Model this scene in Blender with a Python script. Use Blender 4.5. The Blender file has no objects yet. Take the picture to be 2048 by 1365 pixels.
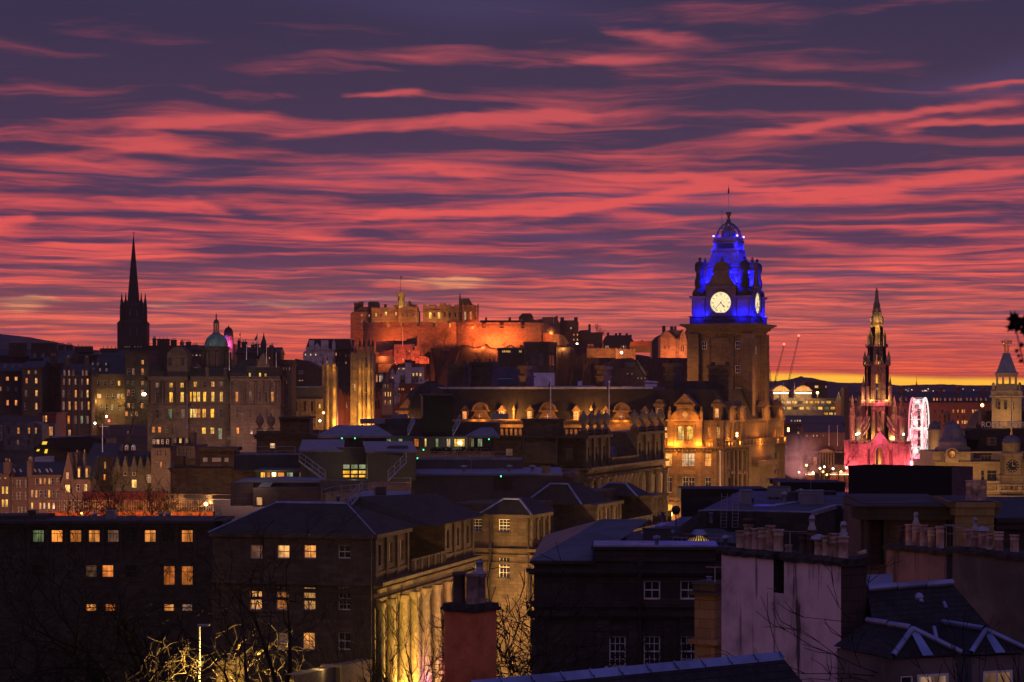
import bpy,bmesh,math,random
from math import radians,sin,cos,pi,sqrt,atan2,hypot
from mathutils import Vector
random.seed(7)
sc=bpy.context.scene
COL=sc.collection
EYE=40.0
FPX=4450.0
HOR=785.0
cam_data=bpy.data.cameras.new('camera')
cam_data.sensor_width=36.0
cam_data.lens=FPX/2048.0*36.0
cam_data.shift_y=(HOR-682.5)/2048.0
cam_data.clip_start=0.5
cam_data.clip_end=60000.0
cam=bpy.data.objects.new('camera',cam_data)
cam.location=(0,0,EYE)
cam.rotation_euler=(radians(90),0,0)
COL.objects.link(cam)
sc.camera=cam
sc.view_settings.view_transform='Standard'
sc.view_settings.look='None'
sc.view_settings.exposure=0.0
sc.view_settings.gamma=1.0
sc.view_settings.use_curve_mapping=False
sc.cycles.max_bounces=5
sc.cycles.diffuse_bounces=2
sc.cycles.glossy_bounces=2
sc.cycles.transparent_max_bounces=12
sc.cycles.volume_bounces=0
sc.cycles.sample_clamp_indirect=3.0
sc.cycles.sample_clamp_direct=0.0
sc.cycles.use_denoising=True
sc.cycles.caustics_reflective=False
sc.cycles.caustics_refractive=False
def lin(r,g,b):
 def f(c):
  c/=255.0
  return c/12.92 if c<=0.04045 else((c+0.055)/1.055)**2.4
 return(f(r),f(g),f(b),1.0)
world=bpy.data.worlds.new('World')
sc.world=world
world.use_nodes=True
world.cycles.sampling_method='MANUAL'
world.cycles.sample_map_resolution=512
class NT:
 """small helper to write node trees as expressions"""
 def __init__(self,nt):
  self.nt=nt
 def node(self,typ,**kw):
  n=self.nt.nodes.new(typ)
  for k,v in kw.items():
   setattr(n,k,v)
  return n
 def put(self,sock,v):
  if hasattr(v,'is_output'):
   self.nt.links.new(v,sock)
  elif v is not None:
   try:
    sock.default_value=v
   except Exception:
    sock.default_value=tuple(v)[:3]
 def m(self,op,a,b=None,c=None,clamp=False):
  n=self.node('ShaderNodeMath',operation=op,use_clamp=clamp)
  for i,v in enumerate((a,b,c)):
   if v is not None:
    self.put(n.inputs[i],v)
  return n.outputs[0]
 def xyz(self,x,y,z):
  n=self.node('ShaderNodeCombineXYZ')
  for i,v in enumerate((x,y,z)):
   self.put(n.inputs[i],v)
  return n.outputs[0]
 def sep(self,v):
  n=self.node('ShaderNodeSeparateXYZ')
  self.put(n.inputs[0],v)
  return n.outputs
 def noise(self,vec,scale,detail=3.0,rough=0.5,dist=0.0,dim='3D'):
  n=self.node('ShaderNodeTexNoise',noise_dimensions=dim)
  if vec is not None:
   self.put(n.inputs['Vector'],vec)
  self.put(n.inputs['Scale'],scale)
  n.inputs['Detail'].default_value=detail
  n.inputs['Roughness'].default_value=rough
  n.inputs['Distortion'].default_value=dist
  return n.outputs['Fac']
 def ramp(self,fac,stops,interp='LINEAR'):
  n=self.node('ShaderNodeValToRGB')
  cr=n.color_ramp
  cr.interpolation=interp
  while len(cr.elements)<len(stops):
   cr.elements.new(0.5)
  for e,(p,col)in zip(cr.elements,stops):
   e.position=p
   e.color=col if len(col)==4 else tuple(col)+(1,)
  self.put(n.inputs['Fac'],fac)
  return n.outputs['Color']
 def mix(self,fac,a,b,blend='MIX'):
  n=self.node('ShaderNodeMix',data_type='RGBA',blend_type=blend)
  self.put(n.inputs[0],fac)
  self.put(n.inputs[6],a)
  self.put(n.inputs[7],b)
  return n.outputs[2]
 def smooth(self,v,lo,hi):
  n=self.node('ShaderNodeMapRange',interpolation_type='SMOOTHSTEP')
  self.put(n.inputs['Value'],v)
  n.inputs['From Min'].default_value=lo
  n.inputs['From Max'].default_value=hi
  return n.outputs['Result']
def build_world():
 nt=world.node_tree
 nt.nodes.clear()
 N=NT(nt)
 tc=N.node('ShaderNodeTexCoord')
 dx,dy,dz=N.sep(tc.outputs['Generated'])
 hl=N.m('SQRT',N.m('ADD',N.m('MULTIPLY',dx,dx),N.m('MULTIPLY',dy,dy)))
 hl=N.m('MAXIMUM',hl,0.001)
 hx=N.m('DIVIDE',dx,N.m('MAXIMUM',dy,0.02))
 hx=N.m('MINIMUM',N.m('MAXIMUM',hx,-6.0),6.0)
 t0=N.m('DIVIDE',dz,hl)
 t=N.m('MAXIMUM',t0,0.0)
 p=N.m('DIVIDE',1.0,N.m('ADD',t,0.036))
 u=N.m('MULTIPLY',hx,p)
 warp=N.noise(N.xyz(N.m('MULTIPLY',u,1.3),N.m('MULTIPLY',p,0.8),3.7),1.0,3,0.55)
 warp=N.m('SUBTRACT',warp,0.5)
 pw=N.m('ADD',p,N.m('MULTIPLY',warp,0.75))
 pl=N.m('ADD',pw,N.m('MULTIPLY',u,-0.05))
 fine=N.noise(N.xyz(N.m('MULTIPLY',u,0.46),pl,0.0),2.9,5.5,0.58,0.3)
 mid=N.noise(N.xyz(N.m('MULTIPLY',u,0.30),N.m('MULTIPLY',pl,0.6),7.1),1.6,2.5,0.5,0.2)
 big=N.noise(N.xyz(N.m('MULTIPLY',u,0.22),N.m('MULTIPLY',pl,0.22),11.3),1.5,1.5,0.5)
 fld=N.m('ADD',N.m('ADD',N.m('MULTIPLY',fine,0.86),N.m('MULTIPLY',mid,0.22)),N.m('MULTIPLY',big,0.22))
 bias=N.ramp(N.m('MULTIPLY',t,5.0),[(0.0,(.50,)*3),(0.12,(.47,)*3),(0.3,(.445,)*3),(0.48,(.425,)*3),(0.62,(.405,)*3),(0.9,(.37,)*3),(1.0,(.35,)*3)])
 bias=N.sep(bias)[0]
 val=N.m('ADD',N.m('SUBTRACT',fld,0.65),N.m('SUBTRACT',bias,0.5))
 wz=N.m('MULTIPLY',N.m('SUBTRACT',N.noise(N.xyz(N.m('MULTIPLY',hx,22.0),N.m('MULTIPLY',t,60.0),1.0),1.0,3,0.6),0.5),0.012)
 tw=N.m('ADD',t,wz)
 hw=N.m('ADD',hx,N.m('MULTIPLY',wz,3.0))
 streaks=[(60,300,380,284,9,.13),(250,268,520,236,10,.22),(480,290,740,262,11,.16),(690,188,850,184,9,.26),(780,252,1240,228,13,.24),(1460,276,2080,212,9,.26),(1760,264,2100,254,8,.24),(1180,60,1400,82,12,.20),(990,136,1310,118,9,.17),(1700,30,2100,-6,13,.20),(1640,398,2100,345,13,.24),(1240,352,1700,402,10,.16),(1080,430,1420,380,9,.2),(380,190,640,200,9,.12),(1900,188,2100,176,6,.2),(800,335,990,350,9,.18),(180,395,520,430,12,.14),(-20,455,60,445,12,.2),(560,440,1100,420,9,.18),(40,330,420,290,9,.12)]
 tot=None
 for(x0,y0,x1,y1,th,s)in streaks:
  ax,ay,bx,by=(x0-1024)/FPX,(HOR-y0)/FPX,(x1-1024)/FPX,(HOR-y1)/FPX
  L=hypot(bx-ax,by-ay)
  ex,ey=(bx-ax)/L,(by-ay)/L
  cx,cy=(ax+bx)/2,(ay+by)/2
  qx,qy=N.m('SUBTRACT',hw,cx),N.m('SUBTRACT',tw,cy)
  al=N.m('DIVIDE',N.m('ADD',N.m('MULTIPLY',qx,ex),N.m('MULTIPLY',qy,ey)),L*0.5)
  ac=N.m('DIVIDE',N.m('SUBTRACT',N.m('MULTIPLY',qy,ex),N.m('MULTIPLY',qx,ey)),th/FPX)
  g=N.m('EXPONENT',N.m('MULTIPLY',N.m('ADD',N.m('MULTIPLY',ac,ac),N.m('POWER',N.m('ABSOLUTE',al),4.0)),-1.0))
  tot=N.m('MULTIPLY_ADD',g,s,tot if tot is not None else 0.0)
 front=N.m('GREATER_THAN',dy,0.0)
 val=N.m('ADD',val,N.m('MULTIPLY',tot,front))
 lit=N.smooth(val,-0.15,0.15)
 ts=N.m('MULTIPLY',t,5.0)
 dark_c=N.ramp(ts,[(0.0,lin(200,74,64)),(.06,lin(194,80,74)),(.13,lin(160,76,82)),(.21,lin(112,64,86)),(.32,lin(76,42,84)),(.5,lin(58,35,76)),(.7,lin(50,33,70)),(.85,lin(41,30,68)),(1.0,lin(44,36,80))])
 lit_c=N.ramp(ts,[(0.0,(1.2,.20,.035)),(.05,(1.15,.15,.045)),(.09,(1.06,.13,.06)),(.16,(1.0,.165,.105)),(.24,lin(246,96,86)),(.38,lin(226,78,82)),(.55,lin(204,74,80)),(.75,lin(178,70,82)),(.95,lin(150,66,84)),(1.0,lin(120,66,96))])
 colr=N.mix(lit,dark_c,lit_c)
 vio=N.noise(N.xyz(N.m('MULTIPLY',u,0.5),N.m('MULTIPLY',p,0.4),21.0),1.4,2,0.5)
 colr=N.mix(N.m('MULTIPLY',N.smooth(vio,.5,.75),N.m('MULTIPLY',N.m('SUBTRACT',1.0,lit),.35)),colr,lin(88,72,124))
 for(x,y,sx,sy,s)in[(905,568,80,9,1.0),(840,562,110,4,.7),(560,609,90,6,.9),(640,600,90,4,.7),(28,618,55,12,1.0),(40,608,120,4,.7),(790,596,60,5,.55),(320,612,40,5,.5)]:
  qx=N.m('DIVIDE',N.m('SUBTRACT',hw,(x-1024)/FPX),sx/FPX)
  qy=N.m('DIVIDE',N.m('SUBTRACT',N.m('MULTIPLY_ADD',wz,.9,t),(HOR-y)/FPX),sy/FPX)
  g=N.m('EXPONENT',N.m('MULTIPLY',N.m('ADD',N.m('MULTIPLY',qx,qx),N.m('MULTIPLY',qy,qy)),-1.0))
  colr=N.mix(N.m('MULTIPLY',N.m('MULTIPLY',N.smooth(g,.05,1.0),N.m('MULTIPLY_ADD',lit,.75,.25)),N.m('MULTIPLY',front,s*.95)),colr,lin(255,172,116))
 tb=N.m('MULTIPLY_ADD',hx,-0.026,0.0118)
 tb=N.m('MULTIPLY_ADD',N.m('SUBTRACT',N.noise(N.xyz(N.m('MULTIPLY',hx,9.0),0.0,5.0),1.0,3,.5),.5),.0035,tb)
 d=N.m('SUBTRACT',tb,t)
 gold=N.ramp(N.m('MULTIPLY',t,60.0),[(0.0,(1.3,.55,.03)),(.35,(1.35,.66,.04)),(.8,(1.25,.45,.06)),(1.,(1.1,.3,.07))])
 band=N.smooth(d,-0.0012,0.0018)
 rim=N.m('MULTIPLY',N.smooth(d,-0.0036,-0.0010),.4)
 colr=N.mix(N.m('MULTIPLY',rim,front),colr,lin(150,52,56))
 colr=N.mix(N.m('MULTIPLY',band,front),colr,gold)
 hi=N.smooth(t,0.17,0.75)
 zen=N.ramp(N.m('MULTIPLY',dz,1.0),[(0.0,lin(96,64,100)),(.35,lin(78,68,120)),(1.0,lin(74,80,150))])
 colr=N.mix(hi,colr,zen)
 east=N.smooth(N.m('DIVIDE',dy,hl),0.55,-0.35)
 ecol=N.ramp(t,[(0.0,lin(122,90,112)),(.25,lin(138,102,122)),(1.0,lin(86,84,142))])
 colr=N.mix(N.m('MULTIPLY',east,N.m('SUBTRACT',1.0,N.smooth(dz,.6,.98))),colr,ecol)
 colr=N.mix(N.smooth(t0,-0.002,-0.05),colr,lin(20,17,22))
 bg=N.node('ShaderNodeBackground')
 N.put(bg.inputs['Color'],colr)
 bg.inputs['Strength'].default_value=1.0
 sky=N.node('ShaderNodeTexSky',sky_type='NISHITA',sun_disc=False)
 sky.sun_elevation=radians(-2.5)
 sky.sun_rotation=radians(8)
 bg2=N.node('ShaderNodeBackground')
 N.put(bg2 .inputs['Color'],sky.outputs[0])
 bg2 .inputs['Strength'].default_value=0.05
 add=N.node('ShaderNodeAddShader')
 nt.links.new(bg.outputs[0],add.inputs[0])
 nt.links.new(bg2 .outputs[0],add.inputs[1])
 out=N.node('ShaderNodeOutputWorld')
 nt.links.new(add.outputs[0],out.inputs['Surface'])
build_world()
MATS={}
def new_mat(name):
 m=bpy.data.materials.new(name)
 m.use_nodes=True
 nt=m.node_tree
 nt.nodes.clear()
 N=NT(nt)
 out=N.node('ShaderNodeOutputMaterial')
 MATS[name]=m
 return m,N,out
def principled(N,out,color,rough=0.8,metal=0.0,spec=0.4,normal=None):
 b=N.node('ShaderNodeBsdfPrincipled')
 N.put(b.inputs['Base Color'],color)
 N.put(b.inputs['Roughness'],rough)
 N.put(b.inputs['Metallic'],metal)
 b.inputs['Specular IOR Level'].default_value=spec
 if normal is not None:
  N.put(b.inputs['Normal'],normal)
 N.nt.links.new(b.outputs[0],out.inputs['Surface'])
 return b
def bump(N,h,strength=0.3,dist=0.02):
 n=N.node('ShaderNodeBump')
 n.inputs['Strength'].default_value=strength
 n.inputs['Distance'].default_value=dist
 N.put(n.inputs['Height'],h)
 return n.outputs[0]
def mat_stone(name,c1,c2,soot=0.55,bw=0.9,bh=0.36,rough=0.9,bumpy=0.5,joint=0.36,stain=0.22):
 """coursed masonry: blocks of two tones, joints, broad weathering, rain streaks"""
 m,N,out=new_mat(name)
 uv=N.node('ShaderNodeUVMap').outputs[0]
 geo=N.node('ShaderNodeNewGeometry')
 br=N.node('ShaderNodeTexBrick')
 N.put(br.inputs['Vector'],uv)
 N.put(br.inputs['Color1'],c1)
 N.put(br.inputs['Color2'],c2)
 N.put(br.inputs['Mortar'],tuple(c*joint for c in c1[:3])+(1,))
 br.inputs['Scale'].default_value=1.0
 br.inputs['Brick Width'].default_value=bw
 br.inputs['Row Height'].default_value=bh
 br.inputs['Mortar Size'].default_value=0.012
 br.inputs['Mortar Smooth'].default_value=0.4
 ux,uy,_=N.sep(uv)
 n1=N.noise(geo.outputs['Position'],stain,5,0.6)
 st=N.noise(N.xyz(N.m('MULTIPLY',ux,1.6),N.m('MULTIPLY',uy,0.12),0.0),1.0,4,0.6)
 n2=N.noise(geo.outputs['Position'],2.6,4,0.6)
 dirt=N.m('MULTIPLY_ADD',N.smooth(n1,.38,.68),.6,N.m('MULTIPLY',N.smooth(st,.45,.75),.5))
 dirt=N.m('MULTIPLY',N.m('ADD',dirt,N.m('MULTIPLY',n2,.25)),soot,clamp=True)
 col=N.mix(dirt,br.outputs['Color'],(0.022,0.019,0.017,1))
 h=N.m('ADD',N.m('MULTIPLY',br.outputs['Fac'],-0.6),N.m('MULTIPLY',n2,.5))
 principled(N,out,col,rough,0,.25,bump(N,h,bumpy,0.04))
 return m
def mat_plain(name,c,rough=0.7,metal=0.0,spec=0.4,var=0.25,scale=0.7,bumpy=0.0,dark=None):
 m,N,out=new_mat(name)
 geo=N.node('ShaderNodeNewGeometry')
 n=N.noise(geo.outputs['Position'],scale,5,0.6)
 c2=dark or tuple(x*(1-var*1.6)for x in c[:3])+(1,)
 col=N.mix(N.smooth(n,.35,.7),c,c2)
 r=N.m('MULTIPLY_ADD',n,.25,rough-.12,clamp=True)
 nrm=bump(N,N.noise(geo.outputs['Position'],scale*9,4,.6),bumpy,.03)if bumpy else None
 principled(N,out,col,r,metal,spec,nrm)
 return m
def mat_rows(name,c1,c2,bw,bh,rough=0.6,bumpy=0.5,spec=0.4,mortar=0.35,moss=None,msize=0.012):
 """slates or ribbed sheet: thin overlapping rows"""
 m,N,out=new_mat(name)
 uv=N.node('ShaderNodeUVMap').outputs[0]
 geo=N.node('ShaderNodeNewGeometry')
 br=N.node('ShaderNodeTexBrick')
 N.put(br.inputs['Vector'],uv)
 N.put(br.inputs['Color1'],c1)
 N.put(br.inputs['Color2'],c2)
 N.put(br.inputs['Mortar'],tuple(c*mortar for c in c1[:3])+(1,))
 br.inputs['Scale'].default_value=1.0
 br.inputs['Brick Width'].default_value=bw
 br.inputs['Row Height'].default_value=bh
 br.inputs['Mortar Size'].default_value=msize
 br.inputs['Mortar Smooth'].default_value=0.3
 br.inputs['Bias'].default_value=0.0
 n1=N.noise(geo.outputs['Position'],0.9,5,0.65)
 col=N.mix(N.smooth(n1,.4,.75),br.outputs['Color'],moss or tuple(c*.6 for c in c2[:3])+(1,))
 h=N.m('ADD',N.m('MULTIPLY',br.outputs['Fac'],-1.0),N.m('MULTIPLY',n1,.4))
 r=N.m('MULTIPLY_ADD',n1,.3,rough-.15,clamp=True)
 principled(N,out,col,r,0,spec,bump(N,h,bumpy,0.02))
 return m
def mat_glow(name,stops,lo,hi,seed=0.0):
 """a lit room behind glass: varies from window to window, with curtains and furniture as soft shapes"""
 m,N,out=new_mat(name)
 oi=N.node('ShaderNodeObjectInfo')
 tc=N.node('ShaderNodeTexCoord')
 rnd=oi.outputs['Random']
 x,y,z=N.sep(tc.outputs['Object'])
 off=N.m('MULTIPLY',rnd,37.0)
 vert=N.noise(N.xyz(N.m('MULTIPLY_ADD',x,2.6,off),N.m('MULTIPLY',z,.35),off),1.0,2,.5)
 blob=N.noise(N.xyz(N.m('MULTIPLY_ADD',x,1.2,off),3.3,N.m('MULTIPLY',z,1.1)),1.0,2,.6)
 gz=N.sep(tc.outputs['Generated'])[2]
 pat=N.m('MULTIPLY',N.smooth(vert,.25,.6),N.m('MULTIPLY_ADD',N.smooth(blob,.3,.62),.75,.3))
 pat=N.m('ADD',N.m('MULTIPLY',pat,N.m('MULTIPLY_ADD',gz,.5,.6)),.18)
 col=N.ramp(N.m('FRACT',N.m('MULTIPLY',rnd,7.31)),stops)
 st=N.m('MULTIPLY_ADD',N.m('FRACT',N.m('MULTIPLY',rnd,13.7)),hi-lo,lo)
 em=N.node('ShaderNodeEmission')
 N.put(em.inputs['Color'],col)
 N.put(em.inputs['Strength'],N.m('MULTIPLY',st,pat))
 gl=N.node('ShaderNodeBsdfGlossy')
 gl.inputs['Roughness'].default_value=.08
 gl.inputs['Color'].default_value=(.08,.08,.08,1)
 ad=N.node('ShaderNodeAddShader')
 N.nt.links.new(em.outputs[0],ad.inputs[0])
 N.nt.links.new(gl.outputs[0],ad.inputs[1])
 N.nt.links.new(ad.outputs[0],out.inputs['Surface'])
 m.cycles.emission_sampling='NONE'
 return m
def mat_lamp(name,c,strength,sample=False):
 m,N,out=new_mat(name)
 em=N.node('ShaderNodeEmission')
 em.inputs['Color'].default_value=c
 em.inputs['Strength'].default_value=strength
 N.nt.links.new(em.outputs[0],out.inputs['Surface'])
 if not sample:
  m.cycles.emission_sampling='NONE'
 return m
def build_materials():
 mat_stone('sandstone',(.22,.155,.095,1),(.165,.115,.068,1),soot=.5)
 mat_stone('sandstone_pale',(.28,.22,.15,1),(.22,.17,.115,1),soot=.4)
 mat_stone('sooty_stone',(.075,.06,.048,1),(.055,.045,.037,1),soot=.75)
 mat_stone('black_stone',(.066,.058,.052,1),(.036,.032,.030,1),soot=.6)
 mat_stone('pink_stone',(.135,.082,.076,1),(.10,.062,.058,1),soot=.45)
 mat_stone('old_town_stone',(.115,.086,.063,1),(.062,.046,.036,1),soot=.7)
 mat_stone('castle_stone',(.25,.165,.115,1),(.15,.095,.065,1),soot=.55,bw=1.6,bh=.7,stain=.08,bumpy=.9)
 mat_stone('red_sandstone',(.26,.085,.055,1),(.20,.065,.045,1),soot=.4)
 mat_stone('gothic_stone',(.30,.24,.17,1),(.20,.155,.11,1),soot=.62,stain=.3)
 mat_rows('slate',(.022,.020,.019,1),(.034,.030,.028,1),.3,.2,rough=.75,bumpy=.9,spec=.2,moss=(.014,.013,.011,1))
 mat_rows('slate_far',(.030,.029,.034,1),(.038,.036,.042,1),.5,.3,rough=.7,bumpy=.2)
 mat_rows('ribbed_zinc',(.12,.13,.17,1),(.11,.12,.155,1),.42,60.,rough=.42,bumpy=.5,spec=.6,mortar=.6,msize=.02)
 mat_rows('grey_cladding',(.045,.046,.05,1),(.052,.053,.057,1),.4,60.,rough=.6,bumpy=.4,mortar=.55,msize=.014)
 mat_plain('lead',(.26,.31,.50,1),.42,.5,.5,.3,.8)
 mat_plain('felt_roof',(.035,.034,.036,1),.75,0,.3,.3,.35)
 mat_plain('grey_membrane',(.055,.058,.07,1),.7,0,.3,.25,.3)
 mat_plain('pale_membrane',(.15,.165,.25,1),.6,0,.4,.2,.25)
 mat_plain('white_paint',(.72,.71,.70,1),.5,0,.4,.12,1.5)
 mat_plain('harling_white',(.55,.53,.52,1),.9,0,.2,.25,.5)
 mat_plain('harling_grey',(.16,.145,.145,1),.9,0,.2,.3,.6)
 mat_plain('dark_metal',(.035,.035,.038,1),.5,.4,.4,.2,1.0)
 mat_plain('galvanised',(.32,.335,.37,1),.5,.4,.5,.2,2.0)
 mat_plain('verdigris',(.12,.30,.24,1),.6,.1,.4,.35,.5)
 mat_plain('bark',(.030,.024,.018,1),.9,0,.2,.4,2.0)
 mat_plain('bark_shaded',(.012,.010,.008,1),.95,0,.1,.3,2.0)  # shade of the unlit slope put into the bark colour
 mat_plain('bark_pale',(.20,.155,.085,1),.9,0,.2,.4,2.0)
 mat_plain('evergreen',(.018,.024,.014,1),.8,0,.2,.4,.8)
 mat_plain('rock',(.012,.011,.010,1),.95,0,.1,.5,.05,.8)
 mat_plain('ground_earth',(.022,.020,.017,1),.95,0,.2,.4,.05)
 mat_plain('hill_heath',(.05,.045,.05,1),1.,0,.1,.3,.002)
 mat_plain('asphalt',(.05,.048,.046,1),.85,0,.3,.3,.5)
 mat_plain('buff_pot',(.50,.38,.28,1),.8,0,.3,.35,3.0,.3,(.16,.11,.08,1))
 mat_plain('pink_pot',(.48,.33,.28,1),.8,0,.3,.3,3.0,.3,(.2,.13,.11,1))
 mat_plain('dark_pot',(.10,.075,.06,1),.85,0,.3,.4,3.0,.3)
 mat_plain('black_screen',(.009,.009,.010,1),.7,0,.25,.2,.4)
 mat_plain('plant_unit',(.17,.18,.24,1),.5,.1,.4,.12,.6)
 mat_plain('copper_grey',(.10,.10,.13,1),.5,.2,.4,.3,.6)
 mat_plain('gold',(.75,.48,.14,1),.35,.9,.5,.2,3.)
 mat_plain('mossy_cope',(.060,.056,.046,1),.95,0,.2,.5,4.0,.9,(.025,.023,.022,1))
 mat_plain('cope_stone',(.11,.095,.075,1),.9,0,.2,.5,1.5,.5)
 mat_glow('glow_warm',[(0,(1.,.26,.03)),(.5,(1.,.36,.07)),(1,(1.,.46,.13))],.6,1.4)
 mat_glow('glow_yellow',[(0,(1.,.42,.03)),(.5,(1.,.52,.07)),(1,(1.,.60,.16))],.9,1.7)
 mat_glow('glow_pale',[(0,(1.,.50,.20)),(1,(1.,.68,.40))],.6,1.3)
 mat_glow('glow_orange',[(0,(1.,.24,.04)),(1,(1.,.38,.08))],.45,1.0)
 mat_glow('glow_dim',[(0,(.8,.34,.16)),(1,(.9,.52,.34))],.10,.30)
 mat_glow('glow_green',[(0,(.45,.62,.25)),(1,(.7,.8,.45))],.25,.6)
 m,N,out=new_mat('dark_glass')
 principled(N,out,(.012,.013,.016,1),.12,0,.7)
 m,N,out=new_mat('sky_glass')
 principled(N,out,(.03,.04,.06,1),.06,.3,1.0)
 mat_lamp('lamp_orange',(1.,.42,.10,1),14.)
 mat_lamp('lamp_white',(1.,.86,.66,1),10.)
 mat_lamp('lamp_red',(1.,.07,.05,1),8.)
 mat_lamp('lamp_green',(.05,1.,.42,1),3.5)
 mat_lamp('town_light',(1.,.72,.5,1),1.6)
build_materials()
GLASS={'d':'dark_glass','s':'sky_glass','w':'glow_warm','y':'glow_yellow','p':'glow_pale','o':'glow_orange','m':'glow_dim','g':'glow_green'}
def P(px,py,Y):
 """the point at distance Y that the photograph shows at (px, py)"""
 return Vector(((px-1024.0)/FPX*Y,Y,EYE+(HOR-py)/FPX*Y))
def XZ(px,py,Y):
 v=P(px,py,Y)
 return v.x,v.z
def thing(name,label,cat,loc,group=None):
 o=bpy.data.objects.new(name,None)
 o.empty_display_size=0.5
 COL.objects.link(o)
 o.location=loc
 o['label']=label
 o['category']=cat
 if group:
  o['group']=group
 return o
def tag(o,label,cat,group=None):
 o['label']=label
 o['category']=cat
 if group:
  o['group']=group
 return o
def wloc(o):
 v=Vector(o.location)
 while o.parent is not None:
  o=o.parent
  v+=Vector(o.location)
 return v
def dup(root,loc,label=None,rotz=0.0,scale=None):
 r=root.copy()
 COL.objects.link(r)
 r.location=loc
 r.rotation_euler=(0,0,rotz)
 if scale:
  r.scale=scale
 if label:
  r['label']=label
 for ch in list(root.children):
  c=ch.copy()
  COL.objects.link(c)
  c.parent=r
  for g in ch.children:
   d=g.copy()
   COL.objects.link(d)
   d.parent=c
 return r
class MB:
 """collects shapes in world coordinates and links them as ONE mesh object"""
 def __init__(self):
  self.v,self.f,self.mi,self.sm=[],[],[],[]
  self.cur=0
  self.smooth=False
 def poly(self,pts,mi=None):
  n=len(self.v)
  self.v.extend([tuple(p)for p in pts])
  self.f.append(tuple(range(n,n+len(pts))))
  self.mi.append(self.cur if mi is None else mi)
  self.sm.append(self.smooth)
 def mesh(self,verts,faces,smooth=None):
  n=len(self.v)
  self.v.extend([tuple(p)for p in verts])
  for f in faces:
   self.f.append(tuple(i+n for i in f))
   self.mi.append(self.cur)
   self.sm.append(self.smooth if smooth is None else smooth)
 def prism(self,pts,z0,z1,top=True,bot=False,pts1=None):
  """pts: footprint, counter-clockwise seen from above"""
  k=len(pts)
  q=pts1 or pts
  vs=[(p[0],p[1],z0)for p in pts]+[(p[0],p[1],z1)for p in q]
  fs=[(i,(i+1)%k,k+(i+1)%k,k+i)for i in range(k)]
  if top:
   fs.append(tuple(range(k,2*k)))
  if bot:
   fs.append(tuple(reversed(range(k))))
  self.mesh(vs,fs,False)
 def box(self,x0,x1,y0,y1,z0,z1,bot=True):
  if x1<x0:x0,x1=x1,x0
  if y1<y0:y0,y1=y1,y0
  self.prism([(x0,y0),(x1,y0),(x1,y1),(x0,y1)],z0,z1,True,bot)
 def obox(self,c,d,w,dep,z0,z1,taper=1.0):
  """box centred on c (x, y), its width w along the unit vector d"""
  n=(-d[1],d[0])
  def ring(s):
   return[(c[0]+a*d[0]*w/2*s+b*n[0]*dep/2*s,c[1]+a*d[1]*w/2*s+b*n[1]*dep/2*s)for a,b in((-1,-1),(1,-1),(1,1),(-1,1))]
  self.prism(ring(1.0),z0,z1,True,True,ring(taper))
 def lathe(self,c,prof,seg=12,rot=0.0,smooth=True,cap=True):
  """prof: list of (radius, z)"""
  vs,fs=[],[]
  for r,z in prof:
   for i in range(seg):
    a=rot+2*pi*i/seg
    vs.append((c[0]+r*cos(a),c[1]+r*sin(a),z))
  for j in range(len(prof)-1):
   for i in range(seg):
    a,b=j*seg+i,j*seg+(i+1)%seg
    fs.append((a,b,b+seg,a+seg))
  self.mesh(vs,fs,smooth)
  if cap:
   n=len(prof)
   if prof[-1][0]>1e-3:
    self.poly([vs[(n-1)*seg+i]for i in range(seg)])
 def tube(self,p0,p1,r0,r1=None,seg=5,cap=False):
  p0,p1=Vector(p0),Vector(p1)
  r1=r0 if r1 is None else r1
  a=(p1-p0)
  if a.length<1e-6:
   return
  a.normalize()
  b=a.orthogonal().normalized()
  c=a.cross(b)
  vs=[]
  for p,r in((p0,r0),(p1,r1)):
   for i in range(seg):
    t=2*pi*i/seg
    vs.append(p+b*(r*cos(t))+c*(r*sin(t)))
  fs=[(i,(i+1)%seg,seg+(i+1)%seg,seg+i)for i in range(seg)]
  if cap:
   fs+=[tuple(range(seg,2*seg)),tuple(reversed(range(seg)))]
  self.mesh(vs,fs,seg>4)
 def sphere(self,c,r,seg=10,rings=6,sz=1.0):
  self.lathe((c[0],c[1]),[(max(r*sin(pi*j/rings),1e-4),c[2]-r*sz*cos(pi*j/rings))for j in range(rings+1)],seg,0,True,False)
 def build(self,name,mats,parent=None,loc=None):
  mats=[mats]if isinstance(mats,str)else mats
  base=wloc(parent)if parent is not None else Vector(loc or(0,0,0))
  me=bpy.data.meshes.new(name)
  me.from_pydata([(x-base.x,y-base.y,z-base.z)for x,y,z in self.v],[],self.f)
  for mn in mats:
   me.materials.append(MATS[mn])
  me.polygons.foreach_set('material_index',self.mi)
  me.polygons.foreach_set('use_smooth',self.sm)
  uv=me.uv_layers.new(name='UVMap').data
  vs=self.v
  k=0
  for f in self.f:
   a,b,c=vs[f[0]],vs[f[1]],vs[f[2]]
   e1=(b[0]-a[0],b[1]-a[1],b[2]-a[2])
   e2=(c[0]-a[0],c[1]-a[1],c[2]-a[2])
   nx,ny,nz=e1[1]*e2[2]-e1[2]*e2[1],e1[2]*e2[0]-e1[0]*e2[2],e1[0]*e2[1]-e1[1]*e2[0]
   L=sqrt(nx*nx+ny*ny+nz*nz)or 1.0
   nx,ny,nz=nx/L,ny/L,nz/L
   h=hypot(nx,ny)
   if h>0.25:
    tx,ty=-ny/h,nx/h
    bx,by,bz=-nz*nx/h,-nz*ny/h,h
   else:
    tx,ty,bx,by,bz=1.0,0.0,0.0,1.0,0.0
   for i in f:
    x,y,z=vs[i]
    uv[k].uv=(x*tx+y*ty,x*bx+y*by+z*bz)
    k+=1
  me.update()
  o=bpy.data.objects.new(name,me)
  COL.objects.link(o)
  if parent is not None:
   o.parent=parent
  else:
   o.location=base
  return o
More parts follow.
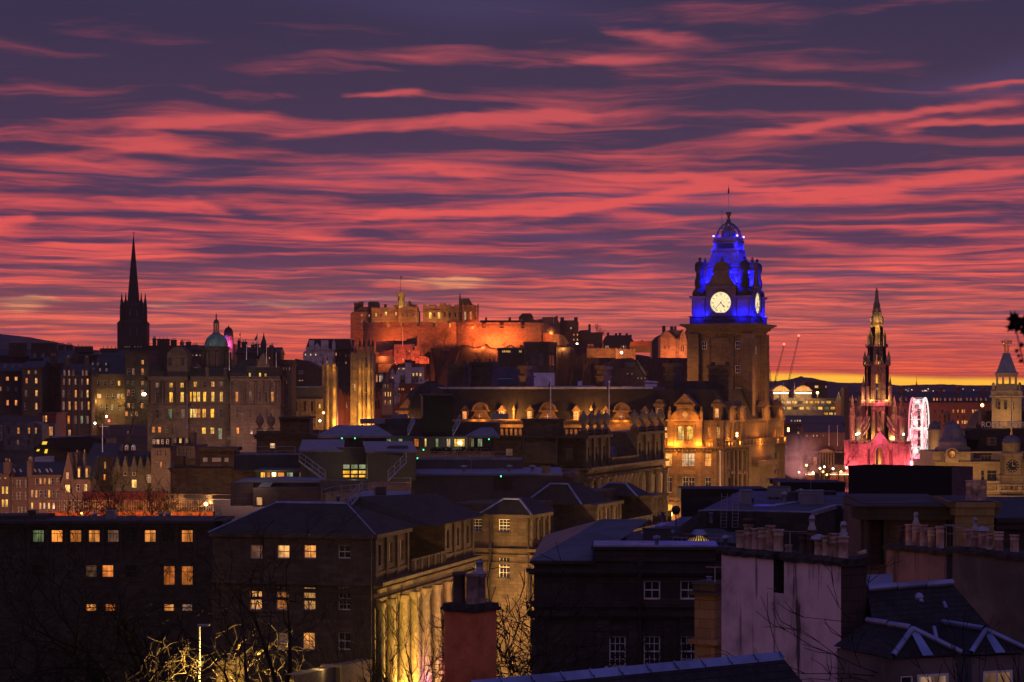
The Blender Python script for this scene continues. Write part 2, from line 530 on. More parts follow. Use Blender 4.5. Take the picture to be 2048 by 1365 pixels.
def solo(name,mb,mats,label,cat,loc,group=None):
 return tag(mb.build(name,mats,None,loc),label,cat,group)
def light(parent,loc,energy,color,radius=0.4,spot=None,to=None,blend=0.6,name='flood_or_fill'):
 """a lamp, sometimes added without a fixture, mostly at a place where the photograph shows light coming from"""
 ld=bpy.data.lights.new(name,'SPOT' if spot else 'POINT')
 ld.energy=energy
 ld.color=color
 ld.shadow_soft_size=radius
 if spot:
  ld.spot_size=radians(spot)
  ld.spot_blend=blend
 o=bpy.data.objects.new(name,ld)
 COL.objects.link(o)
 loc=Vector(loc)
 if to is not None:
  o.rotation_euler=(Vector(to)-loc).to_track_quat('-Z','Y').to_euler()
 if parent is not None:
  o.parent=parent
  o.location=loc-wloc(parent)
 else:
  o.location=loc
 return o
class Face:
 """a vertical wall line: start a = (x, y), unit direction d, outward normal to the right-hand side of d"""
 def __init__(self,a,b):
  self.a=(a[0],a[1])
  L=hypot(b[0]-a[0],b[1]-a[1])
  self.L=L
  self.d=((b[0]-a[0])/L,(b[1]-a[1])/L)
  self.n=(self.d[1],-self.d[0])
 def u(self,px):
  k=(px-1024.0)/FPX
  return(k*self.a[1]-self.a[0])/(self.d[0]-k*self.d[1])
 def Y(self,u):
  return self.a[1]+u*self.d[1]
 def z(self,u,py):
  return EYE+(HOR-py)/FPX*self.Y(u)
 def pt(self,u,z,out=0.0):
  return(self.a[0]+u*self.d[0]+out*self.n[0],self.a[1]+u*self.d[1]+out*self.n[1],z)
 def xy(self,u,out=0.0):
  return self.pt(u,0,out)[:2]
def strip(mb,F,u0,u1,z0,z1,out,inn=0.0):
 """a raised band along a face (cornice, string course, pilaster, sill)"""
 a,b,c,d=F.xy(u0,out),F.xy(u1,out),F.xy(u1,-inn),F.xy(u0,-inn)
 mb.prism([a,b,c,d],z0,z1,True,True)
WCACHE={}
def window_mesh(w,h,style,glass,frame):
 key=(round(w,2),round(h,2),style,glass,frame)
 if key in WCACHE:
  return WCACHE[key]
 mb=MB()
 f=min(.07,w*.09)
 d=.05
 arch=style.startswith('a')
 pat=style.lstrip('a')
 hw,hh=w/2,h/2
 def bar(x0,x1,z0,z1,dd=d):
  mb.box(x0,x1,-dd,0.02,z0,z1)
 bar(-hw,-hw+f,-hh,hh)
 bar(hw-f,hw,-hh,hh)
 bar(-hw+f,hw-f,hh-f,hh)
 bar(-hw+f,hw-f,-hh,-hh+f*1.3)
 if pat in('s','g','G'):
  bar(-hw+f,hw-f,-f*.5,f*.5,d*.9)
 nv={'s':0,'g':1,'G':2,'c':1,'x':2,'o':0}.get(pat,0)
 for i in range(nv):
  x=-hw+f+(w-2*f)*(i+1)/(nv+1)
  bar(x-.018,x+.018,-hh+f,hh-f,d*.7)
 if pat=='G':
  for q in(-.5,.5):
   bar(-hw+f,hw-f,hh*q-.018,hh*q+.018,d*.6)
 if pat in('c','x'):
  bar(-hw+f,hw-f,hh*.35,hh*.35+.05,d*.8)
 mb.cur=1
 mb.poly([(-hw+f,0,-hh+f),(hw-f,0,-hh+f),(hw-f,0,hh-f),(-hw+f,0,hh-f)])
 o=mb.build('window',[frame,GLASS[glass]])
 me=o.data
 bpy.data.objects.remove(o)
 WCACHE[key]=me
 return me
def window(parent,F,u,z,w,h,style='s',glass='d',frame='white_paint',inset=.18,name='window'):
 me=window_mesh(w,h,style,glass,frame)
 o=bpy.data.objects.new(name,me)
 COL.objects.link(o)
 o.parent=parent
 o.location=Vector(F.pt(u,z,-inset))-wloc(parent)
 o.rotation_euler=(0,0,atan2(F.d[1],F.d[0]))
 return o
def facade(mb,F,u0,u1,z0,z1,wins,inset=.2):
 """wall face with real openings; wins: (u, z, w, h, ...) centre and size"""
 us,zs={u0,u1},{z0,z1}
 rect=[]
 for q in wins:
  a,b,c,d=q[0]-q[2]/2,q[0]+q[2]/2,q[1]-q[3]/2,q[1]+q[3]/2
  a,b,c,d=max(a,u0+.02),min(b,u1-.02),max(c,z0+.02),min(d,z1-.02)
  if a>=b or c>=d:
   continue
  rect.append((a,b,c,d))
  us|={a,b}
  zs|={c,d}
 us=sorted(us)
 zs=sorted(zs)
 for i in range(len(us)-1):
  if us[i+1]-us[i]<1e-4:
   continue
  run=None
  for j in range(len(zs)-1):
   cu,cz=(us[i]+us[i+1])/2,(zs[j]+zs[j+1])/2
   hole=any(a<cu<b and c<cz<d for a,b,c,d in rect)
   if not hole and run is None:
    run=zs[j]
   if run is not None and(hole or j==len(zs)-2):
    top=zs[j]if hole else zs[j+1]
    if top-run>1e-4:
     mb.poly([F.pt(us[i],run),F.pt(us[i+1],run),F.pt(us[i+1],top),F.pt(us[i],top)])
    run=None
 for a,b,c,d in rect:
  for(p,q)in(((a,c),(b,c)),((b,c),(b,d)),((b,d),(a,d)),((a,d),(a,c))):
   mb.poly([F.pt(p[0],p[1]),F.pt(q[0],q[1]),F.pt(q[0],q[1],-inset-.03),F.pt(p[0],p[1],-inset-.03)])
def W(F,rows):
 """rows: (row centre py, height px, width px, {glass: [px, ...]} or list of (px, glass)[, style]) -> window list in metres"""
 out=[]
 for r in rows:
  py,hp,wp,items=r[:4]
  style=r[4]if len(r)>4 else 's'
  for px,g in items:
   u=F.u(px)
   z=F.z(u,py)
   sc_h=F.Y(u)/FPX
   ul,ur=F.u(px-wp/2),F.u(px+wp/2)
   out.append((u,z,abs(ur-ul),hp*sc_h,style,g))
 return out
def seq(px0,px1,n,glasses):
 """n evenly spaced columns with a glass code each"""
 if n==1:
  return[(px0,glasses[0])]
 return[(px0+(px1-px0)*i/(n-1),glasses[i%len(glasses)])for i in range(n)]
def place(parent,F,wins,frame='white_paint',inset=.2,sills=None):
 for(u,z,w,h,style,g)in wins:
  window(parent,F,u,z,w,h,style,g,frame,inset)
  if sills is not None:
   strip(sills,F,u-w/2-.12,u+w/2+.12,z-h/2-.16,z-h/2-.003,.1)
def gable_roof(mb,a,b,c,d,z,zr,hip=0.0,over=0.15):
 """roof on the quad a-b-c-d (a-b front eave, d-c rear eave); ridge runs parallel to a-b, hipped in by hip"""
 def v(p):return Vector((p[0],p[1],0))
 a,b,c,d=v(a),v(b),v(c),v(d)
 ex=(b-a).normalized()
 ey=(d-a).normalized()
 a,b,c,d=a-ex*over-ey*over,b+ex*over-ey*over,c+ex*over+ey*over,d-ex*over+ey*over
 m0,m1=(a+d)/2+ex*hip,(b+c)/2-ex*hip
 A,B,C,D=[(p.x,p.y,z)for p in(a,b,c,d)]
 R0,R1=(m0 .x,m0 .y,zr),(m1 .x,m1 .y,zr)
 mb.poly([A,B,R1,R0])
 mb.poly([C,D,R0,R1])
 mb.poly([B,C,R1])
 mb.poly([D,A,R0])
 return R0,R1
def pot_mesh(mb,c,z,h,r,kind):
 p=[(r*1.05,z),(r*1.05,z+h*.05),(r*.95,z+h*.07),(r*.88,z+h*.72),(r*1.0,z+h*.74),(r*1.0,z+h*.79),(r*.9,z+h*.81),(r*.9,z+h*.92),(r*1.1,z+h*.94),(r*1.1,z+h),(r*.8,z+h),(r*.78,z+h*.8)]
 if kind==1:
  p=[(r*.95,z),(r*.9,z+h*.6),(r*1.05,z+h*.62),(r*1.05,z+h*.66),(r*.92,z+h*.68),(r*.92,z+h*.78),(r*1.05,z+h*.8),(r*1.05,z+h*.84),(r*.95,z+h*.86),(r*.95,z+h*.94),(r*1.12,z+h*.95),(r*1.12,z+h),(r*.8,z+h),(r*.78,z+h*.8)]
 mb.lathe(c,p,14,0,True,False)
def chimney(parent,c,d,w,dep,z0,z1,pots=0,mat='sooty_stone',pot_h=.8,pot_r=.16,far=True,cope='cope_stone',name='chimney'):
 """stack with a projecting cope; far pots stay in its mesh, near ones are children"""
 mb=MB()
 mb.obox(c,d,w,dep,z0,z1-.35)
 mb.cur=1
 mb.obox(c,d,w+.24,dep+.24,z1-.35,z1-.12)
 mb.obox(c,d,w+.08,dep+.08,z1-.12,z1)
 mb.cur=2
 spots=[]
 for i in range(pots):
  s=(i+.5)/pots-.5
  spots.append((c[0]+d[0]*w*.9*s,c[1]+d[1]*w*.9*s))
 if far:
  for s in spots:
   h=pot_h*random.uniform(.75,1.2)
   mb.lathe(s,[(pot_r,z1),(pot_r*.85,z1+h*.85),(pot_r*1.1,z1+h)],6,0,True)
 o=mb.build(name,[mat,cope,'buff_pot'],parent)
 if not far:
  for s in spots:
   m2=MB()
   pot_mesh(m2,s,z1,pot_h*random.uniform(.85,1.15),pot_r,random.randint(0,1))
   m2 .build('chimney_pot',random.choice(['buff_pot','buff_pot','pink_pot']),o)
 return o
def building(name,label,cat,quad,z0,z1,fronts,wall='old_town_stone',roof='slate_far',roof_h=0.0,hip=0.0,chims=(),group=None,cornice=.35,strings=(),inset=.2,frame='white_paint',flat=None,extra=None,sills=True,over=.2,parapet=0.0):
 """a block on the footprint a, b, c, d (counter-clockwise; a-b is the front).
    fronts: {edge index: [window rows in photograph pixels]}; roof_h > 0 pitched (ridge along a-b), else flat with parapet."""
 a,b,c,d=quad
 cx,cy=sum(p[0]for p in quad)/4,sum(p[1]for p in quad)/4
 t=thing(name,label,cat,(cx,cy,z0),group)
 mb=MB()
 faces=[]
 top=z1+parapet
 for i in range(4):
  F=Face(quad[i],quad[(i+1)%4])
  faces.append(F)
  rows=fronts.get(i,[])
  ws=W(F,rows)if rows and not(rows and len(rows[0])==6 and isinstance(rows[0][4],str))else rows
  facade(mb,F,0,F.L,z0,top,ws,inset)
  place(t,F,ws,frame,inset,mb if sills else None)
  if cornice:
   strip(mb,F,-cornice*.6,F.L+cornice*.6,z1-.5,z1-.15,cornice*.6,-.003)
   strip(mb,F,-cornice,F.L+cornice,z1-.15,z1+.08,cornice,-.003)
  if i in fronts:
   for zz in strings:
    strip(mb,F,0,F.L,zz,zz+.28,.12,-.003)
 if roof_h<=0:
  mb.poly([(p[0],p[1],top-(.6 if parapet else.0))for p in quad])
 mb.build('wall',wall,t)
 if roof_h>0:
  rb=MB()
  gable_roof(rb,a,b,c,d,z1+.1,z1+roof_h,hip,over)
  if hip<.5:
   pass
  rb.build('roof',roof,t)
 elif flat:
  rb=MB()
  e=.35
  q=[(p[0]+(cx-p[0])*.04,p[1]+(cy-p[1])*.04)for p in quad]
  zz=top-(.6 if parapet else 0)+.02
  rb.prism(q,zz,zz+.08,True,False)
  rb.build('roof',flat,t)
 for ch in chims:
  u,back,w,dep,zt,n=ch[:6]
  F=faces[0]
  cc=F.xy(u,-back)
  chimney(t,cc,F.d,w,dep,z1-.5,zt,n,ch[6]if len(ch)>6 else wall)
 return t,faces
def rect(pxl,pxr,Y,depth,yaw=0.0):
 """footprint whose front spans the columns pxl..pxr; the left corner stands at distance Y"""
 a=((pxl-1024)/FPX*Y,Y)
 dx,dy=cos(radians(yaw)),sin(radians(yaw))
 F=Face(a,(a[0]+dx,a[1]+dy))
 w=F.u(pxr)
 b=(a[0]+dx*w,a[1]+dy*w)
 n=(-dy,dx)
 return[a,b,(b[0]+n[0]*depth,b[1]+n[1]*depth),(a[0]+n[0]*depth,a[1]+n[1]*depth)]
def zz(py,Y):
 return EYE+(HOR-py)/FPX*Y
def grow(seed,height,spread=0.75,depth=6,trunk_r=.22,twig=.012,split=(2,3),lean=0.0,first=.28,gravity=0.0):
 """returns trunk and crown mesh builders of one leafless tree standing at the origin"""
 rng=random.Random(seed)
 tr,cr=MB(),MB()
 def rec(p,d,L,r,lev):
  n=3 if lev<2 else 2
  q=p
  dd=d.copy()
  rr=r
  for i in range(n):
   jit=Vector((rng.gauss(0,1),rng.gauss(0,1),rng.gauss(0,1)))*(.10+.05*lev)
   dd=(dd+jit+Vector((0,0,.06 if lev>1 else.02))*(1-gravity*lev)).normalized()
   e=q+dd*(L/n)
   r2=max(rr*(.86 if lev<2 else.74),twig*.6)
   (tr if lev<2 else cr).tube(q,e,rr,r2,7 if lev<1 else 5 if lev<3 else 3)
   q,rr=e,r2
   if lev>=1 and i<n-1 and lev<depth and rng.random()<.75:
    side(q,dd,L*rng.uniform(.45,.7),rr*.6,lev+1)
  if lev<depth:
   for k in range(rng.randint(*split)):
    side(q,dd,L*rng.uniform(.62,.86),rr*rng.uniform(.6,.8),lev+1)
 def side(p,d,L,r,lev):
  ax=d.orthogonal().normalized()
  ax.rotate(__import__('mathutils').Quaternion(d,rng.uniform(0,2*pi)))
  ang=rng.uniform(.3,.85)*spread
  nd=(d*cos(ang)+ax*sin(ang)).normalized()
  rec(p,nd,L,max(r,twig),lev)
 rec(Vector((0,0,0)),Vector((lean,0,1)).normalized(),height*first,trunk_r,0)
 return tr,cr
TREES={}
def tree(name,label,loc,height,kind=0,mat='bark',rotz=None,cat='tree',group=None,**kw):
 """leafless tree: trunk with main limbs, crown of fine twigs; kinds share meshes"""
 key=(kind,mat,tuple(sorted(kw.items())))
 if key not in TREES:
  tr,cr=grow(kind*13+5,10.0,**kw)
  zm=max(v[2]for v in cr.v)
  o1,o2=tr.build('trunk',mat),cr.build('crown',mat)
  TREES[key]=(o1 .data,o2 .data,zm)
  bpy.data.objects.remove(o1)
  bpy.data.objects.remove(o2)
 a,b,zm=TREES[key]
 t=thing(name,label,cat,loc,group)
 s=height/zm
 t.scale=(s,s,s)
 t.rotation_euler=(0,0,random.uniform(0,6.28)if rotz is None else rotz)
 for nm,me in(('trunk',a),('crown',b)):
  o=bpy.data.objects.new(nm,me)
  COL.objects.link(o)
  o.parent=t
 return t
# ================================================================ the setting: ground and hills
def smoothstep(a,b,x):
 t=min(max((x-a)/(b-a),0.0),1.0)
 return t*t*(3-2*t)
def ground_z(x,y):
 hill=24.0*(1-smoothstep(0,130,hypot(x,y)))
 ridge=15.0*smoothstep(470,640,y)*smoothstep(-30,-110,x+(y-600)*.12)
 valley=-7.0*smoothstep(330,430,y)*(1-smoothstep(520,640,y))*smoothstep(0,-60,x)
 return 10.0+hill+ridge*(1-smoothstep(1500,2500,y))+valley
def build_setting():
 mb=MB()
 ys=[-80,-40,0,20,40,60,80,100,125,150,180,220,260,300,340,380,420,460,500,550,600,650,700,800,900,1000,1200,1500,2000,3000,4200,5500,6900]
 xs=[-4000,-2500,-1200,-700,-450,-300,-220,-160,-120,-90,-60,-40,-20,0,20,40,60,90,130,180,260,400,700,1200,2500,4000]
 vs,fs=[],[]
 for y in ys:
  for x in xs:
   vs.append((x,y,ground_z(x,y)))
 n=len(xs)
 for j in range(len(ys)-1):
  for i in range(n-1):
   fs.append((j*n+i,j*n+i+1,(j+1)*n+i+1,(j+1)*n+i))
 mb.mesh(vs,fs,True)
 o=mb.build('ground','ground_earth')
 o['kind']='structure'
 rng=random.Random(3)
 for nm,Y,line,Dp in(('hills',5200,[(-260,664),(-60,664),(0,668),(60,675),(110,684),(170,697),(230,708),(330,715),(480,720),(620,724),(800,735),(1000,750),(1200,770),(1350,790)],1500),('wooded_hills',4300,[(1250,790),(1400,772),(1500,768),(1530,763),(1556,762),(1580,759),(1600,754),(1622,756),(1650,762),(1680,766),(1740,766),(1800,771),(1880,769),(1950,771),(2048,770),(2200,768),(2400,776)],1000)):
  mb=MB()
  pts=[]
  for i in range(len(line)-1):
   (x0,y0),(x1,y1)=line[i],line[i+1]
   k=8
   for j in range(k):
    t=j/k
    pts.append((x0+(x1-x0)*t,y0+(y1-y0)*t+(rng.uniform(-1,1)*.5 if nm!='hills' else rng.uniform(-.25,.25))))
  rows=[]
  for(f,dy)in((0.0,-Dp*.8),(.45,-Dp*.5),(.8,-Dp*.2),(1.0,0),(.7,Dp*.5),(0,Dp)):
   rows.append([(P(px,py,Y).x,Y+dy,8+(P(px,py,Y).z-8)*f*(1 if f in(0,1.0)else rng.uniform(.9,1.08)))for px,py in pts])
  n=len(pts)
  mb.mesh([v for r in rows for v in r],[(j*n+i,j*n+i+1,(j+1)*n+i+1,(j+1)*n+i)for j in range(5)for i in range(n-1)],True)
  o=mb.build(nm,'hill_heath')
  o['kind']='structure'
 mb=MB()
 for i in range(110):
  px=rng.choice([rng.uniform(1530,1760),rng.uniform(1760,1990),rng.uniform(1840,1880)])
  py=rng.uniform(777,803)
  p=P(px,py,3650+(803-py)*15)
  s=rng.uniform(.3,.8)
  mb.box(p.x-s,p.x+s,p.y-s,p.y+s,p.z-s,p.z+s)
 o=mb.build('town_lights','town_light')
 o['kind']='stuff'
 tag(o,'faint scattered house lights across the far dark slope','lights')
build_setting()
# ================================================================ outlines with real depth
def slab(mb,pts,Y,dep,sub=0):
 """an outline in photograph pixels at distance Y, given the depth dep in metres"""
 q=[XZ(x,y,Y)for x,y in pts]
 A=sum(q[i][0]*q[(i+1)%len(q)][1]-q[(i+1)%len(q)][0]*q[i][1]for i in range(len(q)))
 if A<0:
  q.reverse()
 k=len(q)
 vs=[(x,Y,z)for x,z in q]+[(x,Y+dep,z)for x,z in q]
 fs=[tuple(range(k)),tuple(reversed(range(k,2*k)))]
 fs+=[((i+1)%k,i,k+i,k+(i+1)%k)for i in range(k)]
 mb.mesh(vs,fs,False)
def cren(x0,x1,y,h,n):
 """battlement line from x0 to x1 (pixels)"""
 out=[]
 w=(x1-x0)/(2*n-1)
 for i in range(2*n-1):
  yy=y if i%2==0 else y+h
  out+=[(x0+w*i,yy),(x0+w*(i+1),yy)]
 return out
def pwall(mb,x0,x1,ytop,ybot,Y,dep,top=None):
 slab(mb,[(x0,ybot),(x1,ybot)]+list(reversed(top or[(x0,ytop),(x1,ytop)])),Y,dep)
def plathe(mb,px,Y,prof,seg=8,rot=0.0,smooth=False):
 """prof in pixels: (half width, row)"""
 x=(px-1024)/FPX*Y
 q=[(max(r/FPX*Y,.01),zz(py,Y))for r,py in prof]
 mb.lathe((x,Y),q if q[0][1]<q[-1][1]else q[::-1],seg,rot,smooth)
def pwin(t,px,py,w,h,Y,g='w',style='s',frame='white_paint',yaw=0.0,out=.05):
 """window standing proud in its own frame on a plain wall at distance Y"""
 x,z=XZ(px,py,Y)
 F=Face((x,Y),(x+cos(radians(yaw)),Y+sin(radians(yaw))))
 return window(t,F,0,z,w/FPX*Y,h/FPX*Y,style,g,frame,-out)
RED=(1.0,.17,.03)
ORANGE=(1.0,.33,.07)
AMBER=(1.0,.34,.07)
def build_castle():
 Y=1150.0
 rng=random.Random(5)
 mb=MB()
 line=[(560,760),(640,735),(700,705),(760,712),(830,712),(880,694),(960,690),(1030,688),(1080,692),(1150,690),(1200,700),(1290,716),(1330,708),(1400,710),(1480,730),(1530,790)]
 rows=[]
 for(dy,f)in((-150,.0),(-110,.35),(-60,.72),(-22,.97),(0,1.0),(60,1.0),(160,.9),(260,0)):
  r=[]
  for i in range(len(line)-1):
   for k in range(6):
    t=k/6
    px,py=line[i][0]*(1-t)+line[i+1][0]*t,line[i][1]*(1-t)+line[i+1][1]*t
    p=P(px,py,Y)
    r.append((p.x+rng.uniform(-2,2),Y+dy+rng.uniform(-6,6)*(0 if f in(0,1)else 1),12+(p.z-12)*f+rng.uniform(-1.5,1.5)*(0 if f==0 else 1)))
  rows.append(r)
 n=len(rows[0])
 mb.mesh([v for r in rows for v in r],[(j*n+i,j*n+i+1,(j+1)*n+i+1,(j+1)*n+i)for j in range(len(rows)-1)for i in range(n-1)],False)
 o=mb.build('castle_rock','rock')
 o['kind']='structure'
 t=thing('castle_palace','long castle palace block with crenellated walls and a yellow lit flag turret','castle',P(765,700,Y))
 mb=MB()
 pwall(mb,701,745,627,715,Y+2,14,[(701,628),(704,624),(745,624)])
 pwall(mb,743,797,617,660,Y-1,22,cren(743,797,615,2.2,14))
 pwall(mb,797,834,615,660,Y-4,22,cren(797,834,613,2.2,9))
 pwall(mb,825,834,609,618,Y-3,8,cren(825,834,608.5,2,3))
 pwall(mb,834,838,622,660,Y+2,16)
 for x in(812,821,829):
  slab(mb,[(x-1,660),(x+1,660),(x+1,622),(x-1,622)],Y-4.6,.6)
 slab(mb,[(797,625),(834,625),(834,623.4),(797,623.4)],Y-4.3,.3)
 slab(mb,[(743,641),(797,641),(797,639.6),(743,639.6)],Y-1.3,.3)
 mb.build('wall','castle_stone',t)
 mb=MB()
 slab(mb,[(701,628),(722,614),(745,614),(746,628)],Y+3,10)
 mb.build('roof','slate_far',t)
 mb=MB()
 slab(mb,[(736,615),(736,605),(740,603.5),(755,603.5),(758,606),(758,615)],Y+6,8)
 mb.build('roof','slate_far',t)
 mb=MB()
 plathe(mb,819,Y+4,[(7.5,615),(7.5,613),(0.4,601)],8)
 mb.build('roof','slate_far',t)
 for(x0,x1,y0)in((708,717,605.5),(718,726,603.5),(768,773,609),(787,797,610.5)):
  c=MB()
  pwall(c,x0,x1,y0,622,Y+5,4)
  slab(c,[(x0-.7,y0+1.2),(x1+.7,y0+1.2),(x1+.7,y0),(x0-.7,y0)],Y+4.6,4.8)
  c.build('chimney','sooty_stone',t)
 mb=MB()
 plathe(mb,802.5,Y+6,[(7.6,616),(7.6,592),(8.8,590),(8.8,588)],8,pi/8)
 for i in range(8):
  a=pi/8+i*pi/4+.39
  x,z=XZ(802.5,588,Y+6)
  mb.obox((x+2.1*cos(a),Y+6+2.1*sin(a)),(-sin(a),cos(a)),.9,.3,z-.2,z+.7)
 o=mb.build('flag_turret','sandstone_pale',t)
 for x,y in((798,600),(806,600)):
  m2=MB()
  slab(m2,[(x-.8,y+2.5),(x+.8,y+2.5),(x+.8,y-2.5),(x-.8,y-2.5)],Y+3.85,.1)
  m2 .build('window_slit','dark_glass',o)
 m2=MB()
 a=P(801,588,Y+6)
 m2 .tube(a,P(801,551,Y+6),.13,.06,5)
 o=m2 .build('flagpole','dark_metal',t)
 m2=MB()
 slab(m2,[(801.3,553),(804,553.6),(804,556),(801.3,557)],Y+6,.05)
 m2 .build('flag','dark_metal',o)
 for x,y,w,h,g,st in[(738.5,632,2.6,5,'p','s'),(752,630,3.2,7,'y','s'),(772,628,4.6,8,'y','as'),(782.5,626,3,5,'m','s'),(792,628,3.6,7,'w','s'),(723.5,631,3.2,4,'p','s'),(723.5,643,3,7,'m','s'),(749,643,3.2,7,'m','s'),(724,658,3,5,'m','s'),(762,631,2.6,5,'d','s'),(763,645,3,4,'d','s'),(805,630,2.5,6,'d','s'),(815,630,2.5,6,'m','s'),(826,630,2.5,6,'d','s')]:
  yy=Y+1.9 if x<743 or x==749 and False else(Y-1.1 if x<797 else Y-4.1)
  if x in(738.5,723.5,724):
   yy=Y+1.9
  pwin(t,x,y,w,h,yy,g,st,'sandstone_pale')
 light(t,P(770,654,Y-11),9000,ORANGE,1.0)
 light(t,P(815,654,Y-14),7000,AMBER,1.0)
 light(t,P(803,612,Y-2),4200,(1,.55,.08),.5)
 light(t,P(722,712,Y-12),9000,RED,1.0)
 t=thing('castle_hall','castle hall with stepped battlements and two tall lit arched windows','castle',P(880,690,Y))
 mb=MB()
 pwall(mb,846,916,612,660,Y,20,[(846,609),(849,608),(852,612),(858,612),(858,610),(872,610),(872,614),(879,612),(880,607),(882,607),(883,605),(885,608),(890,606),(890,610),(901,609),(901,613),(909,613),(909,610),(916,611)])
 slab(mb,[(848,625),(884,625),(884,621),(848,621)],Y-.7,.7)
 for x in(854,866,874,886,896,906):
  slab(mb,[(x-.9,650),(x+.9,650),(x+.9,624),(x-.9,624)],Y-.8,.8)
 mb.build('wall','castle_stone',t)
 for x,g in((860.5,'y'),(878,'y')):
  pwin(t,x,631.5,5,13,Y-.1,g,'ac','sandstone_pale')
 for x in(869,890,900,911):
  pwin(t,x,630,3,9,Y-.1,'d','as','sandstone_pale')
 light(t,P(868,652,Y-9),9500,(1.,.42,.09),1.)
 light(t,P(903,654,Y-9),4500,ORANGE,1.)
 t=thing('castle_chapel','dark castle memorial chapel with a steep roof and a slim pinnacle','chapel',P(935,690,Y))
 mb=MB()
 pwall(mb,914,957,611,660,Y-3,18)
 for x in(915,925.5,936,947,956):
  slab(mb,[(x-1.4,660),(x+1.4,660),(x+1.4,612),(x,606.5),(x-1.4,612)],Y-4.6,1.8)
 mb.build('wall','castle_stone',t)
 mb=MB()
 slab(mb,[(919,611),(922,598),(925,597),(938,597),(946,611)],Y-1,14)
 mb.build('roof','slate_far',t)
 mb=MB()
 plathe(mb,920,Y+1,[(2.6,612),(2.2,600),(.3,586)],8)
 mb.build('pinnacle','sooty_stone',t)
 mb=MB()
 for y in(612,619,626,633,640):
  mb.tube(P(951,y,Y-6),P(958.5,y,Y-6),.12)
 mb.tube(P(958,607,Y-6),P(958,655,Y-6),.12)
 mb.tube(P(953,607,Y-6),P(953,655,Y-6),.12)
 mb.build('scaffold','galvanised',t)
 for x,g in((920.5,'d'),(930.5,'p'),(941.5,'o'),(951.5,'d')):
  pwin(t,x,632,4.2,17,Y-3.1,g,'ac','sandstone_pale')
 light(t,P(946,653,Y-14),14000,RED,1.)
 light(t,P(931,600,Y-8),700,ORANGE,.5)
 def battery(name,label,cx,cyY,R,a0,a1,ytop,ybase,holes,bands=()):
  t=thing(name,label,'castle wall',P(cx,ybase,cyY-R))
  mb=MB()
  x0=(cx-1024)/FPX*cyY
  N=40
  zt,zb=zz(ytop,cyY-R),zz(ybase,cyY-R)
  pts=[]
  for i in range(N+1):
   a=radians(a0+(a1-a0)*i/N)
   pts.append((x0+R*sin(a),cyY-R*cos(a)))
  for i in range(N):
   mid=(a0+(a1-a0)*(i+.5)/N)
   hole=any(abs(mid-h)<1.7 for h in holes)
   a,b=pts[i],pts[i+1]
   hz=zt-2.9 if hole else zt
   mb.poly([(a[0],a[1],zb),(b[0],b[1],zb),(b[0],b[1],hz),(a[0],a[1],hz)])
   ai,bi=(x0+(a[0]-x0)*.94,cyY+(a[1]-cyY)*.94),(x0+(b[0]-x0)*.94,cyY+(b[1]-cyY)*.94)
   mb.poly([(a[0],a[1],hz),(b[0],b[1],hz),(bi[0],bi[1],hz),(ai[0],ai[1],hz)])
   if hole:
    mb.poly([(ai[0],ai[1],hz),(bi[0],bi[1],hz),(bi[0],bi[1],zt-.4),(ai[0],ai[1],zt-.4)])
  for(py,h,out)in bands:
   z=zz(py,cyY-R)
   for i in range(N):
    a,b=pts[i],pts[i+1]
    f=1+out/R
    ao,bo=(x0+(a[0]-x0)*f,cyY+(a[1]-cyY)*f),(x0+(b[0]-x0)*f,cyY+(b[1]-cyY)*f)
    mb.poly([(ao[0],ao[1],z),(bo[0],bo[1],z),(bo[0],bo[1],z+h),(ao[0],ao[1],z+h)])
    mb.poly([(ao[0],ao[1],z+h),(bo[0],bo[1],z+h),(b[0],b[1],z+h),(a[0],a[1],z+h)])
  mb.build('wall','castle_stone',t)
  return t
 t=battery('castle_battery','tall curved castle battery wall glowing orange below the palace',838,1162,30,-78,78,644,712,(-47,-30,-13,3,18,34,50),((655,.5,.35),(674,.5,.35)))
 light(t,P(770,706,1118),34000,RED,1.5)
 light(t,P(790,697,1114),12000,RED,1.5)
 light(t,P(760,690,1126),9000,RED,1.5)
 t=battery('castle_battery','curved castle battery wall lit bright orange beside the chapel',992,1172,38,-74,60,645,706,(-58,-42,-26,-10,6,22),((653,.5,.3),))
 for px,e in((948,18000),(965,26000),(985,26000),(1006,26000),(1028,22000)):
  light(t,P(px,693,1172-47),e*1.0,RED,1.5)
 t=thing('castle_gatehouse','red lit castle gatehouse with battlements below the curved battery','gatehouse',P(812,725,1080))
 mb=MB()
 pwall(mb,788,828,690,728,1085,10,cren(788,828,688.5,2,8))
 pwall(mb,823,840,701,728,1080,9,cren(823,840,700,2,4))
 pwall(mb,757,790,703,728,1088,5,[(757,704),(790,700)])
 slab(mb,[(838,728),(838,714),(846,712),(858,716),(858,728)],1078,4)
 slab(mb,[(752,704),(752,684),(790,681),(776,704)],1096,6)
 slab(mb,[(788,697),(828,697),(828,695.6),(788,695.6)],1084.7,.4)
 mb.build('wall','castle_stone',t)
 mb=MB()
 slab(mb,[(776,700),(790,682),(812,682),(806,692),(806,700)],1096,6)
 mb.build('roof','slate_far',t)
 mb=MB()
 slab(mb,[(805,690),(815,678),(831,676),(833,692)],1098,8)
 mb.build('roof','slate_far',t)
 mb=MB()
 slab(mb,[(752,726),(752,713),(788,712),(790,726)],1070,7)
 mb.build('roof','slate_far',t)
 mb=MB()
 slab(mb,[(830,690),(830,673),(834,673),(834,690)],1100,3)
 mb.build('chimney','castle_stone',t)
 m2=MB()
 m2 .tube(P(805.5,690,1084),P(805.5,655,1084),.14,.08)
 m2 .build('flagpole','white_paint',t)
 for x,g in((806,'w'),(819,'w'),(795,'d')):
  pwin(t,x,720 if x==806 else 704,2.4,5,1084.9,g,'s','sandstone_pale')
